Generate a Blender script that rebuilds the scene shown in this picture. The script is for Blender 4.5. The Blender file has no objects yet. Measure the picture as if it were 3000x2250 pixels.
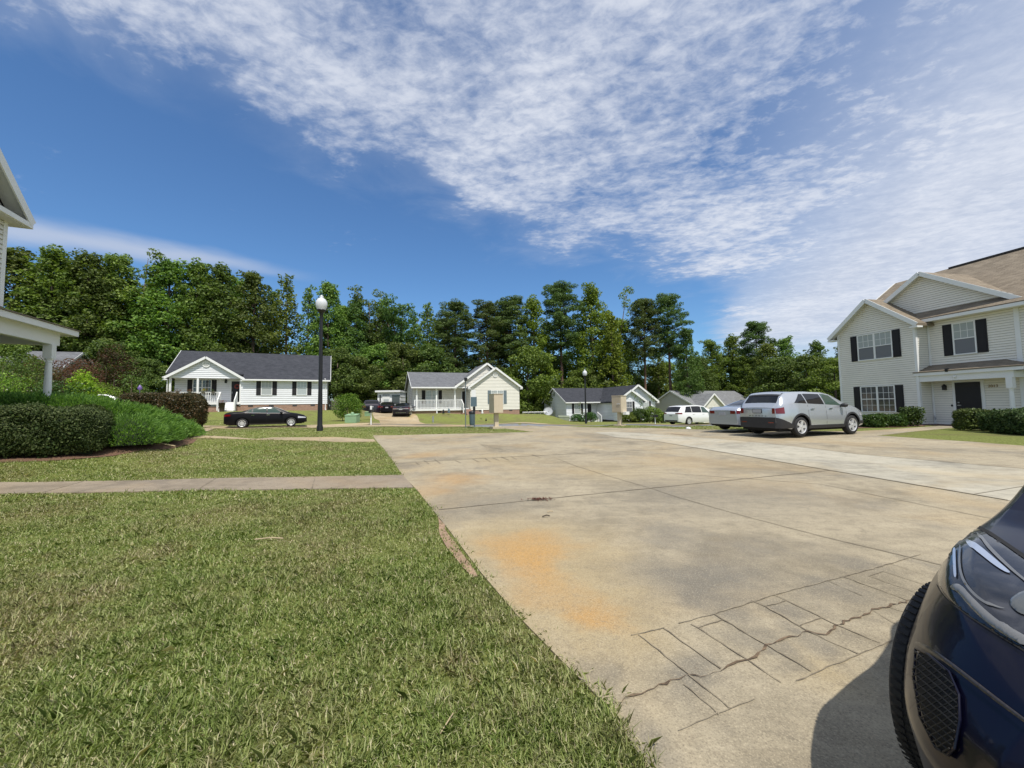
import bpy, bmesh, math, random
import numpy as np
from mathutils import Vector, Matrix
from mathutils.bvhtree import BVHTree
from mathutils.geometry import delaunay_2d_cdt
random.seed(7); rng = np.random.default_rng(7)
R = math.radians
scene = bpy.context.scene
COL = scene.collection

# ---------------------------------------------------------------- camera
CAM_H = 1.45; PITCH = R(3.26); ROLL = R(0.85); FPX = 1127.0      # focal length in pixels of a 3000 px wide frame
cd = bpy.data.cameras.new("camera"); cam = bpy.data.objects.new("camera", cd); COL.objects.link(cam)
cd.sensor_width = 36.0; cd.lens = 36.0 * FPX / 3000.0; cd.clip_start = 0.02; cd.clip_end = 3000
fw = Vector((0, math.cos(PITCH), math.sin(PITCH))); rt0 = Vector((1, 0, 0)); up0 = Vector((0, -math.sin(PITCH), math.cos(PITCH)))
rt = rt0 * math.cos(ROLL) - up0 * math.sin(ROLL); up = up0 * math.cos(ROLL) + rt0 * math.sin(ROLL)
m = Matrix((rt, up, -fw)).transposed().to_4x4(); m.translation = Vector((0, 0, CAM_H)); cam.matrix_world = m
scene.camera = cam
CF, CR, CU, CC = (np.array(v) for v in (fw, rt, up, (0, 0, CAM_H)))
def ray(px, py): return CF + CR * (px - 1500) / FPX - CU * (py - 1125) / FPX

# ---------------------------------------------------------------- sun, sky, exposure
SUN_EL = R(62); SH = Vector((0.40, -0.917))
S = Vector((SH.x * math.cos(SUN_EL), SH.y * math.cos(SUN_EL), math.sin(SUN_EL))).normalized()
ld = bpy.data.lights.new("sun", 'SUN'); ld.energy = 4.2; ld.angle = R(0.53); ld.color = (1.0, 0.955, 0.88)
lo = bpy.data.objects.new("sun", ld); COL.objects.link(lo); lo.rotation_euler = S.to_track_quat('Z', 'Y').to_euler(); lo.location = (20, -40, 60)
scene.view_settings.view_transform = 'Standard'; scene.view_settings.look = 'None'
scene.view_settings.exposure = 0.15; scene.view_settings.gamma = 1.0
scene.cycles.max_bounces = 6; scene.cycles.diffuse_bounces = 3; scene.cycles.transparent_max_bounces = 6
scene.cycles.use_denoising = True

class NT:
    """small helper for building node trees"""
    def __init__(s, tree): s.t = tree; s.n = tree.nodes; s.l = tree.links
    def new(s, typ, **kw):
        nd = s.n.new(typ)
        for k, v in kw.items(): setattr(nd, k, v)
        return nd
    def link(s, a, b): s.l.new(a, b)
    def setin(s, sock, v):
        if hasattr(v, 'is_output') or isinstance(v, bpy.types.NodeSocket): s.l.new(v, sock)
        else: sock.default_value = v
    def math(s, op, a, b=None, c=None, clamp=False):
        nd = s.new('ShaderNodeMath', operation=op); nd.use_clamp = clamp
        s.setin(nd.inputs[0], a)
        if b is not None: s.setin(nd.inputs[1], b)
        if c is not None: s.setin(nd.inputs[2], c)
        return nd.outputs[0]
    def noise(s, vec, scale, detail=4, rough=0.55, dist=0.0, lac=2.0):
        nd = s.new('ShaderNodeTexNoise'); nd.inputs['Scale'].default_value = scale; nd.inputs['Detail'].default_value = detail
        nd.inputs['Roughness'].default_value = rough; nd.inputs['Distortion'].default_value = dist
        nd.inputs['Lacunarity'].default_value = lac
        if vec is not None: s.link(vec, nd.inputs['Vector'])
        return nd.outputs['Fac']
    def ramp(s, fac, stops, interp='LINEAR'):
        nd = s.new('ShaderNodeValToRGB'); nd.color_ramp.interpolation = interp
        e = nd.color_ramp.elements
        while len(e) < len(stops): e.new(0.5)
        for q, (p, c) in zip(e, stops):
            q.position = p; q.color = (c, c, c, 1) if not hasattr(c, '__len__') else (*c, 1)
        s.link(fac, nd.inputs[0]); return nd.outputs[0]
    def mix(s, fac, a, b, blend='MIX'):
        nd = s.new('ShaderNodeMix', data_type='RGBA', blend_type=blend)
        s.setin(nd.inputs[0], fac); s.setin(nd.inputs[6], a if not isinstance(a, tuple) else (*a, 1) if len(a) == 3 else a)
        s.setin(nd.inputs[7], b if not isinstance(b, tuple) else (*b, 1) if len(b) == 3 else b)
        return nd.outputs[2]
    def smooth(s, v, lo_, hi_):
        nd = s.new('ShaderNodeMapRange', interpolation_type='SMOOTHSTEP')
        s.setin(nd.inputs[0], v); nd.inputs[1].default_value = lo_; nd.inputs[2].default_value = hi_
        return nd.outputs[0]

world = bpy.data.worlds.new("World"); scene.world = world; world.use_nodes = True
world.node_tree.nodes.clear(); w = NT(world.node_tree)
SKY_STRENGTH = 0.105
sky = w.new('ShaderNodeTexSky', sky_type='NISHITA'); sky.sun_disc = False
sky.sun_elevation = SUN_EL; sky.sun_rotation = math.atan2(SH.x, SH.y); sky.altitude = 120; sky.air_density = 1.15; sky.dust_density = 0.35; sky.ozone_density = 2.4
tc = w.new('ShaderNodeTexCoord'); sep = w.new('ShaderNodeSeparateXYZ'); w.link(tc.outputs['Generated'], sep.inputs[0])
zz = w.math('MAXIMUM', sep.outputs[2], 0.03)
gx = w.math('DIVIDE', sep.outputs[0], zz); gy = w.math('DIVIDE', sep.outputs[1], zz)
comb = w.new('ShaderNodeCombineXYZ'); w.link(gx, comb.inputs[0]); w.link(gy, comb.inputs[1]); P = comb.outputs[0]
# a layer of altocumulus at one height: its far edge runs as a curve y = edge(x) over the plane of the layer
xn = w.new('ShaderNodeMapRange'); w.link(gx, xn.inputs[0]); xn.inputs[1].default_value = -3; xn.inputs[2].default_value = 7
edge = [(-3, .2), (-2.0, .25), (-1.26, .82), (-1.02, 1.12), (-.85, 1.38), (-.3, 1.72), (-.14, 2.1), (.23, 2.4), (1.23, 2.75), (2.0, 3.5), (3.0, 5.6), (5, 8.5), (7, 9.5)]
eb = w.math('MULTIPLY', w.ramp(xn.outputs[0], [((x + 3) / 10, y / 10) for x, y in edge]), 10)
n_big = w.noise(P, 1.1, 3, .55, .3); n_edge = w.noise(P, 2.6, 5, .6, .4)
inside = w.math('SUBTRACT', eb, gy)
inside = w.math('ADD', inside, w.math('MULTIPLY', w.math('SUBTRACT', n_edge, .5), 1.5))
region = w.smooth(inside, -.45, .45)
# stretched coordinates so that rows of cloudlets run towards the lower left
mp = w.new('ShaderNodeMapping'); w.link(P, mp.inputs[0]); mp.inputs['Rotation'].default_value = (0, 0, R(38)); mp.inputs['Scale'].default_value = (1.0, 1.45, 1)
rows = w.noise(mp.outputs[0], 3.2, 6, .64, .3)
fine = w.noise(mp.outputs[0], 12.0, 5, .64, .3)
fine2 = w.noise(P, 24.0, 3, .6, .1)
dens = w.math('ADD', w.math('MULTIPLY', rows, .44), w.math('MULTIPLY', fine, .50))
dens = w.math('ADD', dens, w.math('MULTIPLY', fine2, .12))
dens = w.math('ADD', dens, w.math('MULTIPLY', w.math('SUBTRACT', n_big, .5), .50))
dens = w.math('ADD', dens, w.math('MULTIPLY', w.math('SUBTRACT', region, 0.82), .36))
puff = w.smooth(dens, .36, .74)
veil = w.math('MULTIPLY', w.math('MULTIPLY', region, w.smooth(n_big, .25, .70)), .50)
# the right-hand sky is covered by a smooth pale sheet
sheet = w.math('MULTIPLY', w.smooth(w.math('SUBTRACT', gx, w.math('MULTIPLY', gy, .38)), -.1, 1.6), .92)
mask = w.math('MAXIMUM', w.math('MULTIPLY', puff, .76), w.math('MAXIMUM', veil, w.math('MULTIPLY', sheet, region)))
mask = w.math('MAXIMUM', mask, w.math('MULTIPLY', w.math('ADD', puff, veil), .62))
# thin streak low on the left
sx, sy = -1.35, 2.95; dx_, dy_ = -1.6, -1.05; ll = math.hypot(dx_, dy_); dx_ /= ll; dy_ /= ll
rx = w.math('SUBTRACT', gx, sx); ry = w.math('SUBTRACT', gy, sy)
along = w.math('ADD', w.math('MULTIPLY', rx, dx_), w.math('MULTIPLY', ry, dy_))
across = w.math('ADD', w.math('MULTIPLY', rx, -dy_), w.math('MULTIPLY', ry, dx_))
across = w.math('ADD', across, w.math('MULTIPLY', w.math('SUBTRACT', w.noise(P, 1.2, 4), .5), .5))
streak = w.math('SUBTRACT', 1.0, w.math('DIVIDE', w.math('ABSOLUTE', across), w.math('MULTIPLY_ADD', along, .16, .16)), clamp=True)
streak = w.math('MULTIPLY', w.smooth(streak, 0, 1), w.smooth(along, 0.0, 1.0)); streak = w.math('MULTIPLY', streak, .72)
mask = w.math('MAXIMUM', mask, streak)
mask = w.math('MULTIPLY', mask, w.smooth(sep.outputs[2], .03, .16), clamp=True)
cl = w.mix(w.smooth(dens, .42, .80), (4.9, 5.4, 6.5), (6.8, 7.1, 7.8))
skyc = w.mix(1.0, sky.outputs[0], (0.63, 0.90, 1.16), 'MULTIPLY')
colr = w.mix(mask, skyc, cl)
bg = w.new('ShaderNodeBackground'); w.link(colr, bg.inputs[0]); bg.inputs[1].default_value = SKY_STRENGTH
wo = w.new('ShaderNodeOutputWorld'); w.link(bg.outputs[0], wo.inputs[0])
world.cycles.sampling_method = 'MANUAL'; world.cycles.sample_map_resolution = 1024

# ---------------------------------------------------------------- materials
MATS = {}
def mat(name, color=(.5, .5, .5), rough=.7, metal=0.0, var=0.0, vscale=3.0, spec=.5, coat=0.0, bump=0.0, bscale=40.0, trans=0.0):
    if name in MATS: return MATS[name]
    m_ = bpy.data.materials.new(name); m_.use_nodes = True; MATS[name] = m_; m_['base'] = color
    t = NT(m_.node_tree); b = t.n['Principled BSDF']
    b.inputs['Roughness'].default_value = rough; b.inputs['Metallic'].default_value = metal; b.inputs['Specular IOR Level'].default_value = spec
    b.inputs['Coat Weight'].default_value = coat; b.inputs['Coat Roughness'].default_value = .04
    b.inputs['Transmission Weight'].default_value = trans
    if var > 0:
        g = t.new('ShaderNodeNewGeometry')
        f = t.noise(g.outputs['Position'], vscale, 5, .6)
        c0 = tuple(max(0, c * (1 - var)) for c in color); c1 = tuple(min(1, c * (1 + var)) for c in color)
        t.link(t.ramp(f, [(.3, c0), (.7, c1)]), b.inputs['Base Color'])
    else: b.inputs['Base Color'].default_value = (*color, 1)
    if bump > 0:
        g2 = t.new('ShaderNodeNewGeometry'); bn = t.new('ShaderNodeBump'); bn.inputs['Strength'].default_value = bump; bn.inputs['Distance'].default_value = .01
        t.link(t.noise(g2.outputs['Position'], bscale, 4, .6), bn.inputs['Height']); t.link(bn.outputs[0], b.inputs['Normal'])
    return m_

def worn_mat(name, c0, c1, scale=9, lo=.42, hi=.62):
    m_ = mat(name, c0, .95); t = NT(m_.node_tree); b = t.n['Principled BSDF']; g = t.new('ShaderNodeNewGeometry')
    t.link(t.ramp(t.noise(g.outputs['Position'], scale, 5, .7), [(lo, c0), (hi, c1)]), b.inputs['Base Color']); return m_
def leaf_mat(name, cols, trans=.30, rough=.55):
    """leaves: every leaf (mesh island) takes its own colour out of a short range"""
    m_ = bpy.data.materials.new(name); m_.use_nodes = True; MATS[name] = m_
    t = NT(m_.node_tree); b = t.n['Principled BSDF']; out = t.n['Material Output']
    g = t.new('ShaderNodeNewGeometry'); oi = t.new('ShaderNodeObjectInfo')
    st = [(i / (len(cols) - 1), c) for i, c in enumerate(cols)]
    c = t.ramp(g.outputs['Random Per Island'], st)
    hsv = t.new('ShaderNodeHueSaturation'); t.link(c, hsv.inputs['Color'])
    t.link(t.math('MULTIPLY_ADD', oi.outputs['Random'], .05, .475), hsv.inputs['Hue']); t.link(t.math('MULTIPLY_ADD', oi.outputs['Random'], .35, .83), hsv.inputs['Value'])
    t.link(hsv.outputs[0], b.inputs['Base Color']); b.inputs['Roughness'].default_value = rough; b.inputs['Specular IOR Level'].default_value = .22
    tr = t.new('ShaderNodeBsdfTranslucent'); t.link(t.mix(1.0, hsv.outputs[0], (1.5, 1.6, .6), 'MULTIPLY'), tr.inputs[0])
    mx = t.new('ShaderNodeMixShader'); mx.inputs[0].default_value = trans
    t.link(b.outputs[0], mx.inputs[1]); t.link(tr.outputs[0], mx.inputs[2]); t.link(mx.outputs[0], out.inputs[0])
    return m_

def shingle_mat(name, c0, c1, rows=7.0):
    m_ = bpy.data.materials.new(name); m_.use_nodes = True; MATS[name] = m_
    t = NT(m_.node_tree); b = t.n['Principled BSDF']; b.inputs['Roughness'].default_value = .9; b.inputs['Specular IOR Level'].default_value = .25
    tc_ = t.new('ShaderNodeTexCoord'); br = t.new('ShaderNodeTexBrick'); t.link(tc_.outputs['UV'], br.inputs['Vector'])
    br.inputs['Scale'].default_value = 1.0; br.inputs['Brick Width'].default_value = .30; br.inputs['Row Height'].default_value = 1 / rows
    br.inputs['Mortar Size'].default_value = .012; br.inputs['Bias'].default_value = 0; br.inputs['Color1'].default_value = (0, 0, 0, 1); br.inputs['Color2'].default_value = (1, 1, 1, 1); br.inputs['Mortar'].default_value = (0, 0, 0, 1)
    n1 = t.noise(tc_.outputs['UV'], 1.3, 5, .65); n2 = t.noise(tc_.outputs['UV'], 60, 2, .6)
    f = t.math('ADD', t.math('MULTIPLY', br.outputs['Color'], .20), t.math('ADD', t.math('MULTIPLY', n1, .50), t.math('MULTIPLY', n2, .48)))
    t.link(t.ramp(f, [(.3, c0), (.85, c1)]), b.inputs['Base Color'])
    bn = t.new('ShaderNodeBump'); bn.inputs['Strength'].default_value = .6; bn.inputs['Distance'].default_value = .012
    t.link(t.math('SUBTRACT', br.outputs['Color'], t.math('MULTIPLY', br.outputs['Fac'], 2.0)), bn.inputs['Height']); t.link(bn.outputs[0], b.inputs['Normal'])
    return m_

def brick_mat(name):
    m_ = bpy.data.materials.new(name); m_.use_nodes = True; MATS[name] = m_
    t = NT(m_.node_tree); b = t.n['Principled BSDF']; b.inputs['Roughness'].default_value = .9
    tc_ = t.new('ShaderNodeTexCoord'); br = t.new('ShaderNodeTexBrick'); t.link(tc_.outputs['UV'], br.inputs['Vector'])
    br.inputs['Scale'].default_value = 1.0; br.inputs['Brick Width'].default_value = .22; br.inputs['Row Height'].default_value = .075; br.inputs['Mortar Size'].default_value = .011
    br.inputs['Color1'].default_value = (.24, .11, .07, 1); br.inputs['Color2'].default_value = (.35, .18, .115, 1); br.inputs['Mortar'].default_value = (.40, .33, .27, 1)
    t.link(br.outputs['Color'], b.inputs['Base Color'])
    return m_

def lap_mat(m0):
    n_ = m0.name + '_lap_shade'
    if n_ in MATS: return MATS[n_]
    c = m0.get('base', (.7, .7, .7)); return mat(n_, tuple(v * .45 for v in c), .8)  # darkened siding tone that paints the shade under each lap
# ---------------------------------------------------------------- object helpers
def tag(o, label=None, cat=None, group=None, kind=None):
    if label: o['label'] = label
    if cat: o['category'] = cat
    if group: o['group'] = group
    if kind: o['kind'] = kind
    return o
def thing(name, loc, rz, label, cat, group=None):
    o = bpy.data.objects.new(name, None); COL.objects.link(o); o.empty_display_size = .2
    o.location = loc; o.rotation_euler = (0, 0, rz); tag(o, label, cat, group); return o

class MB:
    def __init__(s): s.v = []; s.f = []; s.uv = []; s.laps = []
    def face(s, pts, uv=None):
        i = len(s.v); s.v += [tuple(p) for p in pts]; s.f.append(tuple(range(i, i + len(pts))))
        s.uv.append(uv if uv else [(0, 0)] * len(pts))
    def box(s, x0, x1, y0, y1, z0, z1):
        a = [(x0, y0, z0), (x1, y0, z0), (x1, y1, z0), (x0, y1, z0), (x0, y0, z1), (x1, y0, z1), (x1, y1, z1), (x0, y1, z1)]
        U = lambda i, j: [(a[k][i], a[k][j]) for k in q]
        for q, (i, j) in zip(((0, 3, 2, 1), (4, 5, 6, 7), (0, 1, 5, 4), (1, 2, 6, 5), (2, 3, 7, 6), (3, 0, 4, 7)), ((0, 1), (0, 1), (0, 2), (1, 2), (0, 2), (1, 2))):
            s.face([a[k] for k in q], U(i, j))
        return s
    def slab(s, quad, t, uvs=1.0):
        """roof plane: quad = 4 top corners (eave0, eave1, ridge1, ridge0), thickness t downwards"""
        q = [Vector(p) for p in quad]; e = (q[1] - q[0]); eL = e.length; e.normalize()
        nrm = (q[1] - q[0]).cross(q[-1] - q[0]).normalized(); upv = nrm.cross(e)
        uv = [((p - q[0]).dot(e), (p - q[0]).dot(upv)) for p in q]
        low = [p - Vector((0, 0, t)) for p in q]
        s.face(q, uv); s.face(list(reversed(low)), list(reversed(uv)))
        for i in range(len(q)):
            j = (i + 1) % len(q); s.face([q[i], low[i], low[j], q[j]])
        return s
    def beam(s, p0, p1, w_, h_, upv=(0, 0, 1)):
        p0, p1 = Vector(p0), Vector(p1); d = (p1 - p0).normalized(); u_ = Vector(upv); sd = d.cross(u_)
        if sd.length < 1e-4: sd = d.cross(Vector((1, 0, 0)))
        sd.normalize(); u_ = sd.cross(d).normalized(); sd *= w_ / 2; u_ *= h_ / 2
        a = [p - sd - u_ for p in (p0, p1)], [p + sd - u_ for p in (p0, p1)], [p + sd + u_ for p in (p0, p1)], [p - sd + u_ for p in (p0, p1)]
        for i in range(4):
            j = (i + 1) % 4; s.face([a[i][0], a[j][0], a[j][1], a[i][1]])
        s.face([a[k][0] for k in (3, 2, 1, 0)]); s.face([a[k][1] for k in range(4)]); return s
    def tube(s, pts, rad, n=8, cap=True):
        pts = [Vector(p) for p in pts]; rings = []
        for i, p in enumerate(pts):
            d = (pts[min(i + 1, len(pts) - 1)] - pts[max(i - 1, 0)]).normalized()
            a = d.cross(Vector((0, 0, 1)));
            if a.length < 1e-3: a = d.cross(Vector((0, 1, 0)))
            a.normalize(); b = d.cross(a).normalized(); r_ = rad[i] if hasattr(rad, '__len__') else rad
            base = len(s.v); s.v += [tuple(p + (a * math.cos(k * 2 * math.pi / n) + b * math.sin(k * 2 * math.pi / n)) * r_) for k in range(n)]; rings.append(base)
        for i in range(len(rings) - 1):
            for k in range(n):
                k2 = (k + 1) % n; s.f.append((rings[i] + k2, rings[i] + k, rings[i + 1] + k, rings[i + 1] + k2)); s.uv.append([(0, 0)] * 4)
        if cap:
            s.f.append(tuple(rings[0] + k for k in range(n))); s.uv.append([(0, 0)] * n)
            s.f.append(tuple(rings[-1] + k for k in reversed(range(n)))); s.uv.append([(0, 0)] * n)
        return s
    def lathe(s, prof, c=(0, 0, 0), n=16, axis='Z'):
        """prof: list of (radius, height)"""
        c = Vector(c); base = len(s.v)
        for r_, h_ in prof:
            for k in range(n):
                a = 2 * math.pi * k / n
                q = (r_ * math.cos(a), r_ * math.sin(a), h_) if axis == 'Z' else (r_ * math.cos(a), h_, r_ * math.sin(a))
                s.v.append(tuple(c + Vector(q)))
        for i in range(len(prof) - 1):
            for k in range(n):
                k2 = (k + 1) % n; q = (base + i * n + k, base + i * n + k2, base + (i + 1) * n + k2, base + (i + 1) * n + k)
                s.f.append(q if axis == 'Z' else tuple(reversed(q))); s.uv.append([(0, 0)] * 4)
        return s
    def build(s, name, m_, parent=None, smooth=False, loc=None, rz=0):
        me = bpy.data.meshes.new(name); me.from_pydata(s.v, [], s.f)
        ul = me.uv_layers.new(name='UVMap'); flat = [c for f in s.uv for p in f for c in p]
        ul.data.foreach_set('uv', flat)
        for mm in (m_ if isinstance(m_, (list, tuple)) else [m_]): me.materials.append(mm)
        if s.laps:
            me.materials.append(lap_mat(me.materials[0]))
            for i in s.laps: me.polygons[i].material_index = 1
        me.validate(); me.update()
        if smooth: me.polygons.foreach_set('use_smooth', [True] * len(me.polygons))
        o = bpy.data.objects.new(name, me); COL.objects.link(o)
        if parent: o.parent = parent
        if loc is not None: o.location = loc
        o.rotation_euler = (0, 0, rz); return o

def siding(mb, O, ux, nrm, poly, expo=.115, lap=.024):
    """lapped boards filling a convex outline poly [(u, z), ...] on a vertical plane through O with direction ux and outward normal nrm"""
    O, ux, nrm = Vector(O), Vector(ux), Vector(nrm)
    zmin, zmax = min(p[1] for p in poly), max(p[1] for p in poly)
    def span(z):
        us = []
        for i in range(len(poly)):
            (u0, z0), (u1, z1) = poly[i], poly[(i + 1) % len(poly)]
            if abs(z1 - z0) < 1e-9:
                if abs(z - z0) < 1e-6: us += [u0, u1]
            elif min(z0, z1) - 1e-9 <= z <= max(z0, z1) + 1e-9: us.append(u0 + (u1 - u0) * (z - z0) / (z1 - z0))
        return (min(us), max(us)) if us else None
    cuts = sorted(set([zmin, zmax] + [p[1] for p in poly])); zs = []
    z = zmin
    while z < zmax - 1e-6: zs.append(z); z += expo
    zs.append(zmax)
    def Pt(u, z, o): return O + ux * u + Vector((0, 0, z)) + nrm * o
    for a, b in zip(zs[:-1], zs[1:]):
        sub = [a] + [c for c in cuts if a + 1e-6 < c < b - 1e-6] + [b]
        for p, q in zip(sub[:-1], sub[1:]):
            s0, s1 = span(p + 1e-7), span(q - 1e-7)
            if not s0 or not s1: continue
            o0 = lap * (b - p) / max(expo, 1e-6) ; o1 = lap * (b - q) / expo
            mb.face([Pt(s0[0], p, o0), Pt(s0[1], p, o0), Pt(s1[1], q, o1), Pt(s1[0], q, o1)])
        s0 = span(a + 1e-7)
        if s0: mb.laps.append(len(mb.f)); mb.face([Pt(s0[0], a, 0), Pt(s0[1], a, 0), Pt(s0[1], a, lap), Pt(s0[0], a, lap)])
        if s0 and a > zmin + .01:      # thin dark line painting the lap shadow at each board's foot
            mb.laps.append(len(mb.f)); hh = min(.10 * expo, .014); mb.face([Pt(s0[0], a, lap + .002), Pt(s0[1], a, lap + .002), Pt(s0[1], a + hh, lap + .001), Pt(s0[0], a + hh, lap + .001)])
    return mb

def np_mesh(name, verts, faces_n, loops, m_, parent=None, smooth=False):
    """fast mesh from arrays: verts (N,3), every face has faces_n corners, loops (F*faces_n)"""
    me = bpy.data.meshes.new(name); F_ = len(loops) // faces_n
    me.vertices.add(len(verts)); me.vertices.foreach_set('co', np.asarray(verts, np.float32).ravel())
    me.loops.add(len(loops)); me.loops.foreach_set('vertex_index', np.asarray(loops, np.int32))
    me.polygons.add(F_); me.polygons.foreach_set('loop_start', np.arange(0, F_ * faces_n, faces_n, dtype=np.int32)); me.polygons.foreach_set('loop_total', np.full(F_, faces_n, np.int32))
    if smooth: me.polygons.foreach_set('use_smooth', np.ones(F_, bool))
    me.update(calc_edges=True); me.materials.append(m_)
    o = bpy.data.objects.new(name, me); COL.objects.link(o)
    if parent: o.parent = parent
    return o
def unit(a): return a / np.maximum(np.linalg.norm(a, axis=1, keepdims=True), 1e-9)
def leaf_quads(C_, N_, size, aspect=1.5):
    """diamond leaves at centres C_, facing N_, long axis random in the leaf plane"""
    n = len(C_); r_ = rng.normal(size=(n, 3)); A = unit(np.cross(N_, r_)); B = np.cross(N_, A)
    L = np.asarray(size).reshape(-1, 1) * np.ones((n, 1)); a = A * L * .5; b = B * L * .5 / aspect
    fold = N_ * L * .08
    V = np.stack([C_ - a, C_ - b + fold, C_ + a, C_ + b + fold], 1).reshape(-1, 3)
    return V, np.arange(4 * n)

# ---------------------------------------------------------------- ground shape
CP = np.array([(-8,0,0),(-4,-4,0),(0,0,0),(4,4,0),(8,0,0),(-4,5,0),(0,8,0),(-4,10,0),(4,12,.0),(0,16,0),(-5,16,0),(8,8,0),(12,12,.05),(6,20,0),(12,4,0),(-8,7,0),(-11,5,.02),(-7.5,11,.03),
 (-10,13,.1),(-10.5,9.5,.15),(-12,9.3,.35),(-10,7.6,0),(-14,6,.15),(-13,11,.9),(-14,12,1.3),(-16,11,1.4),(-17,14,1.45),(-20,10,1.5),(-24,16,1.4),(-12,14,.45),(-16,19,.3),(-11,18,.1),(-22,20,.8),(-17.4,27,.2),(-12.5,27,.05),
 (-10,21.5,.25),(-6,24,.05),(-5,28,0),(-3,35,-.2),(0,30,-.1),(4,31,-.3),(10,29,-.15),(5,36,-.4),(15,34,-.5),(-22,24,.4),(-28,27,1.0),(-35,30,1.5),(-29,34,1.3),(-24,36,1.35),(-18,40,1.3),(-22,31,.65),(-14,35,.35),
 (-14,44,.8),(-10,42,.75),(-2,45,.6),(1,46,.45),(-8,36,.0),(0,39,-.1),(7,50,-.72),(4,58,-.75),(12,51,-.78),(18,50,-.8),(10,42,-.55),(25,55,-1.4),(30,60,-1.5),(22,45,-1),(17,25,.08),(13,19,.12),(12.5,15,.12),
 (18,19,.18),(20,24,.15),(20,30,-.1),(17,14,.18),(22,12,.2),(-45,38,1.8),(-35,45,1.5),(-20,52,1.2),(-8,54,.8),(10,62,-.8),(40,70,-1.6)])
def height(X, Y):
    X = np.asarray(X, float); Y = np.asarray(Y, float); sh = X.shape; X = X.ravel(); Y = Y.ravel()
    num = np.zeros_like(X); den = np.zeros_like(X)
    for x, y, h_ in CP:
        d2 = (X - x) ** 2 + (Y - y) ** 2; w_ = 1 / (d2 + 2.2) ** 2.6; num += w_ * h_; den += w_
    return (num / den).reshape(sh)
gxs = np.concatenate([np.linspace(-400, -64, 16), np.arange(-60, 60.1, .6), np.linspace(64, 400, 16)])
gys = np.concatenate([np.linspace(-200, -12, 8), np.arange(-9, 80.1, .6), np.linspace(84, 600, 20)])
GX, GY = np.meshgrid(gxs, gys); GZ = height(GX, GY)
def hgt(x, y):
    """height of the ground mesh itself (bilinear)"""
    x = np.atleast_1d(np.asarray(x, float)); y = np.atleast_1d(np.asarray(y, float))
    i = np.clip(np.searchsorted(gxs, x) - 1, 0, len(gxs) - 2); j = np.clip(np.searchsorted(gys, y) - 1, 0, len(gys) - 2)
    fx = (x - gxs[i]) / (gxs[i + 1] - gxs[i]); fy = (y - gys[j]) / (gys[j + 1] - gys[j])
    return (GZ[j, i] * (1 - fx) * (1 - fy) + GZ[j, i + 1] * fx * (1 - fy) + GZ[j + 1, i] * (1 - fx) * fy + GZ[j + 1, i + 1] * fx * fy)
def H_(x, y): return float(hgt(x, y)[0])
def hit(px, py):
    d = ray(px, py); ts = np.linspace(.5, 160, 3000); Pq = CC + d * ts[:, None]
    z = Pq[:, 2] - hgt(Pq[:, 0], Pq[:, 1]); k = np.argmax(z < 0)
    if z[k] >= 0: k = len(ts) - 1
    t = ts[k - 1] + (ts[k] - ts[k - 1]) * z[k - 1] / (z[k - 1] - z[k]); q = CC + d * t
    return (float(q[0]), float(q[1]))
def at(px, py, Y):
    d = ray(px, py); return CC + d * (Y / d[1])
def inpoly(x, y, poly):
    x = np.asarray(x); y = np.asarray(y); c = np.zeros(x.shape, bool); n = len(poly); j = n - 1
    for i in range(n):
        (xi, yi), (xj, yj) = poly[i], poly[j]
        if yi != yj: c ^= ((yi > y) != (yj > y)) & (x < (xj - xi) * (y - yi) / (yj - yi) + xi)
        j = i
    return c
def drape(name, poly, off, m_, step=.6, skirt=.0, parent=None, wob=0.0):
    """sheet that follows the ground inside a world-space outline"""
    pts = []
    for i, (a, b) in enumerate(zip(poly, poly[1:] + poly[:1])):
        L = math.dist(a, b); n = max(1, int(L / step))
        pts += [(a[0] + (b[0] - a[0]) * k / n, a[1] + (b[1] - a[1]) * k / n) for k in range(n)]
    if wob: pts = [(x + random.uniform(-wob, wob), y + random.uniform(-wob, wob)) for x, y in pts]
    nb = len(pts); xs = [p[0] for p in pts]; ys = [p[1] for p in pts]
    g = []
    X, Y = np.meshgrid(np.arange(min(xs), max(xs), step), np.arange(min(ys), max(ys), step)); X = X.ravel() + step * .31; Y = Y.ravel() + step * .27
    k = inpoly(X, Y, pts); g = list(zip(X[k], Y[k]))
    vs, _, fs, *_r = delaunay_2d_cdt([Vector(p) for p in pts + g], [(i, (i + 1) % nb) for i in range(nb)], [], 1, 1e-5)
    mb = MB(); V = np.array([(v.x, v.y) for v in vs]); Z = hgt(V[:, 0], V[:, 1]) + off
    mb.v = [(float(a), float(b), float(c)) for (a, b), c in zip(V, Z)]
    for f in fs: mb.f.append(tuple(f)); mb.uv.append([tuple(V[i]) for i in f])
    if skirt:
        for i in range(nb):
            a, b = pts[i], pts[(i + 1) % nb]; za, zb = H_(*a) + off, H_(*b) + off
            mb.face([(a[0], a[1], za), (b[0], b[1], zb), (b[0], b[1], zb - skirt), (a[0], a[1], za - skirt)])
    return mb.build(name, m_, parent)
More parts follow.
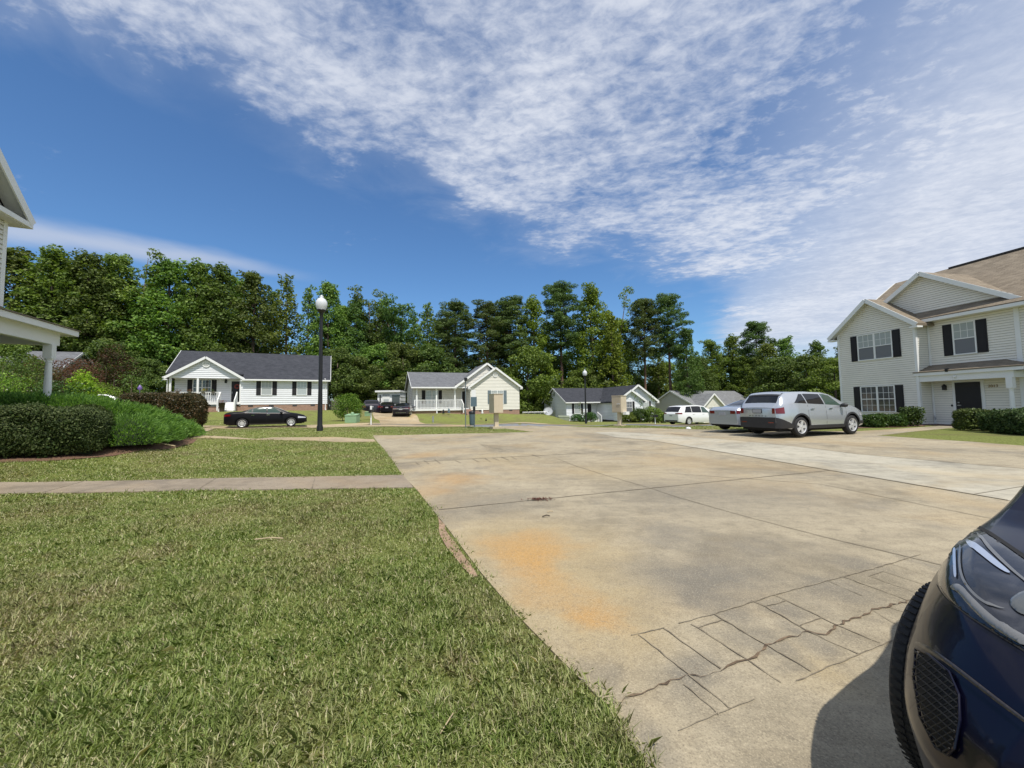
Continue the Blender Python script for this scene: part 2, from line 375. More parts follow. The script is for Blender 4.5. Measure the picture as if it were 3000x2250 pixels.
# ================================================================ THE GROUND
def lawn_mat():
    m_ = bpy.data.materials.new('lawn_soil'); m_.use_nodes = True; t = NT(m_.node_tree); b = t.n['Principled BSDF']
    g = t.new('ShaderNodeNewGeometry'); p = g.outputs['Position']
    c1 = t.ramp(t.noise(p, 22, 6, .72), [(.32, (.075, .085, .022)), (.5, (.18, .205, .055)), (.70, (.34, .34, .12))])
    c2 = t.ramp(t.noise(p, 30, 5, .7), [(.3, (.085, .07, .035)), (.7, (.23, .19, .10))])
    f = t.smooth(t.noise(p, .55, 4, .6), .47, .66)
    t.link(t.mix(t.math('MULTIPLY', f, .62), c1, c2), b.inputs['Base Color']); b.inputs['Roughness'].default_value = .95; b.inputs['Specular IOR Level'].default_value = .1
    bn = t.new('ShaderNodeBump'); bn.inputs['Strength'].default_value = .9; bn.inputs['Distance'].default_value = .05
    t.link(t.noise(p, 26, 5, .75), bn.inputs['Height']); t.link(bn.outputs[0], b.inputs['Normal'])
    return m_
V_ = np.stack([GX, GY, GZ], -1).reshape(-1, 3); ny, nx = GX.shape
ii = np.arange(ny - 1)[:, None] * nx + np.arange(nx - 1)[None, :]
lp = np.stack([ii, ii + 1, ii + nx + 1, ii + nx], -1).reshape(-1)
ground = np_mesh('ground', V_, 4, lp, lawn_mat(), smooth=True); tag(ground, 'lawn ground running from the camera back to the tree line', kind='structure')

def concrete_mat(name, base, stains=(), grime=.5, speck=1.0):
    m_ = bpy.data.materials.new(name); m_.use_nodes = True; t = NT(m_.node_tree); b = t.n['Principled BSDF']
    g = t.new('ShaderNodeNewGeometry'); p = g.outputs['Position']
    lo_ = tuple(c * .60 for c in base); hi_ = tuple(min(1, c * 1.16) for c in base)
    big = t.noise(p, .42, 6, .62, .4); mid = t.noise(p, 2.2, 6, .65, .3)
    c = t.ramp(t.math('ADD', t.math('MULTIPLY', big, .62), t.math('MULTIPLY', mid, .38)), [(.38, lo_), (.5, base), (.62, hi_)])
    mpn = t.new('ShaderNodeMapping'); t.link(p, mpn.inputs[0]); mpn.inputs['Rotation'].default_value = (0, 0, R(-16)); mpn.inputs['Scale'].default_value = (.5, 3.2, 1)
    stk = t.noise(mpn.outputs[0], 1.7, 6, .68, .4)
    c = t.mix(t.math('MULTIPLY', t.smooth(stk, .50, .66), .42), c, (base[0] * .66, base[1] * .66, base[2] * .68))
    c = t.mix(t.math('MULTIPLY', t.smooth(stk, .46, .34), .40), c, (min(1, base[0] * 1.28), min(1, base[1] * 1.29), min(1, base[2] * 1.32)))
    blo = t.noise(p, 5.5, 6, .72, .5)
    c = t.mix(t.math('MULTIPLY', t.smooth(blo, .50, .66), .50), c, (base[0] * .58, base[1] * .58, base[2] * .60))
    # weathered grey areas and yellow-tan clay areas
    gr = t.math('MULTIPLY', t.smooth(t.noise(p, .75, 7, .66, .6), .50, .68), grime)
    c = t.mix(gr, c, (base[0] * .60, base[1] * .63, base[2] * .72))
    tan = t.math('MULTIPLY', t.smooth(t.noise(p, .33, 5, .6, .5), .46, .66), .40)
    c = t.mix(tan, c, (base[0] * 1.12, base[1] * .93, base[2] * .66))
    if stains:
        wob = t.new('ShaderNodeVectorMath', operation='ADD'); nv = t.new('ShaderNodeTexNoise'); nv.inputs['Scale'].default_value = 1.6; nv.inputs['Detail'].default_value = 6; t.link(p, nv.inputs['Vector'])
        sc_ = t.new('ShaderNodeVectorMath', operation='MULTIPLY_ADD'); t.link(nv.outputs['Color'], sc_.inputs[0]); sc_.inputs[1].default_value = (.9, .9, 0); sc_.inputs[2].default_value = (-.45, -.45, 0)
        t.link(p, wob.inputs[0]); t.link(sc_.outputs[0], wob.inputs[1])
        for (x, y, r_, a_, col_) in stains:
            d = t.new('ShaderNodeVectorMath', operation='DISTANCE'); t.link(wob.outputs[0], d.inputs[0]); d.inputs[1].default_value = (x, y, H_(x, y))
            k = t.math('MULTIPLY', t.smooth(d.outputs['Value'], r_, r_ * .15), a_)
            k = t.math('MULTIPLY', k, t.math('MULTIPLY_ADD', t.noise(p, 6, 5, .7), 1.1, .35), clamp=True)
            c = t.mix(k, c, col_)
    # aggregate specks and pits
    vo = t.new('ShaderNodeTexVoronoi'); vo.inputs['Scale'].default_value = 95; t.link(p, vo.inputs['Vector'])
    sp = t.noise(p, 105, 3, .75); n2 = t.math('ADD', t.math('MULTIPLY', t.noise(p, 15, 6, .85), .5), t.math('MULTIPLY', t.noise(p, 55, 4, .8), .5))
    c = t.mix(t.math('MULTIPLY', t.smooth(sp, .54, .66), .55 * speck), c, (base[0] * .34, base[1] * .34, base[2] * .36))
    c = t.mix(t.math('MULTIPLY', t.smooth(n2, .50, .64), .62 * speck), c, (base[0] * .52, base[1] * .5, base[2] * .5))
    c = t.mix(t.math('MULTIPLY', t.smooth(sp, .46, .34), .45 * speck), c, (min(1, base[0] * 1.5), min(1, base[1] * 1.5), min(1, base[2] * 1.5)))
    t.link(c, b.inputs['Base Color']); b.inputs['Roughness'].default_value = .86; b.inputs['Specular IOR Level'].default_value = .3
    bn = t.new('ShaderNodeBump'); bn.inputs['Strength'].default_value = .35; bn.inputs['Distance'].default_value = .006
    t.link(t.math('ADD', sp, n2), bn.inputs['Height']); t.link(bn.outputs[0], b.inputs['Normal'])
    return m_

OR = (.43, .245, .085); TN = (.37, .285, .15); GY_ = (.15, .138, .115)
st = []
for px, py, r_, a_, c_ in [(1560, 1655, .42, .62, OR), (1545, 1600, .5, .45, OR), (1600, 1740, .35, .3, OR), (1740, 1800, .28, .55, OR), (1640, 1600, .9, .4, TN), (1330, 1405, .75, .42, OR), (1260, 1440, .6, .3, OR), (1240, 1335, .8, .25, OR), (1600, 1700, 1.0, .55, TN), (1450, 1560, .8, .5, TN), (1700, 1830, .7, .5, TN),
                          (1500, 1345, 1.5, .3, TN), (1450, 1470, 1.0, .45, GY_), (1990, 1450, 1.4, .35, GY_), (1190, 1368, .45, .6, GY_), (2000, 1690, .55, .55, GY_), (2080, 1700, .35, .5, GY_), (1860, 2180, .22, .55, GY_), (1760, 2000, .18, .4, GY_),
                          (1300, 1520, .35, .45, GY_), (2150, 1660, .5, .3, GY_), (2300, 1930, .3, .45, TN), (2150, 1440, 1.6, .3, GY_), (1800, 1380, 1.6, .28, TN), (2000, 1960, .28, .25, GY_)]:
    x, y = hit(px, py); st.append((x, y, r_ * (1.25 if c_ is OR else 1.35), min(.95, a_ * (1.4 if c_ is OR else 1.15)), c_))
for px, py, r_ in [(2080, 1760, .20), (2300, 1850, .14), (2330, 1790, .16), (2150, 1850, .15), (2440, 1720, .18), (2050, 1950, .14), (2560, 1660, .2), (2200, 1920, .13)]: x, y = hit(px, py); st.append((x, y, r_ * 1.5, .6, GY_))
for px, py, r_, a_ in [(1575, 1640, .45, .42), (1530, 1612, .70, .30), (1610, 1690, .32, .30), (1745, 1815, .36, .22)]: x, y = hit(px, py); st.append((x, y, r_, a_, (.45, .27, .09)))
st.sort(key=lambda q: q[4][0] > .40)
M_CONC = concrete_mat('parking_concrete', (.355, .302, .208), st, .65)
M_NEW = concrete_mat('new_concrete', (.41, .375, .29), (), .22, .5)
M_WALK = concrete_mat('walk_concrete', (.285, .235, .172), (), .5)
M_TAN = concrete_mat('tan_concrete', (.40, .32, .20), (), .25, .6)
M_ROAD = mat('asphalt', (.19, .195, .205), .9, var=.2, vscale=6)
M_MULCH = mat('mulch', (.135, .075, .045), .95, var=.55, vscale=38, bump=1, bscale=40)

pad_left = [hit(*q) for q in [(1093, 1276), (1120, 1311), (1149, 1348), (1181, 1396), (1221, 1437), (1250, 1473), (1280, 1511), (1316, 1556), (1407, 1678), (1514, 1805), (1640, 1935), (1780, 2075), (1893, 2250)]]
pad_far = [hit(*q) for q in [(2800, 1350), (2565, 1276.5), (2640, 1269), (2745, 1258), (2800, 1253), (2810, 1249), (2750, 1248.5), (2700, 1252), (2610, 1258.5), (2512, 1264), (2400, 1264), (2300, 1262), (2200, 1260), (2100, 1259.5), (2000, 1258), (1814, 1254), (1720, 1252), (1660, 1249), (1610, 1247.5), (1540, 1248), (1477, 1249), (1440, 1251.5), (1477, 1256), (1520, 1261), (1561, 1266), (1400, 1270), (1250, 1273)]]
lawnR = [hit(*q) for q in [(2565, 1276.5), (2640, 1270), (2745, 1259), (2800, 1254)]]
pad_poly = pad_left + [(.56, .3), (.6, -4), (14, -4), (15, 6), hit(3500, 1346), hit(3000, 1307), hit(2850, 1295.5), hit(2700, 1285.5)] + pad_far[1:]
pad = drape('parking_pavement', pad_poly, .012, M_CONC, .5, .12); tag(pad, 'weathered tan concrete parking court with control joints', kind='structure')
def strip(pts, w0, z_, name, m_, parent=None, jag=0.0, w1=None, step=.35):
    """narrow ribbon lying on the pavement along world points"""
    out = []
    for a, b in zip(pts[:-1], pts[1:]):
        n = max(1, int(math.dist(a, b) / step)); out += [(a[0] + (b[0] - a[0]) * k / n, a[1] + (b[1] - a[1]) * k / n) for k in range(n)]
    out.append(pts[-1]); mb = MB(); L = []; Rr = []
    for i, p in enumerate(out):
        a, b = out[max(0, i - 1)], out[min(len(out) - 1, i + 1)]; d = Vector((b[0] - a[0], b[1] - a[1])).normalized(); nn = Vector((-d.y, d.x))
        f = i / (len(out) - 1); ww = (w0 if w1 is None else w0 + (w1 - w0) * f) * (1 + random.uniform(-jag, jag)); q = Vector(p) + nn * random.uniform(-jag, jag) * w0 * 1.6
        l_, r_ = q + nn * ww / 2, q - nn * ww / 2; L.append((l_.x, l_.y, H_(l_.x, l_.y) + z_)); Rr.append((r_.x, r_.y, H_(r_.x, r_.y) + z_))
    for i in range(len(out) - 1): mb.face([Rr[i], Rr[i + 1], L[i + 1], L[i]])
    return mb.build(name, m_, parent)
M_JOINT = worn_mat('joint_dirt', (.15, .12, .083), (.27, .225, .155), 5); M_CRACK = worn_mat('crack_dirt', (.075, .05, .03), (.20, .14, .085), 16)
M_SCORE = worn_mat('scored_dirt', (.155, .125, .085), (.30, .25, .17), 7, .40, .60)
# lighter strip of new concrete down the middle of the street
new_poly = [hit(*q) for q in [(1809, 1283), (1900, 1290), (2198, 1340), (2554, 1401), (2953, 1469)]] + [(7.3, -2), (11.4, -2)] + [hit(*q) for q in [(3300, 1404), (3000, 1376), (2760, 1354), (2508, 1331.5), (2326, 1309), (2100, 1287), (1900, 1271), (1800, 1266), (1740, 1268)]]
ns = drape('street_strip', new_poly, .018, M_NEW, .5); tag(ns, 'pale newer concrete strip down the street', kind='structure')
J = lambda *q: [hit(*p) for p in q]
for pts, w_ in [(J((1285, 1496), (2000, 1423), (2434, 1380)), .022), (J((1149, 1360), (1400, 1345), (1700, 1330), (2000, 1315), (2120, 1307)), .03), (J((1398, 1299), (1497, 1326), (1624, 1342), (1692, 1369), (1787, 1398), (1904, 1432), (2000, 1464)), .012),
                (J((2000, 1464), (2200, 1521), (2415, 1577), (2745, 1657), (2950, 1706)), .012), (J((1904, 1385), (2400, 1420), (2881, 1518), (3100, 1556)), .014), (J((1700, 1286), (1810, 1283), (1700, 1283)), .02), (J((1560, 1290), (1810, 1283)), .03)]:
    strip(pts, w_, .018, 'control_joint', M_JOINT, pad, .25)
for pts, w_ in [(J((1809, 1283), (1900, 1290), (2198, 1340), (2554, 1401), (2953, 1469)), .022), (J((2853, 1452), (3000, 1428), (3100, 1412)), .012), (J((1900, 1271), (2326, 1309), (2508, 1331.5), (3000, 1376)), .03)]:
    strip(pts, w_, .024, 'control_joint', M_JOINT, ns, .2)
strip(J((1963, 1272), (2010, 1275.5), (2030, 1276)), .10, .02, 'pavement_lip', mat('rust_dirt', (.17, .07, .035), .9), pad, .3)
# the meandering crack and the scored brick pattern
Zc = lambda a, b: (a / 2.212 + 1700, b / 2.212 + 1600)
crack = [Zc(*q) for q in [(175, 1062), (300, 1010), (440, 955), (560, 915), (640, 880), (690, 850), (745, 856), (785, 868), (830, 850), (960, 795), (1030, 775), (1085, 752), (1130, 728), (1185, 705), (1215, 662), (1290, 640), (1370, 605), (1480, 570), (1540, 588), (1625, 578), (1640, 530), (1700, 515), (1820, 465), (1900, 425), (2000, 402), (2090, 385), (2190, 350), (2300, 300)]]
strip([hit(*q) for q in crack], .0095, .0185, 'crack', M_CRACK, pad, .9, step=.035)
for seg, w_ in [([(330, 597), (545, 545)], .006), ([(640, 515), (870, 455), (1260, 328), (1600, 238), (1890, 160), (2060, 110), (2210, 62)], .008), ([(540, 545), (910, 812)], .010), ([(380, 590), (705, 850)], .008), ([(700, 850), (975, 1075)], .007), ([(670, 915), (905, 1115)], .008),
                ([(765, 545), (930, 492)], .007), ([(720, 520), (770, 548), (1085, 755), (1300, 905)], .008), ([(870, 455), (935, 495), (1215, 662), (1500, 830)], .010), ([(1200, 405), (1335, 368)], .007), ([(1110, 365), (1200, 405), (1480, 568), (1810, 722)], .010), ([(1260, 328), (1340, 368), (1650, 518), (1945, 645)], .010),
                ([(1425, 530), (1560, 480)], .007), ([(1600, 235), (1830, 335)], .006), ([(1710, 212), (2120, 362)], .010), ([(1870, 205), (1965, 175)], .007), ([(1965, 175), (2230, 262)], .008), ([(1870, 205), (2220, 330)], .007), ([(2000, 122), (2240, 200)], .006),
                ([(640, 1222), (880, 1112), (1130, 1010)], .005), ([(1405, 895), (1640, 788), (1930, 668), (2110, 585)], .007), ([(2005, 410), (2160, 460)], .006), ([(1900, 430), (2010, 500), (2120, 560)], .005), ([(0, 1400), (0, 1401)], .001)]:
    if len(seg) > 1 and seg[0] != (0, 1400): strip([hit(*Zc(*q)) for q in seg], w_ * .85, .018, 'scored_line', M_SCORE, pad, .4, step=.05)
Z5 = lambda a, b: (a / 2.212 + 1000, b / 2.212 + 1240)
for a, b in [((480, 258), (505, 275)), ((535, 245), (568, 268)), ((605, 238), (642, 265)), ((725, 238), (775, 262)), ((852, 235), (890, 256)), ((930, 232), (965, 252)), ((975, 225), (1022, 245)), ((1035, 222), (1085, 244)), ((1100, 218), (1135, 238)), ((1235, 208), (1290, 226)), ((905, 140), (940, 158))]:
    strip([hit(*Z5(*a)), hit(*Z5(*b))], .02, .019, 'scored_line', M_JOINT, pad, .2)

# sidewalks, road, drives
def walk(name, pts, joints, m_, label, jw=.018):
    o = drape(name, pts, .02, m_, .5, .12); tag(o, label, kind='structure')
    for a, b in joints: strip([a, b], jw, .0245, 'control_joint', M_JOINT, o, .15)
    return o
sw = walk('sidewalk', [hit(-700, 1424), hit(0, 1415), hit(600, 1404), hit(1180, 1393.5), hit(1211, 1430.5), hit(600, 1439), hit(0, 1448.5), hit(-700, 1460)],
          [(hit(255, 1409.5), hit(125, 1446)), (hit(632, 1404.5), hit(578, 1439)), (hit(924, 1399), hit(914, 1434.5)), (hit(-250, 1417), hit(-420, 1455))], M_WALK, 'concrete sidewalk crossing the near lawn')
fs = walk('far_sidewalk', [hit(300, 1272), hit(549, 1278.5), hit(800, 1282.5), hit(1096, 1288), hit(1100, 1294.5), hit(800, 1289.5), hit(549, 1284.5), hit(300, 1279)],
          [(hit(771, 1282), hit(762, 1288.5)), (hit(938, 1285.5), hit(937, 1291.5)), (hit(620, 1280), hit(606, 1285))], M_TAN, 'narrow sidewalk beyond the hedges')
road_poly = [hit(*q) for q in [(150, 1251.5), (600, 1249.3), (1000, 1246.2), (1245, 1244.6), (1600, 1244), (1900, 1244.2), (2200, 1244.5), (2200, 1247.5), (1900, 1247.3), (1700, 1247.6), (1660, 1249), (1610, 1249.5), (1540, 1250), (1477, 1250.5), (1440, 1251.5), (1380, 1250), (1000, 1250.5), (600, 1253), (150, 1256)]]
road = drape('road', road_poly, .004, M_ROAD, .8); tag(road, 'grey asphalt street crossing behind the grass strip', kind='structure')
gut = strip([hit(*q) for q in [(150, 1250.5), (600, 1248.5), (1000, 1245.2), (1245, 1243.6), (1600, 1243.1), (1900, 1243.3), (2200, 1243.8)]], .75, .035, 'kerb', M_TAN); tag(gut, 'pale concrete kerb and gutter along the far side of the street', kind='structure')
gut2 = strip([hit(*q) for q in [(300, 1254.8), (600, 1251.8), (1000, 1249.0), (1250, 1248.6), (1370, 1249)]], 2.0, .03, 'kerb', M_TAN); tag(gut2, 'pale concrete kerb along the near side of the street', kind='structure')
drv = drape('driveway', [hit(*q) for q in [(1116, 1244.5), (1109, 1231), (1091, 1212), (1090, 1208), (1201, 1208), (1201, 1212), (1225.6, 1225), (1250, 1244)]], .02, M_TAN, .6, .1); tag(drv, 'tan concrete driveway rising beside the house', kind='structure')
mb_ = drape('mulch_bed', [hit(*q) for q in [(-400, 1352), (0, 1356), (150, 1352), (330, 1337), (470, 1318), (560, 1300), (578, 1288), (555, 1285), (500, 1290), (300, 1300), (-400, 1310)]], .015, M_MULCH, .4, wob=.04); tag(mb_, 'brown pine mulch bed under the hedges', kind='stuff')
mbr = drape('mulch_bed', [hit(*q) for q in [(2505, 1256), (2620, 1252.5), (2690, 1249.5), (2710, 1249), (2700, 1243), (2500, 1245)]], .015, M_MULCH, .5, wob=.04); tag(mbr, 'dark mulch under the shrubs of the two-storey house', kind='stuff')

# ---------------------------------------------------------------- grass
def grass_field(name, bands, region, m_, label, margin=350):
    """thin curved blades, one island each"""
    Vs = []; cnt = 0
    for (y0, y1, dens_, bw, bl0, bl1) in bands:
        x0, x1 = -2.6 * y1 - 1.2, 2.2 * y1 + .5
        x0 = max(x0, -26); x1 = min(x1, 26)
        n = int((x1 - x0) * (y1 - y0) * dens_); x = rng.uniform(x0, x1, n); y = rng.uniform(y0, y1, n)
        keep = region(x, y); x, y = x[keep], y[keep]
        bare = np.sin(x * 1.9 + 1.3 * np.sin(y * 1.7)) * np.sin(y * 2.3 + 1.1 * np.cos(x * 1.4 + 2)) + rng.normal(0, .35, len(x))
        k = bare < .92; x, y = x[k], y[k]; n = len(x)
        z = hgt(x, y) - .004
        cl_ = np.sin(x * 9.1 + 2 * np.sin(y * 6)) * np.sin(y * 8.3 + 2 * np.sin(x * 5 + 1)); L = rng.uniform(bl0, bl1, n) * (0.85 + .25 * np.sin(x * 3.1 + y * 1.3) * np.sin(y * 2.7 - x) + .38 * np.clip(cl_, -.6, 1)) * np.where(rng.uniform(size=n) < .04, 1.6, 1)
        az = rng.uniform(0, 2 * math.pi, n); lean = rng.uniform(.35, 1.45, n)
        d = np.stack([np.cos(az), np.sin(az), np.zeros(n)], 1); side = np.stack([-np.sin(az), np.cos(az), np.zeros(n)], 1)
        tw = rng.uniform(-1, 1, n); side = unit(side + d * tw[:, None] * .8)
        upz = np.array([[0, 0, 1.0]]); base = np.stack([x, y, z], 1); ww = (rng.uniform(.45, 1.25, n) * bw)[:, None]
        mid = base + (d * np.sin(lean * .55)[:, None] + upz * np.cos(lean * .55)[:, None]) * (L * .55)[:, None]
        tip = mid + (d * np.sin(lean * 1.3)[:, None] + upz * np.cos(np.minimum(lean * 1.3, 1.5))[:, None]) * (L * .5)[:, None]
        Vs.append(np.stack([base - side * ww * .5, base + side * ww * .5, mid + side * ww * .42, tip, mid - side * ww * .42], 1)); cnt += n
    V = np.concatenate(Vs).reshape(-1, 3)
    o = np_mesh(name, V, 5, np.arange(len(V)), m_); tag(o, label, 'grass', kind='stuff'); return o
def grass_mat():
    m_ = bpy.data.materials.new('grass_blades'); m_.use_nodes = True; t = NT(m_.node_tree); b = t.n['Principled BSDF']; out = t.n['Material Output']
    g = t.new('ShaderNodeNewGeometry'); p = g.outputs['Position']; r_ = g.outputs['Random Per Island']
    green = t.ramp(r_, [(0, (.095, .145, .028)), (.3, (.19, .255, .058)), (.6, (.30, .365, .11)), (.84, (.41, .44, .19)), (.94, (.52, .48, .28)), (1, (.68, .60, .40))])
    dry = t.ramp(r_, [(0, (.16, .13, .06)), (.25, (.32, .27, .15)), (.5, (.28, .31, .11)), (.75, (.42, .43, .19)), (.9, (.52, .45, .27)), (1, (.68, .60, .42))])
    f = t.smooth(t.math('ADD', t.noise(p, .62, 4, .6), t.math('MULTIPLY', t.noise(p, 5, 3, .6), .3)), .56, .84)
    spot = None
    for (x, y, rr) in DRY:
        dn = t.new('ShaderNodeVectorMath', operation='DISTANCE'); t.link(p, dn.inputs[0]); dn.inputs[1].default_value = (x, y, H_(x, y)); k = t.smooth(dn.outputs['Value'], rr, rr * .25)
        f = t.math('MAXIMUM', f, k)
    c = t.mix(f, green, dry)
    t.link(c, b.inputs['Base Color']); b.inputs['Roughness'].default_value = .5; b.inputs['Specular IOR Level'].default_value = .3
    tr = t.new('ShaderNodeBsdfTranslucent'); t.link(t.mix(1.0, c, (1.3, 1.4, .7), 'MULTIPLY'), tr.inputs[0]); mx = t.new('ShaderNodeMixShader'); mx.inputs[0].default_value = .28
    t.link(b.outputs[0], mx.inputs[1]); t.link(tr.outputs[0], mx.inputs[2]); t.link(mx.outputs[0], out.inputs[0]); return m_
DRY = [(*hit(px, py), rr) for px, py, rr in [(1345, 1950, .20), (1370, 1640, .20), (1320, 1560, .25), (660, 1510, 1.0), (100, 1900, .5), (250, 1750, .45), (1380, 2000, .10), (450, 1620, .5)]]
M_GRASS = grass_mat()
swp = [hit(-700, 1425), hit(0, 1416), hit(600, 1405), hit(1180, 1394.5), hit(1214, 1430), hit(600, 1438), hit(0, 1447.5), hit(-700, 1459)]
fsp = [hit(300, 1272), hit(549, 1279), hit(800, 1283), hit(1096, 1288.5), hit(1104, 1294), hit(800, 1289), hit(549, 1284), hit(300, 1279)]
mulchp = [hit(*q) for q in [(-400, 1350), (0, 1354), (150, 1350), (330, 1335), (470, 1316), (560, 1298), (575, 1287), (555, 1285), (500, 1290), (300, 1300), (-400, 1310)]]
shifted = [(x + .03, y) for x, y in pad_poly]
barep = [hit(*q) for q in [(1282, 1512), (1330, 1590), (1362, 1640), (1405, 1690), (1380, 1695), (1335, 1640), (1290, 1570)]]
def region(x, y):
    jit = .018 + .06 * np.abs(np.sin(y * 5.3) * np.sin(y * 11.7 + x)); jx = x + rng.normal(0, 1, len(x)) * jit; jy = y + rng.normal(0, 1, len(x)) * jit
    k = ~inpoly(jx, jy, pad_poly) & ~inpoly(jx, jy, swp) & ~inpoly(x, y, fsp) & ~inpoly(x, y, road_poly)
    k &= ~(inpoly(jx, jy, mulchp)) & ~(inpoly(jx, jy, barep) & (rng.uniform(size=len(x)) < .85))
    # only what a camera near this one could see
    Z = y * CF[1] + (hgt(x, y) - CAM_H) * CF[2]; px = 1500 + FPX * (x * CR[0] + y * CR[1]) / np.maximum(Z, .05)
    return k & (px > -1700) & (px < 3450) & (x < 12)
grass = grass_field('grass', [(.7, 2.0, 21000, .0050, .025, .080), (2.0, 3.6, 13000, .0056, .025, .068), (3.6, 6.2, 6000, .0072, .025, .06), (6.2, 9.5, 2200, .011, .03, .06), (9.5, 16, 800, .016, .03, .065), (16, 30, 330, .020, .035, .065)],
                     region, M_GRASS, 'mown lawn grass with tan dry patches left of the concrete')
bare = drape('bare_soil', barep, .01, mat('bare_soil', (.30, .20, .13), .95, var=.3, vscale=12, bump=.6), .2, wob=.015); tag(bare, 'pinkish bare soil along the lawn edge', kind='stuff')
# heap of brown seed pods on a joint, small litter
def litter(name, px, py, rx, ry, n, size, m_, label, cat):
    x0, y0 = hit(px, py); a = rng.normal(size=(n, 2)) * (rx, ry); x = x0 + a[:, 0]; y = y0 + a[:, 1]
    C_ = np.stack([x, y, hgt(x, y) + .025 + rng.uniform(0, .02, n)], 1); N_ = unit(rng.normal(size=(n, 3)) + [0, 0, 1.5]); V, l = leaf_quads(C_, N_, rng.uniform(.6, 1.2, n) * size, 2)
    o = np_mesh(name, V, 4, l, m_); tag(o, label, cat, kind='stuff'); return o
litter('leaf_litter', 1583, 1468, .09, .03, 190, .032, mat('brown_pods', (.12, .045, .03), .9), 'small heap of reddish brown debris on a pavement joint', 'debris')
def twig(px, py, L, ang, label, r_=.006, m_=None):
    x, y = hit(px, py); a = R(ang); p = [(x + math.cos(a) * L * k - L / 2 * math.cos(a) + (0.01 if k == .5 else 0), y + math.sin(a) * L * (k - .5) + (.012 if k == .5 else 0), H_(x, y) + (.03 if k != .5 else .04)) for k in (0, .5, 1)]
    o = MB().tube(p, r_, 6).build('twig', m_ or mat('dry_stick', (.42, .33, .2), .8)); tag(o, label, 'twig'); return o
twig(788, 1587, .30, 4, 'straight dry stick lying on the lawn below the sidewalk', .007)
twig(1310, 2138, .12, 70, 'thin pale straw stalk on the grass near the bottom edge', .003)
twig(1600, 1519, .10, 15, 'short dark twig on the concrete below the debris heap', .008, mat('dark_stick', (.06, .045, .03), .8))
twig(1612, 1506, .08, 10, 'tiny tan twig on the concrete just right of the debris heap', .006)
# ================================================================ HOUSES
M_WHITE = mat('white_trim', (.80, .80, .78), .55, var=.04, vscale=2); M_SOFFIT = mat('soffit', (.62, .62, .60), .7)
M_SHUT = mat('dark_shutter', (.010, .009, .012), .7); M_SHUTB = mat('blue_grey_shutter', (.14, .18, .20), .6)
M_PANE = mat('window_pane', (.06, .065, .07), .05, spec=.8); M_BLIND = mat('blind_pane', (.42, .45, .45), .12, spec=.8, coat=.7); M_DOORK = mat('black_door', (.006, .005, .008), .45)
M_SCREEN = mat('screened_pane', (.17, .175, .19), .35)
M_METAL = mat('galvanised', (.45, .46, .47), .4, .7); M_BRICK = brick_mat('red_brick'); M_VENT = mat('vent_dark', (.05, .045, .045), .8)
M_BLACK = mat('black_metal', (.012, .012, .014), .35); M_BRASS = mat('brass', (.35, .24, .10), .4, .6); M_GLASSL = mat('lamp_glass', (.55, .53, .48), .1)
VW = (0, -1, 0)
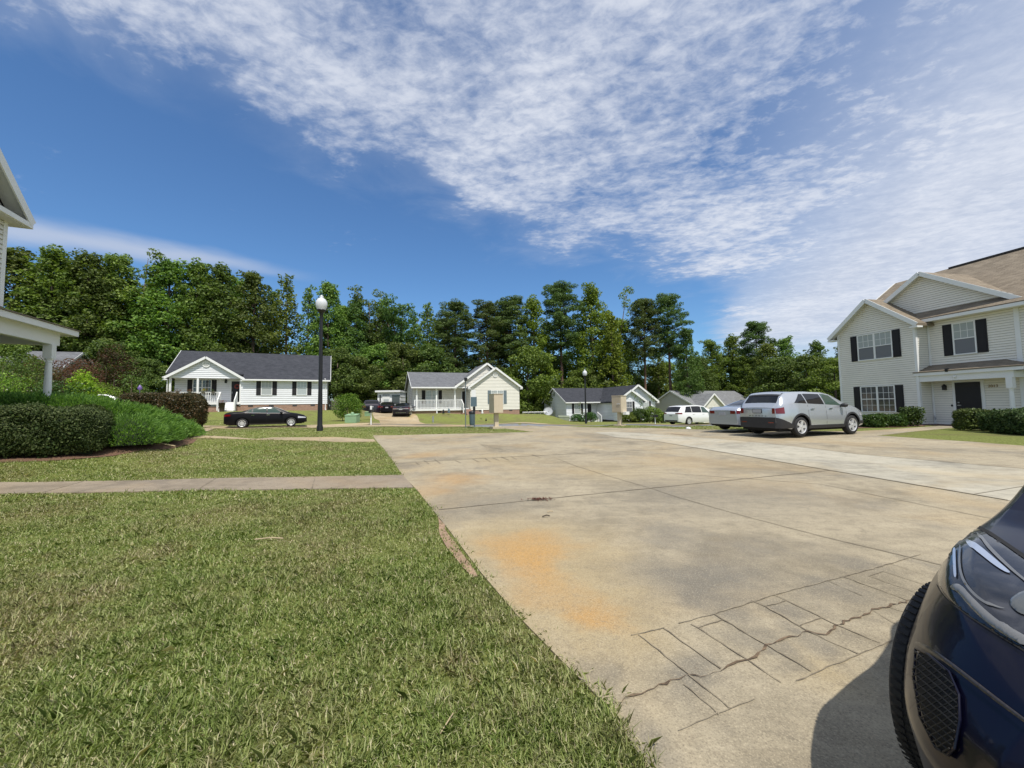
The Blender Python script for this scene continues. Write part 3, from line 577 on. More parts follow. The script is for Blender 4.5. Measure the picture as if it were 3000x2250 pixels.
class House:
    def __init__(s, name, O, ang, z0, label, cat='house', group=None):
        s.z0 = z0; s.root = thing(name, (O[0], O[1], z0), R(ang), label, cat, group)
    def wall(s, m_, u0, u1, v, z0, z1, face='front', name='wall', gable=None, expo=.115, mb=None):
        """face front: plane v, from u0 to u1. face left/right: plane u=v value given in v, from u0..u1 along depth"""
        Z = -s.z0; own = mb is None; mb = mb or MB()
        poly = [(u0, z0 + Z), (u1, z0 + Z), (u1, z1 + Z)] + ([(gable[0], gable[1] + Z)] if gable else []) + [(u0, z1 + Z)]
        if gable and gable[0] < u0 + 1e-6: poly = [(u0, z0 + Z), (u1, z0 + Z), (u1, z1 + Z), (u0, gable[1] + Z)]
        if face == 'front': siding(mb, (0, v, 0), (1, 0, 0), (0, -1, 0), poly, expo)
        if face == 'back': siding(mb, (0, v, 0), (1, 0, 0), (0, 1, 0), poly, expo)
        if face == 'left': siding(mb, (v, 0, 0), (0, 1, 0), (-1, 0, 0), poly, expo)
        if face == 'right': siding(mb, (v, 0, 0), (0, 1, 0), (1, 0, 0), poly, expo)
        return mb.build(name, m_, s.root) if own else mb
    def box(s, name, m_, *b, parent=None, label=None):
        o = MB().box(b[0], b[1], b[2], b[3], b[4] - s.z0, b[5] - s.z0).build(name, m_, parent or s.root)
        if label: o['label'] = label
        return o
    def roof_x(s, name, m_, u0, u1, v0, v1, ze, zr, ov=.3, t=.13, over=.32, skip=None):
        """gable roof, ridge along u between walls v0 and v1"""
        Z = -s.z0; vm = (v0 + v1) / 2; sl = (zr - ze) / (vm - v0); a0, a1 = u0 - ov, u1 + ov; zl = ze - sl * over
        mb = MB(); spans = [(a0, a1)] if not skip else [(a, b) for a, b in ((a0, skip[0]), (skip[1], a1)) if b - a > .05]
        for a, b in spans: mb.slab([(a, v0 - over, zl + Z), (b, v0 - over, zl + Z), (b, vm, zr + Z), (a, vm, zr + Z)], t)
        if skip: zs_ = ze + sl * .45; sa, sb = max(a0, skip[0]), min(a1, skip[1]); mb.slab([(sa, v0 + .45, zs_ + Z), (sb, v0 + .45, zs_ + Z), (sb, vm, zr + Z), (sa, vm, zr + Z)], t)
        mb.slab([(a1, v1 + over, zl + Z), (a0, v1 + over, zl + Z), (a0, vm, zr + Z + .004), (a1, vm, zr + Z + .004)], t)
        o = mb.build(name, m_, s.root)
        for u in (a0 - .012, a1 + .012):
            tb = MB()
            vs_ = v0 - over if not (skip and skip[0] - .01 <= u <= skip[1] + .01) else v0 + .45; zq = ze + sl * (vs_ - v0)
            tb.beam((u, vs_, zq + Z - t * .55), (u, vm, zr + Z - t * .55), .03, .20, (0, 0, 1)); tb.beam((u, v1 + over, zl + Z - t * .55), (u, vm, zr + Z - t * .55), .03, .20, (0, 0, 1))
            tb.build('rake_board', M_WHITE, s.root)
        g = MB(); sf = MB()
        for a, b in spans: g.box(a, b, v0 - over - .10, v0 - over - .005, zl + Z - .15, zl + Z - .01); sf.box(a, b, v0 - over, v0, zl + Z - .17, zl + Z - .155)
        g.build('gutter', M_WHITE, s.root); sf.build('soffit', M_SOFFIT, s.root); return o
    def roof_y(s, name, m_, u0, u1, vf, vb, ze, zr, ov=.3, over=.3, t=.13, trim=True, um=None):
        """gable facing the front: ridge along v from vf (front wall) back to vb"""
        Z = -s.z0; um = um if um is not None else (u0 + u1) / 2; sl = (zr - ze) / (um - u0); a = vf - ov; zl = ze - sl * over; sr = (zr - ze) / (u1 - um); zl2 = ze - sr * over
        mb = MB(); mb.slab([(u0 - over, vb, zl + Z), (u0 - over, a, zl + Z), (um, a, zr + Z), (um, vb, zr + Z)], t)
        mb.slab([(u1 + over, a, zl2 + Z), (u1 + over, vb, zl2 + Z), (um, vb, zr + Z + .004), (um, a, zr + Z + .004)], t)
        o = mb.build(name, m_, s.root)
        if trim:
            tb = MB(); tb.beam((u0 - over, a - .018, zl + Z - t * .6), (um, a - .018, zr + Z - t * .6), .034, .21); tb.beam((u1 + over, a - .018, zl2 + Z - t * .6), (um, a - .018, zr + Z - t * .6), .034, .21)
            tb.box(u0 - over - .03, u0 - .0, a - .02, vf, zl + Z - .22, zl + Z - .135); tb.box(u1 + .0, u1 + over + .03, a - .02, vf, zl2 + Z - .22, zl2 + Z - .135)
            tb.build('rake_board', M_WHITE, s.root)
            sf = MB()
            for (uu, zz_) in ((u0 - over, zl), (u1 + over, zl2)):
                sf.face([(uu, a, zz_ + Z - t - .01), (um, a, zr + Z - t - .01), (um, vf, zr + Z - t - .01), (uu, vf, zz_ + Z - t - .01)])
            sf.build('soffit', M_SOFFIT, s.root)
        return o
    def window(s, u0, u1, z0, z1, v, n=1, pane=None, lower=None, shut=None, shm=None, grid=(3, 2), face='front', sw=.38):
        Z = -s.z0; fr = MB(); ft = .055
        T = (lambda a, b, c0, c1, d0, d1: fr.box(a, b, v - d1, v - d0, c0 + Z, c1 + Z)) if face == 'front' else (lambda a, b, c0, c1, d0, d1: fr.box(v - d1, v - d0, a, b, c0 + Z, c1 + Z))
        T(u0 - ft, u1 + ft, z1, z1 + ft, .0, .055); T(u0 - ft, u1 + ft, z0 - ft, z0, .0, .065); T(u0 - ft, u0, z0, z1, .0, .055); T(u1, u1 + ft, z0, z1, .0, .055)
        wu = (u1 - u0) / n; zm = (z0 + z1) / 2
        for i in range(n):
            a, b = u0 + i * wu, u0 + (i + 1) * wu
            if i: T(a - .045, a + .045, z0, z1, .0, .052); a += .045
            if i < n - 1: b -= .045
            T(a, b, zm - .022, zm + .022, .0, .045)
            if grid:
                for k in range(1, grid[0]): c = a + (b - a) * k / grid[0]; T(c - .008, c + .008, zm + .022, z1, .0, .036)
                for k in range(1, grid[1]): c = zm + (z1 - zm) * k / grid[1]; T(a, b, c - .008, c + .008, .0, .034)
                if lower == 'grid':
                    for k in range(1, grid[0]): c = a + (b - a) * k / grid[0]; T(c - .008, c + .008, z0, zm - .022, .0, .036)
                    for k in range(1, grid[1]): c = z0 + (zm - z0) * k / grid[1]; T(a, b, c - .008, c + .008, .0, .034)
        f = fr.build('window', M_WHITE, s.root); p = MB(); mm = [pane or M_BLIND, M_SCREEN if lower == 'screen' else (pane or M_BLIND)]
        for k, (c0, c1) in enumerate(((zm, z1), (z0, zm))):
            q = MB(); (q.box(u0, u1, v - .026, v - .004, c0 + Z, c1 + Z) if face == 'front' else q.box(v - .026, v - .004, u0, u1, c0 + Z, c1 + Z)); q.build('pane', mm[k], f)
        if shut:
            for a, b in ((u0 - ft - .01 - sw, u0 - ft - .01), (u1 + ft + .01, u1 + ft + .01 + sw)):
                q = MB(); q.box(a, b, v - .045, v - .016, z0 - .04 + Z, z1 + .04 + Z)
                for k in range(2):
                    c0 = z0 + .04 + k * (z1 - z0 + .0) / 2; c1 = c0 + (z1 - z0) / 2 - .10; q.box(a + .05, b - .05, v - .056, v - .045, c0 + Z, c1 + Z)
                q.build('shutter', shm or M_SHUT, s.root)
        return f
    def round_vent(s, u, z, v, r_=.26):
        q = MB(); q.lathe([(r_ * .72, 0), (r_ * .72, -.05), (r_, -.05), (r_, 0)], (u, v, z - s.z0), 24, 'Y'); o = q.build('gable_vent', M_WHITE, s.root)
        d = MB()
        for k in range(5):
            zz = -r_ * .56 + k * r_ * .28; hw = math.sqrt(max(0, (r_ * .7) ** 2 - zz * zz)); d.beam((u - hw, v - .03, z - s.z0 + zz), (u + hw, v - .03, z - s.z0 + zz), .02, r_ * .2, (0, -.5, 1))
        d.build('vent_slats', M_WHITE, o); return o
    def railing(s, p0, p1, z0, h_=.9, n=10, posts=True, zb=None):
        """from (u,v,z) to (u,v,z), follows stairs"""
        q = MB(); a = Vector((p0[0], p0[1], p0[2] - s.z0)); b = Vector((p1[0], p1[1], p1[2] - s.z0)); up_ = Vector((0, 0, 1))
        q.beam(a + up_ * h_, b + up_ * h_, .075, .06); q.beam(a + up_ * .1, b + up_ * .1, .05, .05)
        for k in range(n + 1):
            c = a.lerp(b, (k + .0) / n); w_ = .1 if (posts and k in (0, n)) else .048; hh = h_ + .05 if w_ > .05 else h_
            q.box(c.x - w_ / 2, c.x + w_ / 2, c.y - w_ / 2, c.y + w_ / 2, c.z, c.z + hh)
        return q.build('railing', M_WHITE, s.root)
    def crawl_vents(s, us, v, z, m_=None):
        for u in us:
            q = MB().box(u, u + .4, v - .012, v - .002, z - s.z0, z + .17 - s.z0); q.build('crawl_vent', M_VENT, s.root)
def shingle_uv(o): return o

SH_DARK = shingle_mat('charcoal_shingles', (.022, .024, .030), (.075, .078, .09)); SH_GREY = shingle_mat('grey_shingles', (.085, .088, .095), (.21, .215, .225)); SH_LITE = shingle_mat('light_grey_shingles', (.12, .122, .122), (.27, .275, .28))
SH_TAN = shingle_mat('brown_shingles', (.12, .095, .068), (.32, .265, .195))
SD_WHITE = mat('white_siding', (.80, .81, .83), .6, var=.03, vscale=1.5); SD_CREAM = mat('cream_siding', (.80, .77, .68), .6, var=.03, vscale=1.5); SD_BEIGE = mat('beige_siding', (.85, .81, .72), .6, var=.05, vscale=1.2)
SD_BLUEW = mat('cool_white_siding', (.82, .84, .86), .6, var=.03, vscale=1.5); SD_TAUPE = mat('taupe_siding', (.62, .60, .54), .6)

# ---- white ranch with the porch (left)
h = House('ranch_house', (-30.6, 34.3), 25, 1.3, 'white ranch house with charcoal roof, pedimented porch and black shutters behind the parked black car')
E_, RZ = 4.6, 7.42
b = MB(); h.wall(SD_WHITE, 5.3, 12.7, 0, 1.95, E_, mb=b, expo=.19); h.wall(SD_WHITE, -.1, 5.3, 1.6, 2.0, E_, mb=b, expo=.19); h.wall(SD_WHITE, 0, 1.6, 5.3, 2.0, E_, 'left', mb=b, expo=.19)
h.wall(SD_WHITE, 0, 8.2, 12.7, 1.95, E_, 'right', gable=(4.1, RZ - .1), mb=b, expo=.19); h.wall(SD_WHITE, 1.6, 8.2, -.1, 1.95, E_, 'left', mb=b, expo=.19); h.wall(SD_WHITE, 0, 12.7, 8.2, 1.95, E_, 'back', mb=b, expo=.19)
h.wall(SD_WHITE, 0, 8.2, -.1, E_, E_ + .001, 'left', gable=(4.1, RZ - .1), mb=b, expo=.19)
b.build('wall', SD_WHITE, h.root)
f = MB(); f.box(5.3, 12.68, .02, 8.1, -.6, .65); f.box(-.1, 5.3, .1, 8.1, -.6, .55); f.build('foundation', M_BRICK, h.root)
h.box('porch_floor', M_WHITE, -.2, 5.3, -.05, 1.6, 1.98, 2.2); h.box('porch_ceiling', M_SOFFIT, -.1, 5.28, .12, 1.6, 4.46, 4.5)
h.roof_x('roof', SH_DARK, -.1, 12.7, 0, 8.2, E_, RZ, skip=(-1, 5.45)); h.roof_y('porch_roof', SH_DARK, -.1, 5.3, 0, 3.0, E_ + .02, 6.4, ov=.27)
h.wall(SD_WHITE, -.08, 5.3, 0, E_ - .16, E_ + .03, gable=(2.6, 6.3), name='pediment', expo=.17); h.round_vent(2.6, 5.72, -.03, .3)
cb = MB()
for u in (-.05, 1.93, 5.22): cb.box(u, u + .16, .0, .16, 2.2 - 1.3, E_ - .13 - 1.3); 
cb_parts = []
for u in (-.05, 1.93, 5.20):
    MB().box(u, u + .15, .0, .15, .9, E_ - .12 - 1.3).build('porch_post', M_WHITE, h.root)
h.window(1.28, 2.62, 2.93, 4.34, 1.6, 2, M_PANE, shut=True, lower='grid'); h.window(6.98, 7.80, 2.88, 4.30, 0, 1, M_BLIND, shut=True); h.window(10.0, 10.82, 2.88, 4.28, 0, 1, M_BLIND, shut=True)
d = h.box('door', M_DOORK, 4.26, 5.12, 1.53, 1.585, 2.2, 4.25); h.box('door_frame', M_WHITE, 4.16, 5.22, 1.56, 1.598, 2.2, 4.36); MB().box(4.30, 4.34, 1.49, 1.53, 1.75, 1.95).build('handle', M_METAL, d)
wr = MB(); wr.lathe([(.17, -.03), (.24, 0), (.17, .03), (.12, 0), (.17, -.03)], (4.72, 1.48, 2.45), 16, 'Y'); wr.build('wreath', mat('red_wreath', (.22, .05, .04), .9), h.root)
lm = MB(); lm.box(3.72, 3.88, 1.44, 1.58, 2.78, 2.98); lm.lathe([(.13, 0), (.03, .16), (0, .2)], (3.8, 1.5, 2.98), 8); lm.build('wall_lantern', M_BLACK, h.root)
h.railing((-.0, .06, 2.2), (3.62, .06, 2.2), 0, .92, 22); h.railing((3.72, -.95, 1.42), (3.72, .02, 2.2), 0, .92, 5); h.railing((5.0, -.95, 1.42), (5.0, .02, 2.2), 0, .92, 5)
st_ = MB()
for k in range(4): st_.box(3.76, 4.96, -.95 + k * .24, -.7 + k * .24 + .02, -.2, .17 + k * .19)
st_.build('steps', M_WHITE, h.root); h.crawl_vents([5.9, 7.6, 9.6, 11.2], .02, 1.73)
g = MB(); g.tube([(12.5, -.38, 3.2), (12.55, -.08, 3.0), (12.55, -.07, .1), (12.6, -.35, .02)], .045, 8); g.build('downspout', M_WHITE, h.root)
g = MB(); g.tube([(-.4, -.38, 3.15), (-.15, -.06, 2.95), (-.15, -.06, .1)], .045, 8); g.build('downspout', M_WHITE, h.root)
H1 = h
def local(hs, u, v): a = hs.root.rotation_euler.z; l = hs.root.location; return (l.x + u * math.cos(a) - v * math.sin(a), l.y + u * math.sin(a) + v * math.cos(a))

# ---- cream ranch with two gables (centre)
h = House('ranch_house', (-10.75, 42), 20, .55, 'cream ranch house with grey roof, long white porch rail and two front gables')
E_, RZ = 3.82, 5.72
O2 = Vector((-10.75, 42)); a = R(20)
def u_at(px, Y0v=0, hs=None):
    """local u of the front plane (shifted by v) seen at photo column px"""
    a_ = hs.root.rotation_euler.z; o = hs.root.location; ux_ = np.array([math.cos(a_), math.sin(a_)]); vx = np.array([-math.sin(a_), math.cos(a_)])
    dr = ray(px, 1190); p0 = np.array([o.x, o.y]) + vx * Y0v; A = np.array([[ux_[0], -dr[0]], [ux_[1], -dr[1]]]); s_ = np.linalg.solve(A, -p0); return float(s_[0])
uL = 0.0; uG1 = u_at(1331, -.0, h); uP = u_at(1378, -.5, h); uR = u_at(1522, -.5, h); uA = u_at(1457, -.9, h); uB = u_at(1427, 0, h)
b = MB(); h.wall(SD_CREAM, 0, uP, 1.8, 1.1, E_, mb=b, expo=.2); h.wall(SD_CREAM, 1.8, 8.2, 0, .9, E_, 'left', mb=b, expo=.2); h.wall(SD_CREAM, -.0, 8.2, 0, E_, E_ + .001, 'left', gable=(4.1, RZ - .1), mb=b, expo=.2)
h.wall(SD_CREAM, uP, uR, -.5, 1.05, E_ + .1, gable=((uP + uR) / 2, 5.75), mb=b, expo=.17); h.wall(SD_CREAM, -.5, 8.2, uR, 1.05, E_, 'right', mb=b, expo=.2); h.wall(SD_CREAM, -.5, 1.8, uP, 1.05, E_, 'left', mb=b, expo=.2)
h.wall(SD_CREAM, 0, uR, 8.2, .9, E_, 'back', mb=b, expo=.2); b.build('wall', SD_CREAM, h.root)
um2 = uB; hw = um2 - uG1
h.wall(SD_CREAM, uG1 + .1, um2 + hw * .55, 0, E_ - .05, E_ + .0, gable=(um2, 6.35), name='gable_wall', expo=.17)
h.roof_x('roof', SH_GREY, 0, uR - 1.5, 0, 8.2, E_, RZ - .05, ov=.3, skip=(uG1 + .15, uR)); h.roof_y('cross_roof', SH_GREY, uG1 + .2, 2 * um2 - uG1 - .2, 0, 5.0, E_, 6.5, ov=.27, over=.25); h.roof_y('wing_roof', SH_GREY, uP, uR, -.5, 5.5, E_ + .02, 5.95, ov=.27)
h.round_vent((uP + uR) / 2, 5.1, -.53, .29)
f = MB(); f.box(.02, uP, .1, 8, -.5, .55); f.box(uP + .01, uR - .01, -.47, 8, -.6, .52); f.build('foundation', M_BRICK, h.root)
h.box('porch_floor', M_WHITE, -.1, uP, -.05, 1.8, 1.05, 1.28); h.box('porch_ceiling', M_SOFFIT, 0, uP, .05, 1.8, E_ - .12, E_ - .08); h.box('porch_beam', M_WHITE, 0, uP, -.02, .12, E_ - .26, E_ - .1)
for px in (1221, 1279, 1333):
    u = u_at(px, 0, h); MB().box(u - .08, u + .08, -.02, .14, .73, E_ - .26 - .55).build('porch_post', M_WHITE, h.root)
h.railing((.1, .05, 1.28), (u_at(1352, 0, h), .05, 1.28), 0, .95, 34); h.railing((u_at(1353, 0, h), .05, 1.28), (u_at(1358, -1, h), -1.0, .75), 0, .95, 5)
h.window(u_at(1248, 1.8, h), u_at(1283, 1.8, h), 1.9, 3.35, 1.8, 2, M_BLIND, shut=True, sw=.4); uw0, uw1 = u_at(1440, -.5, h), u_at(1474, -.5, h); h.window(uw0, uw1, 1.75, 3.25, -.5, 2, M_BLIND, shut=True, shm=M_SHUTB, sw=.38)
d0 = u_at(1354, 1.8, h); d = h.box('door', M_DOORK, d0, d0 + .75, 1.73, 1.785, 1.3, 3.25); h.box('door_frame', M_WHITE, d0 - .12, d0 + .87, 1.76, 1.798, 1.3, 3.37); MB().box(d0 + .05, d0 + .09, 1.68, 1.73, .72, .9).build('handle', M_METAL, d)
h.crawl_vents([2.6, uP + 1.0], .09, .85); h.crawl_vents([uP + 1.0, uR - 1.3], -.47, .87)
sd = MB(); [sd.box(u_at(1362, -.6, h), u_at(1380, -.6, h), -1.6 + k * .3, -1.3 + k * .3, -.3, .1 + k * .17) for k in range(4)]; sd.build('steps', M_BRICK, h.root)
h.window(4.4, 5.0, 1.9, 3.0, -.0, 1, M_PANE, face='left', grid=None)
q = MB(); q.box(0, 0, 0, 0, 0, 0)
H2 = h

# ---- white flat-roofed sunroom left of it
h = House('sunroom', (-17.2, 49.6), 2, .8, 'small white flat-roofed sunroom with a storm door behind the dark cars', 'sunroom')
Y_ = 49.6
def uu(px): return at(px, 1190, Y_)[0] + 17.2
b = MB(); h.wall(SD_WHITE, uu(1106), uu(1172), 0, .8, 3.45, mb=b, expo=.5); h.wall(SD_WHITE, 0, 3, uu(1106), .8, 3.45, 'left', mb=b, expo=.5); h.wall(SD_WHITE, 0, 3, uu(1172), .8, 3.45, 'right', mb=b, expo=.5); b.build('wall', SD_WHITE, h.root)
MB().box(uu(1101), uu(1174), -.35, 3.2, 2.65, 2.88).build('roof', M_WHITE, h.root)
d = h.box('door', M_WHITE, uu(1120), uu(1142), -.06, -.02, .9, 3.0); MB().box(uu(1124), uu(1139), -.075, -.061, .5, 1.75).build('pane', M_BLIND, d); h.box('transom', M_PANE, uu(1121), uu(1141), -.05, -.02, 3.05, 3.15)
h.box('window', M_PANE, uu(1148), uu(1171), -.05, -.018, 1.9, 3.1); h.box('window', M_PANE, uu(1112), uu(1116), -.05, -.018, 2.1, 3.1); h.box('wall_panel', M_WHITE, uu(1148), uu(1171), -.08, -.02, .8, 1.8)

# ---- white house with the vines (right of centre)
h = House('ranch_house', (7.0, 50.0), 15.8, -.78, 'white house with charcoal roof, satellite dish and vines over its right wing')
E_, RZ = 1.98, 3.85
b = MB(); h.wall(SD_BLUEW, 0, 8.1, 0, -.6, E_, 'left', gable=(4.05, RZ - .1), mb=b, expo=.19); h.wall(SD_BLUEW, 0, 3.0, 0, -.6, E_, mb=b, expo=.19); h.wall(SD_BLUEW, 3.0, 5.0, 1.2, -.6, E_, mb=b, expo=.19); h.wall(SD_BLUEW, 0, 1.2, 3.0, -.6, E_, 'right', mb=b, expo=.19)
h.wall(SD_BLUEW, -4.4, 1.2, 5.0, -.5, E_, 'left', mb=b, expo=.19); h.wall(SD_BLUEW, 5.0, 10.2, -4.4, -.5, E_, gable=(7.6, 3.72), mb=b, expo=.17); h.wall(SD_BLUEW, -4.4, 8.1, 10.2, -.5, E_, 'right', mb=b, expo=.19)
h.wall(SD_BLUEW, 4.3, 7.9, -5.2, -.5, E_, gable=(6.1, 3.12), mb=b, expo=.17); h.wall(SD_BLUEW, -5.2, -4.4, 4.3, -.5, E_, 'left', mb=b, expo=.19); h.wall(SD_BLUEW, -5.2, -4.4, 7.9, -.5, E_, 'right', mb=b, expo=.19); h.wall(SD_BLUEW, 0, 10.2, 8.1, -.6, E_, 'back', mb=b, expo=.19)
b.build('wall', SD_BLUEW, h.root)
h.box('foundation', M_VENT, .05, 10.1, .1, 8.0, -1.3, -.6); h.box('foundation', M_VENT, 5.04, 10.1, -4.3, .1, -1.3, -.5)
h.roof_x('roof', SH_DARK, 0, 7.6, 0, 8.1, E_, RZ, ov=.25, skip=(5.0, 8)); h.roof_y('wing_roof', SH_DARK, 5.0, 10.2, -4.4, 4.0, E_, 3.86, ov=.35); h.roof_y('gable_roof', SH_DARK, 4.3, 7.9, -5.2, -3.0, E_ + .02, 3.2, ov=.35)
h.round_vent(7.25, 3.0, -4.43, .22); h.box('gable_vent', M_METAL, -.03, -.005, 3.8, 4.3, 2.7, 3.25)
h.window(1.15, 2.0, .35, 1.75, 0, 1, M_BLIND, shut=True, sw=.3); h.window(5.3, 6.3, .35, 1.75, -5.2, 1, M_SCREEN, shut=True, sw=.3); h.window(8.35, 9.2, .35, 1.75, -4.4, 1, M_BLIND, shut=True, sw=.26)
d = h.box('door', M_DOORK, 3.35, 4.15, 1.13, 1.185, -.4, 1.55); h.box('door_frame', M_WHITE, 3.25, 4.25, 1.16, 1.198, -.4, 1.65); MB().box(3.4, 3.44, 1.09, 1.13, 1.2, 1.4).build('handle', M_METAL, d)
h.box('porch_floor', M_WHITE, 3.0, 5.0, -.3, 1.2, -.8, -.45); h.railing((4.3, -1.3, -.9), (4.3, -.3, -.45), 0, .9, 4)
H3 = h
# ---- grey house behind the white van
h = House('ranch_house', (27.3, 57.2), 26, -1.6, 'taupe house with light grey roof rising behind the white van')
E_, RZ = 1.1, 3.5
b = MB(); h.wall(SD_TAUPE, 0, 9, 0, -1.4, E_, 'left', gable=(4.5, RZ - .1), mb=b); h.wall(SD_TAUPE, 4.5, 15, 0, -1.4, E_, mb=b); h.wall(SD_TAUPE, 0, 9, 15, -1.4, E_, 'right', gable=(4.5, RZ - .1), mb=b); h.wall(SD_TAUPE, 0, 15, 9, -1.4, E_, 'back', mb=b); b.build('wall', SD_TAUPE, h.root)
h.wall(SD_CREAM, .1, 4.6, -1.0, -1.4, E_, gable=(2.35, 2.75), name='gable_wall'); b = MB(); h.wall(SD_TAUPE, -1, 0, .1, -1.4, E_, 'left', mb=b); h.wall(SD_TAUPE, -1, 0, 4.6, -1.4, E_, 'right', mb=b); b.build('wall', SD_TAUPE, h.root)
h.roof_x('roof', SH_LITE, 0, 15, 0, 9, E_, RZ); h.roof_y('gable_roof', SH_LITE, .1, 4.6, -1, 3, E_, 2.86, ov=.3)
h.window(1.4, 3.2, -.6, .8, -1.0, 2, M_BLIND); H4 = h
# ---- far left grey-roofed house behind the shrubs
h = House('ranch_house', (-60.5, 30.6), 19, 1.7, 'distant house with grey roof seen under the porch at far left')
E_, RZ = 5.0, 7.75
b = MB(); h.wall(SD_CREAM, 0, 17.5, 0, 1.9, E_, mb=b); h.wall(SD_CREAM, 0, 8, 17.5, 1.9, E_, 'right', gable=(4, RZ - .1), mb=b); h.wall(SD_CREAM, 0, 8, 0, 1.9, E_, 'left', gable=(4, RZ - .1), mb=b); h.wall(SD_CREAM, 0, 17.5, 8, 1.9, E_, 'back', mb=b); b.build('wall', SD_CREAM, h.root)
h.roof_x('roof', SH_GREY, 0, 17.5, 0, 8, E_, RZ); h.window(13, 14.2, 3, 4.4, 0, 2, M_BLIND, shut=True)

# ---- two-storey house on the right
h = House('two_storey_house', (20.1, 23.5), -80, .12, 'beige two-storey house with brown roof, twin gables and small front porch at the right edge')
E_ = 5.58; B_ = SD_BEIGE
b = MB(); h.wall(B_, 0, 3.92, 0, .22, E_, gable=(1.9, 7.1), mb=b); h.wall(B_, 0, .8, 3.92, .22, E_, 'right', mb=b); h.wall(B_, 3.92, 7.15, .8, .22, E_, mb=b); h.wall(B_, 7.15, 14.0, .81, .22, E_, mb=b)
h.wall(B_, 0, 10.4, 0, .22, E_, 'left', gable=(5.2, 9.0), mb=b); h.wall(B_, .8, 10.4, 14.0, .22, E_, 'right', mb=b); h.wall(B_, 0, 14, 10.4, .22, E_, 'back', mb=b)
b.build('wall', B_, h.root); h.wall(B_, .35, 7.35, .95, E_ + .25, E_ + .28, gable=(3.85, 8.02), name='gable_wall')
Z = -h.z0
MB().box(.02, 13.9, .82, 10.3, -.6, .1).build('foundation', mat('foundation_grey', (.2, .18, .16), .9), h.root); MB().box(.02, 3.9, .02, .82, -.6, .1).build('foundation', MATS['foundation_grey'], h.root)
c = MB()
for bx in ((-.03, .09, -.03, .06), (3.84, 3.955, -.03, .09), (7.02, 7.18, .76, .85), (3.945, 4.02, .75, .8)): MB().box(*bx, .1, E_ + Z).build('corner_trim', M_WHITE, h.root)
h.roof_y('bay_roof', SH_TAN, 0, 3.92, 0, 3.2, E_ + .02, 7.2, ov=.34, um=1.92, over=.32)
h.roof_y('gable_roof', SH_TAN, .3, 7.4, .95, 6.0, E_ + .18, 8.14, ov=.3, over=.2)
# main roof, with its left gable end
mr = MB(); mr.slab([(-.35, .35, 5.62 + Z), (14.3, .35, 5.62 + Z), (14.3, 5.2, 9.08 + Z), (-.35, 5.2, 9.08 + Z)], .14); mr.slab([(14.3, 10.7, 5.3 + Z), (-.35, 10.7, 5.3 + Z), (-.35, 5.2, 9.084 + Z), (14.3, 5.2, 9.084 + Z)], .14); mr.build('roof', SH_TAN, h.root)
t_ = MB(); t_.beam((-.37, .35, 5.55 + Z), (-.37, 5.2, 9.0 + Z), .035, .2); t_.beam((-.37, 10.7, 5.25 + Z), (-.37, 5.2, 9.0 + Z), .035, .2); t_.build('rake_board', M_WHITE, h.root)
MB().box(2.4, 14, 5.08, 5.32, 9.05 + Z, 9.13 + Z).build('ridge_vent', M_VENT, h.root)
g = MB(); g.box(4.0, 7.62, .34, .42, 5.42 + Z, 5.57 + Z); g.box(4.0, 7.62, .42, .8, 5.42 + Z, 5.44 + Z); g.box(7.62, 14, .30, .42, 5.42 + Z, 5.57 + Z); g.build('gutter', M_WHITE, h.root)
# porch: beam, fascia, low roof, turned column
g = MB(); g.box(3.95, 7.25, .02, .2, 2.36 + Z, 2.66 + Z); g.box(3.76, 7.56, -.06, .02, 2.66 + Z, 2.82 + Z); g.box(7.54, 7.58, -.05, .8, 2.66 + Z, 2.82 + Z); g.box(7.05, 7.24, .2, .8, 2.36 + Z, 2.66 + Z); g.build('porch_beam', M_WHITE, h.root)
g = MB(); g.slab([(3.74, -.08, 2.86 + Z), (7.6, -.08, 2.86 + Z), (6.6, .8, 3.22 + Z), (3.94, .8, 3.22 + Z)], .05); g.slab([(7.6, -.08, 2.86 + Z), (7.6, .8, 2.9 + Z), (6.6, .8, 3.22 + Z)], .05); g.build('porch_roof', SH_TAN, h.root)
h.box('porch_ceiling', M_SOFFIT, 3.95, 7.5, .2, .8, 2.62, 2.65)
def turned_column(parent, u, v, zb, zt, w_=.2, m_=None):
    H0 = zt - zb; q = MB(); q.box(u - w_ / 2, u + w_ / 2, v - w_ / 2, v + w_ / 2, zt - .26 * H0 * .8, zt); q.box(u - w_ / 2, u + w_ / 2, v - w_ / 2, v + w_ / 2, zb, zb + .18 * H0)
    r_ = w_ / 2; pr = [(r_ * .95, zb + .18 * H0), (r_ * 1.0, zb + .21 * H0), (r_ * .78, zb + .225 * H0), (r_ * .92, zb + .24 * H0), (r_ * .75, zb + .26 * H0), (r_ * .86, zb + .33 * H0), (r_ * .74, zb + .66 * H0), (r_ * .62, zb + .735 * H0), (r_ * .8, zb + .745 * H0), (r_ * .66, zb + .76 * H0), (r_ * .95, zb + .78 * H0), (r_ * .9, zb + .80 * H0)]
    q.lathe(pr, (u, v, 0), 20); return q.build('column', m_ or M_WHITE, parent, smooth=False)
turned_column(h.root, 7.1, .11, .05, 2.36 + Z, .2)
h.window(1.18, 2.85, 3.8, 5.2, 0, 2, M_BLIND, lower='screen', shut=True, grid=(3, 2), sw=.36); h.window(1.18, 2.82, .85, 2.22, 0, 2, M_PANE, lower='grid', shut=True, sw=.36); h.window(4.98, 5.72, 3.65, 5.12, .8, 1, M_BLIND, lower='screen', shut=True, sw=.36)
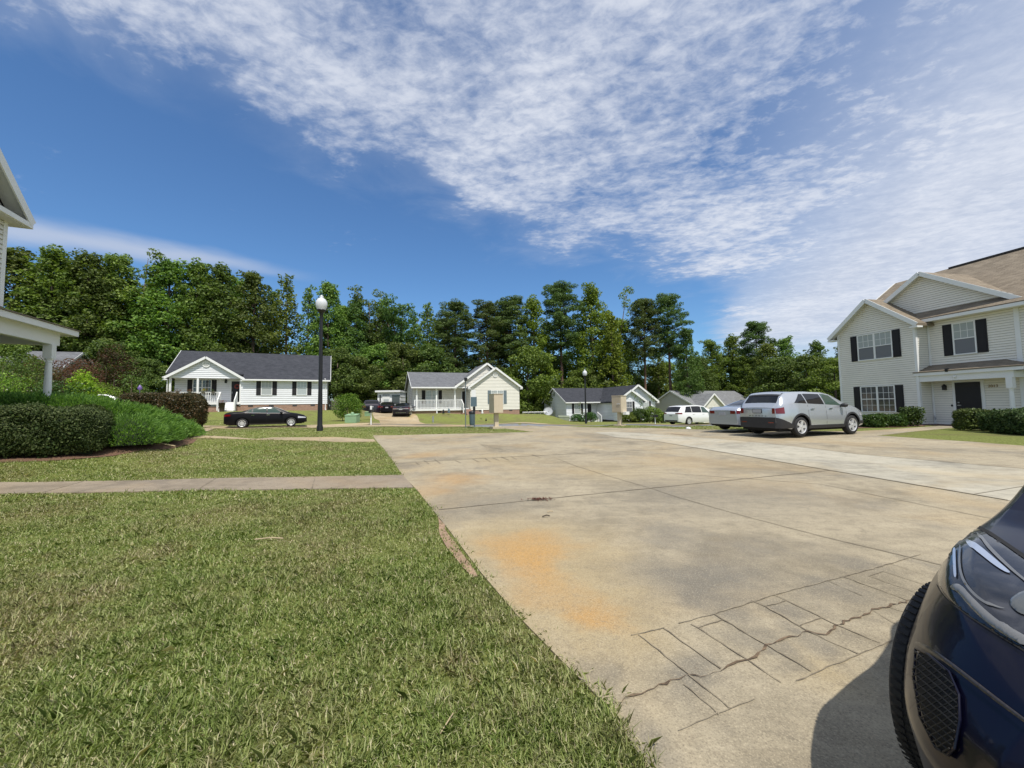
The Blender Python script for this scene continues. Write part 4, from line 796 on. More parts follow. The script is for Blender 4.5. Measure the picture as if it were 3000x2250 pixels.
d = h.box('door', M_DOORK, 4.88, 5.78, .72, .78, .27, 2.26); h.box('door_frame', M_WHITE, 4.76, 5.90, .75, .797, .22, 2.36); MB().box(4.95, 5.07, .68, .72, 1.02, 1.06).box(4.97, 5.02, .68, .72, 1.15, 1.2).build('handle', M_METAL, d)
h.box('porch_floor', mat('stoop_brown', (.16, .09, .07), .9), 3.95, 7.5, -.1, .8, .1, .2); lm = MB(); lm.box(4.42, 4.54, .66, .78, 1.8, 1.98); lm.lathe([(.11, 0), (.03, .1), (0, .13)], (4.48, .72, 1.98), 8); lm.build('wall_lantern', M_BLACK, h.root)
cm = MB(); cm.lathe([(.05, 0), (.06, .05), (.05, .1), (0, .11)], (5.35, -.01, 2.36), 10); cm.build('camera_dome', M_WHITE, h.root); MB().box(5.05, 5.15, -.1, .02, 2.78 + Z, 2.94 + Z).build('floodlight', M_BLACK, h.root); MB().box(4.66, 4.72, .76, .79, .98, 1.08).build('doorbell', M_BLACK, h.root)
MB().tube([(4.0, .76, .3), (4.02, .7, .5), (4.06, .72, .35)], .02, 6).build('hose_tap', M_METAL, h.root)
fc = bpy.data.curves.new('house_number', 'FONT'); fc.body = '2013'; fc.size = .17; fc.extrude = .008; fo = bpy.data.objects.new('house_number', fc); COL.objects.link(fo); bpy.context.view_layer.update(); fm = bpy.data.meshes.new_from_object(fo.evaluated_get(bpy.context.evaluated_depsgraph_get())); bpy.data.objects.remove(fo); fm.materials.clear(); fm.materials.append(M_BRASS); fo = bpy.data.objects.new('house_number', fm); COL.objects.link(fo); fo.parent = h.root; fo.location = (6.02, .765, 1.86); fo.rotation_euler = (math.pi / 2, 0, 0)
HR = h

# ---- house at the left edge: porch corner, upper wall, eave
h = House('two_storey_house', (-13.9, 11.5), 113.6, 1.35, 'off-white two-storey house corner with porch roof and turned column at the left edge')
# local u runs away from the camera along the front, v points into the house (to the left)
Z = -h.z0; e_z = 6.72
SDL = mat('offwhite_siding', (.76, .74, .68), .6, var=.03)
b = MB(); h.wall(SDL, -9, -1.88, .0, 4.3, 6.5, mb=b, expo=.125); h.wall(SDL, -9, -1.88, .9, 1.45, 4.3, mb=b, expo=.125); h.wall(SDL, 0, 8, -1.88, 1.45, 6.5, 'right', gable=None, mb=b, expo=.125); h.wall(SDL, 0, 8, -9, 1.45, 6.5, 'left', mb=b, expo=.125); h.wall(SDL, -9, -1.88, 8, 1.45, 6.5, 'back', mb=b, expo=.125)
b.build('wall', SDL, h.root); h.box('corner_trim', M_WHITE, -1.99, -1.86, -.03, .09, 4.2, 6.5); MB().box(-8.9, -1.95, .95, 7.9, -.8, .12).build('foundation', M_BRICK, h.root)
um, zr_ = -5.6, 10.68; tipu = -1.55
sl = (zr_ - 6.80) / (tipu - um)
# front gable: wall, rake, horizontal return
h.wall(SDL, -9.2, -1.9, .0, 6.55, 6.6, gable=(um, zr_ - .45), name='gable_wall', expo=.125)
rf = MB(); rf.slab([(tipu, -.30, 6.66 + Z), (tipu, 8.5, 6.66 + Z), (um, 8.5, zr_ + Z), (um, -.30, zr_ + Z)], .10); rf.slab([(2 * um - tipu, 8.5, 6.66 + Z), (2 * um - tipu, -.30, 6.66 + Z), (um, -.30, zr_ + .004 + Z), (um, 8.5, zr_ + .004 + Z)], .10); rf.build('roof', SH_DARK, h.root)
t_ = MB(); t_.beam((tipu, -.32, 6.58 + Z), (um, -.32, zr_ - .08 + Z), .035, .22); t_.build('rake_board', M_WHITE, h.root); MB().box(-9.6, tipu, -.33, -.29, 6.45 + Z, 6.58 + Z).build('return_board', M_WHITE, h.root); MB().box(tipu - .02, tipu + .01, -.32, 8.3, 6.44 + Z, 6.60 + Z).build('fascia', M_WHITE, h.root)
s_ = MB(); s_.box(-9.6, tipu - .03, -.29, .0, 6.43 + Z, 6.45 + Z); s_.box(-1.88, tipu - .03, .0, 8.3, 6.43 + Z, 6.45 + Z); s_.face([(um, -.29, zr_ - .13 + Z), (tipu, -.29, 6.53 + Z), (tipu, .05, 6.53 + Z), (um, .05, zr_ - .13 + Z)]); s_.build('soffit', M_SOFFIT, h.root)
sk = MB(); sk.slab([(-9.6, -.29, 6.585 + Z), (tipu - .05, -.29, 6.585 + Z), (tipu - .05, 0, 6.66 + Z), (-9.6, 0, 6.66 + Z)], .02); sk.build('skirt_roof', SH_DARK, h.root)
# porch roof with beam and column
g = MB(); g.box(-9, .25, -.08, .08, 3.50 + Z, 3.93 + Z); g.box(.09, .25, .08, 4.0, 3.50 + Z, 3.93 + Z); g.build('porch_beam', M_WHITE, h.root)
g = MB(); g.box(-9, .62, -.32, -.28, 3.86 + Z, 4.03 + Z); g.box(.60, .64, -.32, 4.5, 3.86 + Z, 4.03 + Z); g.box(-9, .60, -.28, -.08, 3.89 + Z, 3.905 + Z); g.box(.25, .60, -.08, 4.5, 3.89 + Z, 3.905 + Z); g.build('fascia', M_WHITE, h.root)
g = MB(); g.slab([(-9, -.35, 4.06 + Z), (.67, -.35, 4.06 + Z), (-.1, .95, 4.5 + Z), (-9, .95, 4.5 + Z)], .03); g.slab([(.67, -.35, 4.06 + Z), (.67, 4.6, 4.06 + Z), (-.1, 4.6, 4.5 + Z), (-.1, .95, 4.5 + Z)], .03); g.slab([(-.1, .95, 4.504 + Z), (-.1, 4.6, 4.504 + Z), (-9, 4.6, 4.7 + Z), (-9, .95, 4.7 + Z)], .03); g.build('porch_roof', SH_TAN, h.root)
h.box('porch_ceiling', M_SOFFIT, -9, .09, .08, 4.4, 3.86, 3.88); MB().box(-9, .3, -.1, 4.4, -.7, .1).build('porch_floor', M_CONC, h.root)
turned_column(h.root, -.02, .0, .1, 3.5 + Z, .2)
HL = h
# ================================================================ TREES AND SHRUBS
M_BARK = mat('bark', (.115, .085, .065), .95, var=.4, vscale=5, bump=.8, bscale=12); M_PBARK = mat('pine_bark', (.14, .085, .06), .95, var=.4, vscale=5, bump=.8, bscale=12)
LF_DARK = leaf_mat('leaf_dark', [(.044, .075, .018), (.074, .118, .028), (.118, .172, .040), (.18, .24, .062)])
LF_MID = leaf_mat('leaf_mid', [(.058, .098, .018), (.10, .158, .030), (.165, .238, .045), (.24, .315, .07)])
LF_YEL = leaf_mat('leaf_yellow_green', [(.066, .115, .014), (.125, .195, .024), (.19, .275, .038), (.27, .35, .06)])
LF_PINE = leaf_mat('pine_needles', [(.042, .070, .022), (.072, .112, .034), (.115, .165, .052), (.175, .225, .08)], .25)
LF_RED = leaf_mat('leaf_reddish', [(.03, .028, .014), (.07, .045, .022), (.06, .075, .022), (.13, .06, .035)])
LF_HEDGE = leaf_mat('leaf_hedge', [(.018, .036, .010), (.036, .066, .017), (.07, .11, .03), (.13, .17, .065)], .15, .6)
LF_HRED = leaf_mat('leaf_hedge_reddish', [(.02, .026, .010), (.045, .045, .016), (.075, .06, .022), (.14, .085, .035)], .15, .4)
LF_JUN = leaf_mat('juniper_sprays', [(.055, .125, .030), (.105, .215, .050), (.17, .31, .075), (.26, .42, .12)], .35)
LF_GOLD = leaf_mat('leaf_golden', [(.08, .15, .012), (.17, .27, .016), (.28, .40, .03), (.36, .42, .06)], .4)
LF_SHRUB = leaf_mat('leaf_shrub', [(.018, .045, .010), (.035, .075, .016), (.06, .115, .025), (.10, .17, .035)], .2, .4)
LF_BUD = leaf_mat('leaf_crepe', [(.10, .05, .035), (.16, .07, .045), (.07, .06, .025), (.22, .11, .07)])

def blob_leaves(cl, per, size, aspect=1.5, outb=.75, upb=.35):
    """cl: clusters (x, y, z, rx, ry, rz); leaves sit through and around each cluster"""
    C_ = []; N_ = []; 
    for (x, y, z, rx, ry, rz_) in cl:
        n = max(4, int(per * (rx * ry * rz_) ** .62)); d = unit(rng.normal(size=(n, 3))); rr = rng.uniform(.35, 1.0, n) ** .45
        C_.append(np.array([x, y, z]) + d * rr[:, None] * np.array([rx, ry, rz_])); N_.append(unit(d * outb + [0, 0, upb] + rng.normal(size=(n, 3)) * .55))
    C_ = np.concatenate(C_); N_ = np.concatenate(N_)
    return leaf_quads(C_, N_, rng.uniform(.65, 1.3, len(C_)) * size, aspect)

def make_tree(kind, seed, lm):
    """unit template about 20 m tall; returns trunk and crown meshes"""
    r_ = random.Random(seed); tr = MB(); cl = []
    Hh = 20.0
    if kind == 'broad':
        top = Hh; base = r_.uniform(2.5, 4.0); wmax = r_.uniform(3.3, 4.2); sway = (r_.uniform(-.5, .5), r_.uniform(-.5, .5))
        tp = [(sway[0] * (k / 8) ** 2, sway[1] * (k / 8) ** 2, Hh * .93 * k / 8) for k in range(9)]; tr.tube(tp, [.30 - .028 * k for k in range(9)], 8)
        n = 74
        for i in range(n):
            t = (i + r_.random()) / n; z = base + (top - base) * t; prof = math.sin(math.pi * min(1, (t * .86 + .14)) ** .85) ** .7 * (1 - .22 * t)
            a = i * 2.399 + r_.uniform(-.5, .5); rad = wmax * prof * r_.uniform(.45, 1.05); tx = sway[0] * (z / Hh) ** 2
            x, y = tx + math.cos(a) * rad, math.sin(a) * rad; s_ = r_.uniform(.75, 1.35) * (1.1 - .35 * t)
            if r_.random() < .10: continue
            cl.append((x, y, z, s_ * 1.15, s_ * 1.15, s_ * .78))
            for q in range(2): cl.append((x + r_.uniform(-1.1, 1.1), y + r_.uniform(-1.1, 1.1), z + r_.uniform(-.6, .9), s_ * .62, s_ * .62, s_ * .5))
            if i % 2 == 0: z0 = max(1.5, z - rad * .75); tr.tube([(tx * .8, 0, z0), (x * .55, y * .55, z0 + (z - z0) * .5), (x, y, z)], [.10, .06, .02], 5)
        for q in range(5): a = r_.uniform(0, 6.28); cl.append((sway[0] + math.cos(a) * .6, math.sin(a) * .6, top - r_.uniform(-.2, 1.2), .55, .55, .8))
        V, l = blob_leaves(cl, 150, .30)
    elif kind == 'spire':     # narrow tulip/sweetgum crown
        base = 2.0; wmax = 2.6; tr.tube([(0, 0, Hh * .97 * k / 6) for k in range(7)], [.24 - .035 * k for k in range(7)], 7); n = 80
        for i in range(n):
            t = (i + r_.random()) / n; z = base + (Hh - base) * t; a = i * 2.399; rad = wmax * (1 - t) ** .62 * r_.uniform(.5, 1.05) + .1; s_ = r_.uniform(.6, 1.05) * (1.1 - .5 * t)
            x, y = math.cos(a) * rad, math.sin(a) * rad
            if r_.random() < .08: continue
            cl.append((x, y, z, s_, s_, s_ * .8)); cl.append((x + r_.uniform(-.7, .7), y + r_.uniform(-.7, .7), z + r_.uniform(.2, 1.0), s_ * .5, s_ * .5, s_ * .6))
            if i % 3 == 0: tr.tube([(0, 0, max(1, z - rad)), (x, y, z)], [.07, .02], 5)
        V, l = blob_leaves(cl, 135, .33)
    elif kind in ('pine', 'pinefull'):
        lo_ = .52 if kind == 'pine' else .2; bend = r_.uniform(-.5, .5)
        tp = [(bend * math.sin(k / 8 * 2.2), 0, Hh * .96 * k / 8) for k in range(9)]; tr.tube(tp, [.27 - .026 * k for k in range(9)], 8)
        n = 46 if kind == 'pine' else 66
        for i in range(n):
            t = (i + r_.random()) / n; z = Hh * (lo_ + (1 - lo_) * t); w_ = (2.9 if kind == 'pine' else 3.4) * math.sin(math.pi * (t * .80 + .16)) ** .8
            a = i * 2.399 + r_.uniform(-.6, .6); rad = w_ * r_.uniform(.35, 1.05); x, y = bend * math.sin(z / Hh * 2.2) + math.cos(a) * rad, math.sin(a) * rad
            tr.tube([(bend * math.sin(z / Hh * 2.2), 0, z - .7), (x * .6, y * .6, z - .25), (x, y, z)], [.08, .05, .02], 5)
            for q in range(5): s_ = r_.uniform(.35, .75); cl.append((x + r_.uniform(-1, 1), y + r_.uniform(-1, 1), z + r_.uniform(-.3, .5), s_ * 1.1, s_ * 1.1, s_ * .55))
        for q in range(6): cl.append((bend * .8 + r_.uniform(-.9, .9), r_.uniform(-.9, .9), Hh - r_.uniform(0, 1.0), .7, .7, .6))
        V, l = blob_leaves(cl, 330, .36, 4.0, .5, .5)
    elif kind == 'loose':     # broad open crown with bare forks showing
        tr.tube([(0, 0, 0), (.2, 0, 5), (.1, .2, 10)], [.3, .24, .17], 8); fk = []
        for k in range(5):
            a = k * 1.256 + r_.uniform(-.3, .3); e_ = (math.cos(a) * r_.uniform(2, 3.6), math.sin(a) * r_.uniform(2, 3.6), r_.uniform(15, 19.5)); fk.append(e_)
            z0 = r_.uniform(6, 10); tr.tube([(.1, .1, z0), (e_[0] * .5, e_[1] * .5, z0 + (e_[2] - z0) * .5), e_], [.15, .10, .03], 6)
            for q in range(20):
                t = r_.uniform(.25, 1.05); s_ = r_.uniform(.5, 1.0); cl.append((e_[0] * t + r_.uniform(-1.2, 1.2), e_[1] * t + r_.uniform(-1.2, 1.2), z0 + (e_[2] - z0) * t + r_.uniform(-.3, .8), s_, s_, s_ * .7))
        for q in range(46):
            a = r_.uniform(0, 6.28); rad = r_.uniform(.5, 3.6); s_ = r_.uniform(.6, 1.1); cl.append((math.cos(a) * rad, math.sin(a) * rad, r_.uniform(2.5, 12), s_ * 1.1, s_ * 1.1, s_ * .7))
        V, l = blob_leaves(cl, 140, .30)
    elif kind == 'under':     # low rounded understorey tree, template 20 m so scale down
        tr.tube([(0, 0, 0), (.2, .1, 9), (0, 0, 15)], [.35, .25, .1], 7)
        for i in range(80):
            a = i * 2.399; t = r_.random(); z = 1.2 + 17.5 * t; rad = 7.0 * math.sin(math.pi * (t * .78 + .2)) ** .6 * r_.uniform(.55, 1.0); s_ = r_.uniform(1.3, 2.3)
            cl.append((math.cos(a) * rad, math.sin(a) * rad, z, s_, s_, s_ * .75))
        V, l = blob_leaves(cl, 90, .50)
    nm = {'broad': 'broadleaf_tree', 'spire': 'broadleaf_tree', 'pine': 'pine_tree', 'pinefull': 'pine_tree', 'loose': 'broadleaf_tree', 'under': 'small_tree'}[kind]
    root = thing(nm, (0, 0, 0), 0, None, 'tree'); tro = tr.build('trunk', M_PBARK if 'pine' in kind else M_BARK, root, smooth=True); cro = np_mesh('crown', V, 4, l, lm, root)
    return dict(root=root, kids=[tro, cro], used=False, name=nm)
TPL = {}
def tree(kind, v, lm, px, topy, Y, label, group='trees of the tree line behind the houses', wide=1.0, hb=None):
    key = (kind, v, lm.name)
    if key not in TPL: TPL[key] = make_tree(kind, v * 17 + len(kind), lm)
    T = TPL[key]
    if not T['used']: r0 = T['root']; T['used'] = True
    else:
        r0 = T['root'].copy(); COL.objects.link(r0)
        for k in T['kids']: c = k.copy(); COL.objects.link(c); c.parent = r0
    p = at(px, topy, Y); zb = H_(p[0], p[1]) - .1 if hb is None else hb; hh = max(2, p[2] - zb); s_ = hh / 20.6
    r0.location = (p[0], p[1], zb); sx_ = s_ * wide * (1.0 if kind == 'under' else (1.15 if hh < 21 else 1.05)); r0.scale = (sx_, sx_, s_); r0.rotation_euler = (0, 0, random.uniform(0, 6.28)); r0['label'] = label; r0['category'] = 'tree'; r0['group'] = group
    return r0
WR, CR2, VR, GR_, TS = 'the white ranch house at left', 'the cream ranch house', 'the vine-covered house', 'the taupe house', 'the two-storey house at right'
front = [
 ('broad', 1, LF_DARK, -160, 690, 42, 1.2, 'dark broadleaf tree at the very left, mostly behind the two-storey house corner'),
 ('broad', 1, LF_DARK, 45, 722, 44, 1.15, 'dense dark tree beside the left house corner, highest of the far left'),
 ('broad', 2, LF_MID, 165, 733, 45, 1.1, 'leafy green tree above the left porch roof'),
 ('broad', 3, LF_DARK, 262, 742, 46, 1.0, 'dark tree with a narrow top between the left porch and the reddish shrub tree'),
 ('broad', 1, LF_MID, 345, 742, 48, .95, 'open airy tree with sky holes above the reddish shrub tree'),
 ('loose', 1, LF_MID, 410, 745, 49, .9, 'airy broadleaf tree just left of ' + WR),
 ('broad', 3, LF_MID, 500, 762, 50, 1.1, 'bright green tree above the left end of the charcoal roof'),
 ('broad', 2, LF_MID, 575, 768, 51, .9, 'bright green tree behind the white porch pediment'),
 ('broad', 2, LF_DARK, 655, 782, 52, 1.05, 'large dark crown over the porch pediment of ' + WR),
 ('broad', 1, LF_DARK, 745, 795, 53, .95, 'dark rounded crown over the middle of the charcoal roof'),
 ('spire', 1, LF_MID, 842, 803, 55, .95, 'pointed green tree standing left of the near lamp globe'),
 ('spire', 2, LF_MID, 905, 835, 56, .8, 'slim lower tree directly behind the near lamp globe'),
 ('broad', 3, LF_MID, 962, 825, 57, .85, 'twin-topped green tree just right of the near lamp globe'),
 ('broad', 2, LF_DARK, 1042, 885, 58, .85, 'lower dark tree in the dip right of the near lamp'),
 ('loose', 2, LF_DARK, 1085, 838, 60, .9, 'tall open tree with bare forks above the dark parked cars'),
 ('loose', 3, LF_DARK, 1170, 835, 60, .9, 'ragged olive-green crown above the sunroom'),
 ('spire', 1, LF_MID, 1252, 886, 61, .9, 'pointed bright green tree left of the pines'),
 ('pinefull', 1, LF_PINE, 1335, 880, 62, 1.15, 'bushy dark pine behind the left half of ' + CR2),
 ('pinefull', 2, LF_PINE, 1425, 882, 62, 1.05, 'blue-green pine behind the gables of ' + CR2),
 ('pine', 1, LF_PINE, 1500, 870, 63, 1.15, 'broad-topped pine right of the cream gables'),
 ('broad', 2, LF_YEL, 1562, 872, 63, .95, 'yellowish green tree between two pines'),
 ('pine', 2, LF_PINE, 1642, 826, 64, 1.1, 'tallest pine, behind the left end of ' + VR),
 ('broad', 1, LF_YEL, 1735, 840, 65, .95, 'tall yellow-green tree above the far lamp'),
 ('loose', 1, LF_YEL, 1795, 850, 65, .9, 'thin yellowish tree above the dark roof of ' + VR),
 ('spire', 3, LF_YEL, 1790, 915, 60, 1.1, 'lower yellow-green tree above the dark roof valley of ' + VR),
 ('pine', 1, LF_PINE, 1878, 872, 64, .85, 'dark pine left of the umbrella-topped pine'),
 ('pine', 3, LF_PINE, 1955, 860, 64, .95, 'umbrella-topped pine with a long bare trunk'),
 ('broad', 3, LF_DARK, 2008, 960, 62, .7, 'small dark tree at the foot of the umbrella-topped pine'),
 ('broad', 1, LF_MID, 2085, 995, 78, 1.2, 'low dark tree above ' + GR_), ('broad', 2, LF_MID, 2140, 985, 80, 1.15, 'low green tree right of the roof ridge of ' + GR_),
 ('pine', 2, LF_PINE, 2212, 938, 72, .95, 'flat-topped pale pine standing above the silver cars'),
 ('broad', 1, LF_MID, 2290, 990, 68, 1.05, 'rounded green tree above the roof of the silver SUV'), ('broad', 3, LF_MID, 2245, 1005, 64, 1.1, 'lower green tree in front of the pale pine'),
 ('broad', 2, LF_DARK, 2392, 1002, 66, 1.1, 'dark tree left of ' + TS), ('broad', 3, LF_DARK, 2470, 1000, 64, 1.0, 'dark tree half hidden by the corner of ' + TS), ('broad', 1, LF_DARK, 2560, 990, 66, 1.1, 'tree hidden behind ' + TS)]
for i, (k, v, lm, px, ty, Y, wd, lab) in enumerate(front): tree(k, v, lm, px, ty, Y, lab, wide=wd)
back = [(-90, 745, 'far left'), (110, 760, 'left porch roof'), (215, 765, 'left porch'), (310, 775, 'golden shrub'), (460, 790, 'left end of the charcoal roof'), (620, 800, 'white porch pediment'), (700, 815, 'first black-shuttered window'), (800, 835, 'second black-shuttered window'), (1000, 880, 'green utility box'), (1130, 900, 'white sunroom'), (1215, 915, 'left rake of the cream house'), (1300, 920, 'porch rail of the cream house'), (1460, 915, 'round gable vent of the cream house'), (1600, 930, 'satellite dish'), (1690, 960, 'far lamp'), (1840, 990, 'beige mailbox unit'), (1925, 1000, 'small dark mailbox'), (2050, 1035, 'white van'), (2180, 1030, 'silver sedan'), (2340, 1035, 'silver SUV'), (2440, 1040, 'nose of the silver SUV')]
for i, (px, ty, what) in enumerate(back):
    tree(['broad', 'spire', 'broad'][i % 3], [2, 1, 3][i % 3], LF_DARK if i % 2 else LF_MID, px, ty + 12, (52 if px < 500 else 60 if px < 1100 else 72), 'dark tree in the second row, seen above the ' + what, 'trees of the second row', 1.25)
under = [(20, 985, 30, 'left porch column'), (330, 985, 40, 'reddish shrub tree'), (420, 1040, 41, 'left porch post'), (470, 1060, 44, 'left rake of the charcoal roof'), (990, 1010, 50, 'young bush beside the white ranch'), (1060, 1035, 52, 'dark driveway SUV'), (1110, 1000, 56, 'sunroom roof'), (1180, 990, 56, 'left gable of the cream house'), (1260, 1000, 58, 'grey roof'), (1545, 1000, 58, 'right corner of the cream house'), (1590, 1080, 66, 'satellite dish'), (1640, 1030, 66, 'charcoal roof ridge'),
         (1700, 1070, 62, 'far lamp post'), (1770, 1040, 62, 'charcoal roof valley'), (1905, 1060, 74, 'vine-covered gable'), (1960, 1050, 76, 'taupe gable'), (2030, 1035, 80, 'white van roof'), (2120, 1030, 82, 'cream dormer gable'), (2200, 1035, 76, 'silver sedan roof'), (2280, 1035, 60, 'SUV liftgate'), (2360, 1030, 56, 'SUV side windows'), (2440, 1035, 52, 'SUV mirror')]
for i, (px, ty, Y, what) in enumerate(under):
    tree('under', 1 + i % 2, LF_MID if i % 3 == 0 else LF_DARK, px, ty, Y, 'low dark understorey tree behind the ' + what, 'understorey along the tree line', 1.15)

# ---- hedges and shrubs
def shrub(name, cl, per, size, lm, label, cat='shrub', aspect=1.5, stem=True, group=None, upb=.35):
    cx = sum(c[0] for c in cl) / len(cl); cy = sum(c[1] for c in cl) / len(cl); z0 = H_(cx, cy); root = thing(name, (cx, cy, z0), 0, label, cat, group)
    V, l = blob_leaves([(x - cx, y - cy, z - z0, a, b_, c_) for x, y, z, a, b_, c_ in cl], per, size, aspect, upb=upb); np_mesh('foliage', V, 4, l, lm, root)
    if stem:
        q = MB()
        for x, y, z, a, b_, c_ in cl[::max(1, len(cl) // 5)]:
            zg = H_(x, y) - z0 - .05; q.tube([(x - cx, y - cy, zg), (x - cx + .05, y - cy, max(zg + .1, z - z0 - .2))], [.03, .02], 6)
        q.build('stem', M_BARK, root)
    return root
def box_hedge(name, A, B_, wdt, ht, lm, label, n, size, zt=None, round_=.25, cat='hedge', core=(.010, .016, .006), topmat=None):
    """clipped hedge along A-B: leaves over a lumpy rounded box, with a dark leafy core behind them"""
    A = np.array(A); B_ = np.array(B_); L = np.linalg.norm(B_ - A); e = (B_ - A) / L; nn = np.array([-e[1], e[0]]); C0 = (A + B_) / 2; z0 = H_(*C0); root = thing(name, (C0[0], C0[1], z0), 0, label, cat)
    def surf(m_):
        u_ = rng.uniform(-1, 1, (m_, 3)); ax = rng.choice(3, m_, p=[.18, .36, .46]); sg = rng.choice([-1, 1], m_); sg[ax == 2] = 1; u_[np.arange(m_), ax] = sg
        # superellipsoid rounding
        p_ = 5.0; nr = (np.abs(u_) ** p_).sum(1) ** (1 / p_); return u_ / nr[:, None]
    def place(u_, sc):
        a = u_[:, 0] * L / 2 * sc; b = u_[:, 1] * wdt / 2 * sc; lump = .06 * np.sin(a * 3.1 + 1) * np.sin(b * 4 + u_[:, 2] * 3) + .04 * np.sin(a * 7.3 + u_[:, 2] * 5)
        x = C0[0] + e[0] * a + nn[0] * (b + lump * u_[:, 1]); y = C0[1] + e[1] * a + nn[1] * (b + lump * u_[:, 1]); g = hgt(x, y)
        zt_ = (zt if zt is not None else z0 + ht); z = g + .06 + (u_[:, 2] + 1) / 2 * sc * (zt_ - g - .06) + lump * .8 * (u_[:, 2] > 0); return np.stack([x - C0[0], y - C0[1], z - z0], 1)
    u_ = surf(n); C_ = place(u_, rng.uniform(.90, 1.03, n)[:, None].ravel()[0:n].reshape(n) if False else 1.0); C_ += rng.normal(size=C_.shape) * .035
    N3 = np.stack([e[0] * u_[:, 0] * .4 + nn[0] * u_[:, 1], e[1] * u_[:, 0] * .4 + nn[1] * u_[:, 1], u_[:, 2]], 1); N_ = unit(unit(N3) * .8 + rng.normal(size=(n, 3)) * .55)
    V, l = leaf_quads(C_, N_, rng.uniform(.6, 1.35, n) * size, 1.7); np_mesh('foliage', V, 4, l, lm, root)
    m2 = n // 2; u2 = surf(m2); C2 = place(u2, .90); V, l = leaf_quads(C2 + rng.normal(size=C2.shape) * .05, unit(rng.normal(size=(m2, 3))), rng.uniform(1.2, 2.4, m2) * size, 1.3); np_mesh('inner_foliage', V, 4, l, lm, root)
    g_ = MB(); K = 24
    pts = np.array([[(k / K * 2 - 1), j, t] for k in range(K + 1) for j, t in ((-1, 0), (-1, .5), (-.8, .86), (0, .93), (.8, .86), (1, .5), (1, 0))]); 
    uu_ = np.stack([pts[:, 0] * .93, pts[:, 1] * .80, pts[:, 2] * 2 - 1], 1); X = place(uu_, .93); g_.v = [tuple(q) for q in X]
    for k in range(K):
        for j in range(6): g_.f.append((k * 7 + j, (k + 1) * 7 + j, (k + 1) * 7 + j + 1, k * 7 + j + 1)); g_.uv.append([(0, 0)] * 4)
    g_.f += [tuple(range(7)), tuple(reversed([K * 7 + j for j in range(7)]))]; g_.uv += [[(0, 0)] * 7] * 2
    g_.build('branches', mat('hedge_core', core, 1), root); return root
box_hedge('hedge', hit(-330, 1338), hit(318, 1318), 1.5, 1.4, LF_HEDGE, 'big clipped dark green hedge in front of the bright juniper at left', 62000, .042, zt=1.56)
h2a = at(352, 1200, 21.5); h2b = at(598, 1200, 23.0)
box_hedge('hedge', (h2a[0], h2a[1]), (h2b[0], h2b[1]), 2.2, 2.2, LF_HRED, 'dark reddish clipped hedge left of the black sedan', 26000, .075, zt=2.42)
# juniper: plumes that sweep up and outwards over mounds
mounds = []
for px, Y, ty, rx, ry in [(-260, 11.3, 1147, 1.7, 1.5), (-100, 11.3, 1147, 1.7, 1.5), (30, 11.3, 1147, 1.5, 1.5), (140, 11.6, 1148, 1.5, 1.5), (235, 11.9, 1157, 1.4, 1.4), (318, 12.2, 1173, 1.3, 1.3), (388, 12.8, 1181, 1.2, 1.3), (385, 11.4, 1207, .85, .9), (445, 13.4, 1206, 1.1, 1.2), (455, 12.6, 1228, .8, .8), (498, 14.2, 1226, .9, 1.1), (528, 15.2, 1247, .7, .9)]:
    p = at(px, ty, Y); g0 = H_(p[0], p[1]); mounds.append((p[0], p[1], g0, rx, ry, p[2] - g0))
jc = thing('juniper', (mounds[4][0], mounds[4][1], mounds[4][2]), 0, 'bright green spreading juniper mound between the dark hedge and the reddish hedge', 'shrub'); JB = []
for (x, y, g0, rx, ry, hh) in mounds:
    n = int(11000 * rx * ry); d = unit(rng.normal(size=(n, 3))); d[:, 2] = np.abs(d[:, 2]) * 1.0; f = rng.uniform(.62, 1.0, n)
    lump = 1 + .10 * np.sin(d[:, 0] * 9 + x) * np.sin(d[:, 1] * 8 + y) + .06 * np.sin(d[:, 2] * 17)
    base = np.array([x, y, g0]) + d * np.array([rx, ry, hh * .93]) * (f * lump)[:, None]
    dirv = unit(d * np.array([1, 1, .55]) + [0.15, -.1, .45] + rng.normal(size=(n, 3)) * .30); L = rng.uniform(.04, .14, n)[:, None]
    side = unit(np.cross(dirv, rng.normal(size=(n, 3)))); wd = L * .105
    q = np.stack([base, base + dirv * L * .45 + side * wd, base + dirv * L, base + dirv * L * .45 - side * wd], 1); JB.append(q)
JV = np.concatenate(JB).reshape(-1, 3) - np.array(jc.location); np_mesh('foliage', JV, 4, np.arange(len(JV)), LF_JUN, jc)
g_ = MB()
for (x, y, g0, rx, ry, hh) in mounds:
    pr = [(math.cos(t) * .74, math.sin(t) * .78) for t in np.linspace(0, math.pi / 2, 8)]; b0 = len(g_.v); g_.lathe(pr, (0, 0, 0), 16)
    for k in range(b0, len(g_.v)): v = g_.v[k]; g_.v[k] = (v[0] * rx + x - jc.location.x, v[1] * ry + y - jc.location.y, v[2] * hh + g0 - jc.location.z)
g_.build('branches', mat('juniper_core', (.018, .032, .010), 1), jc)
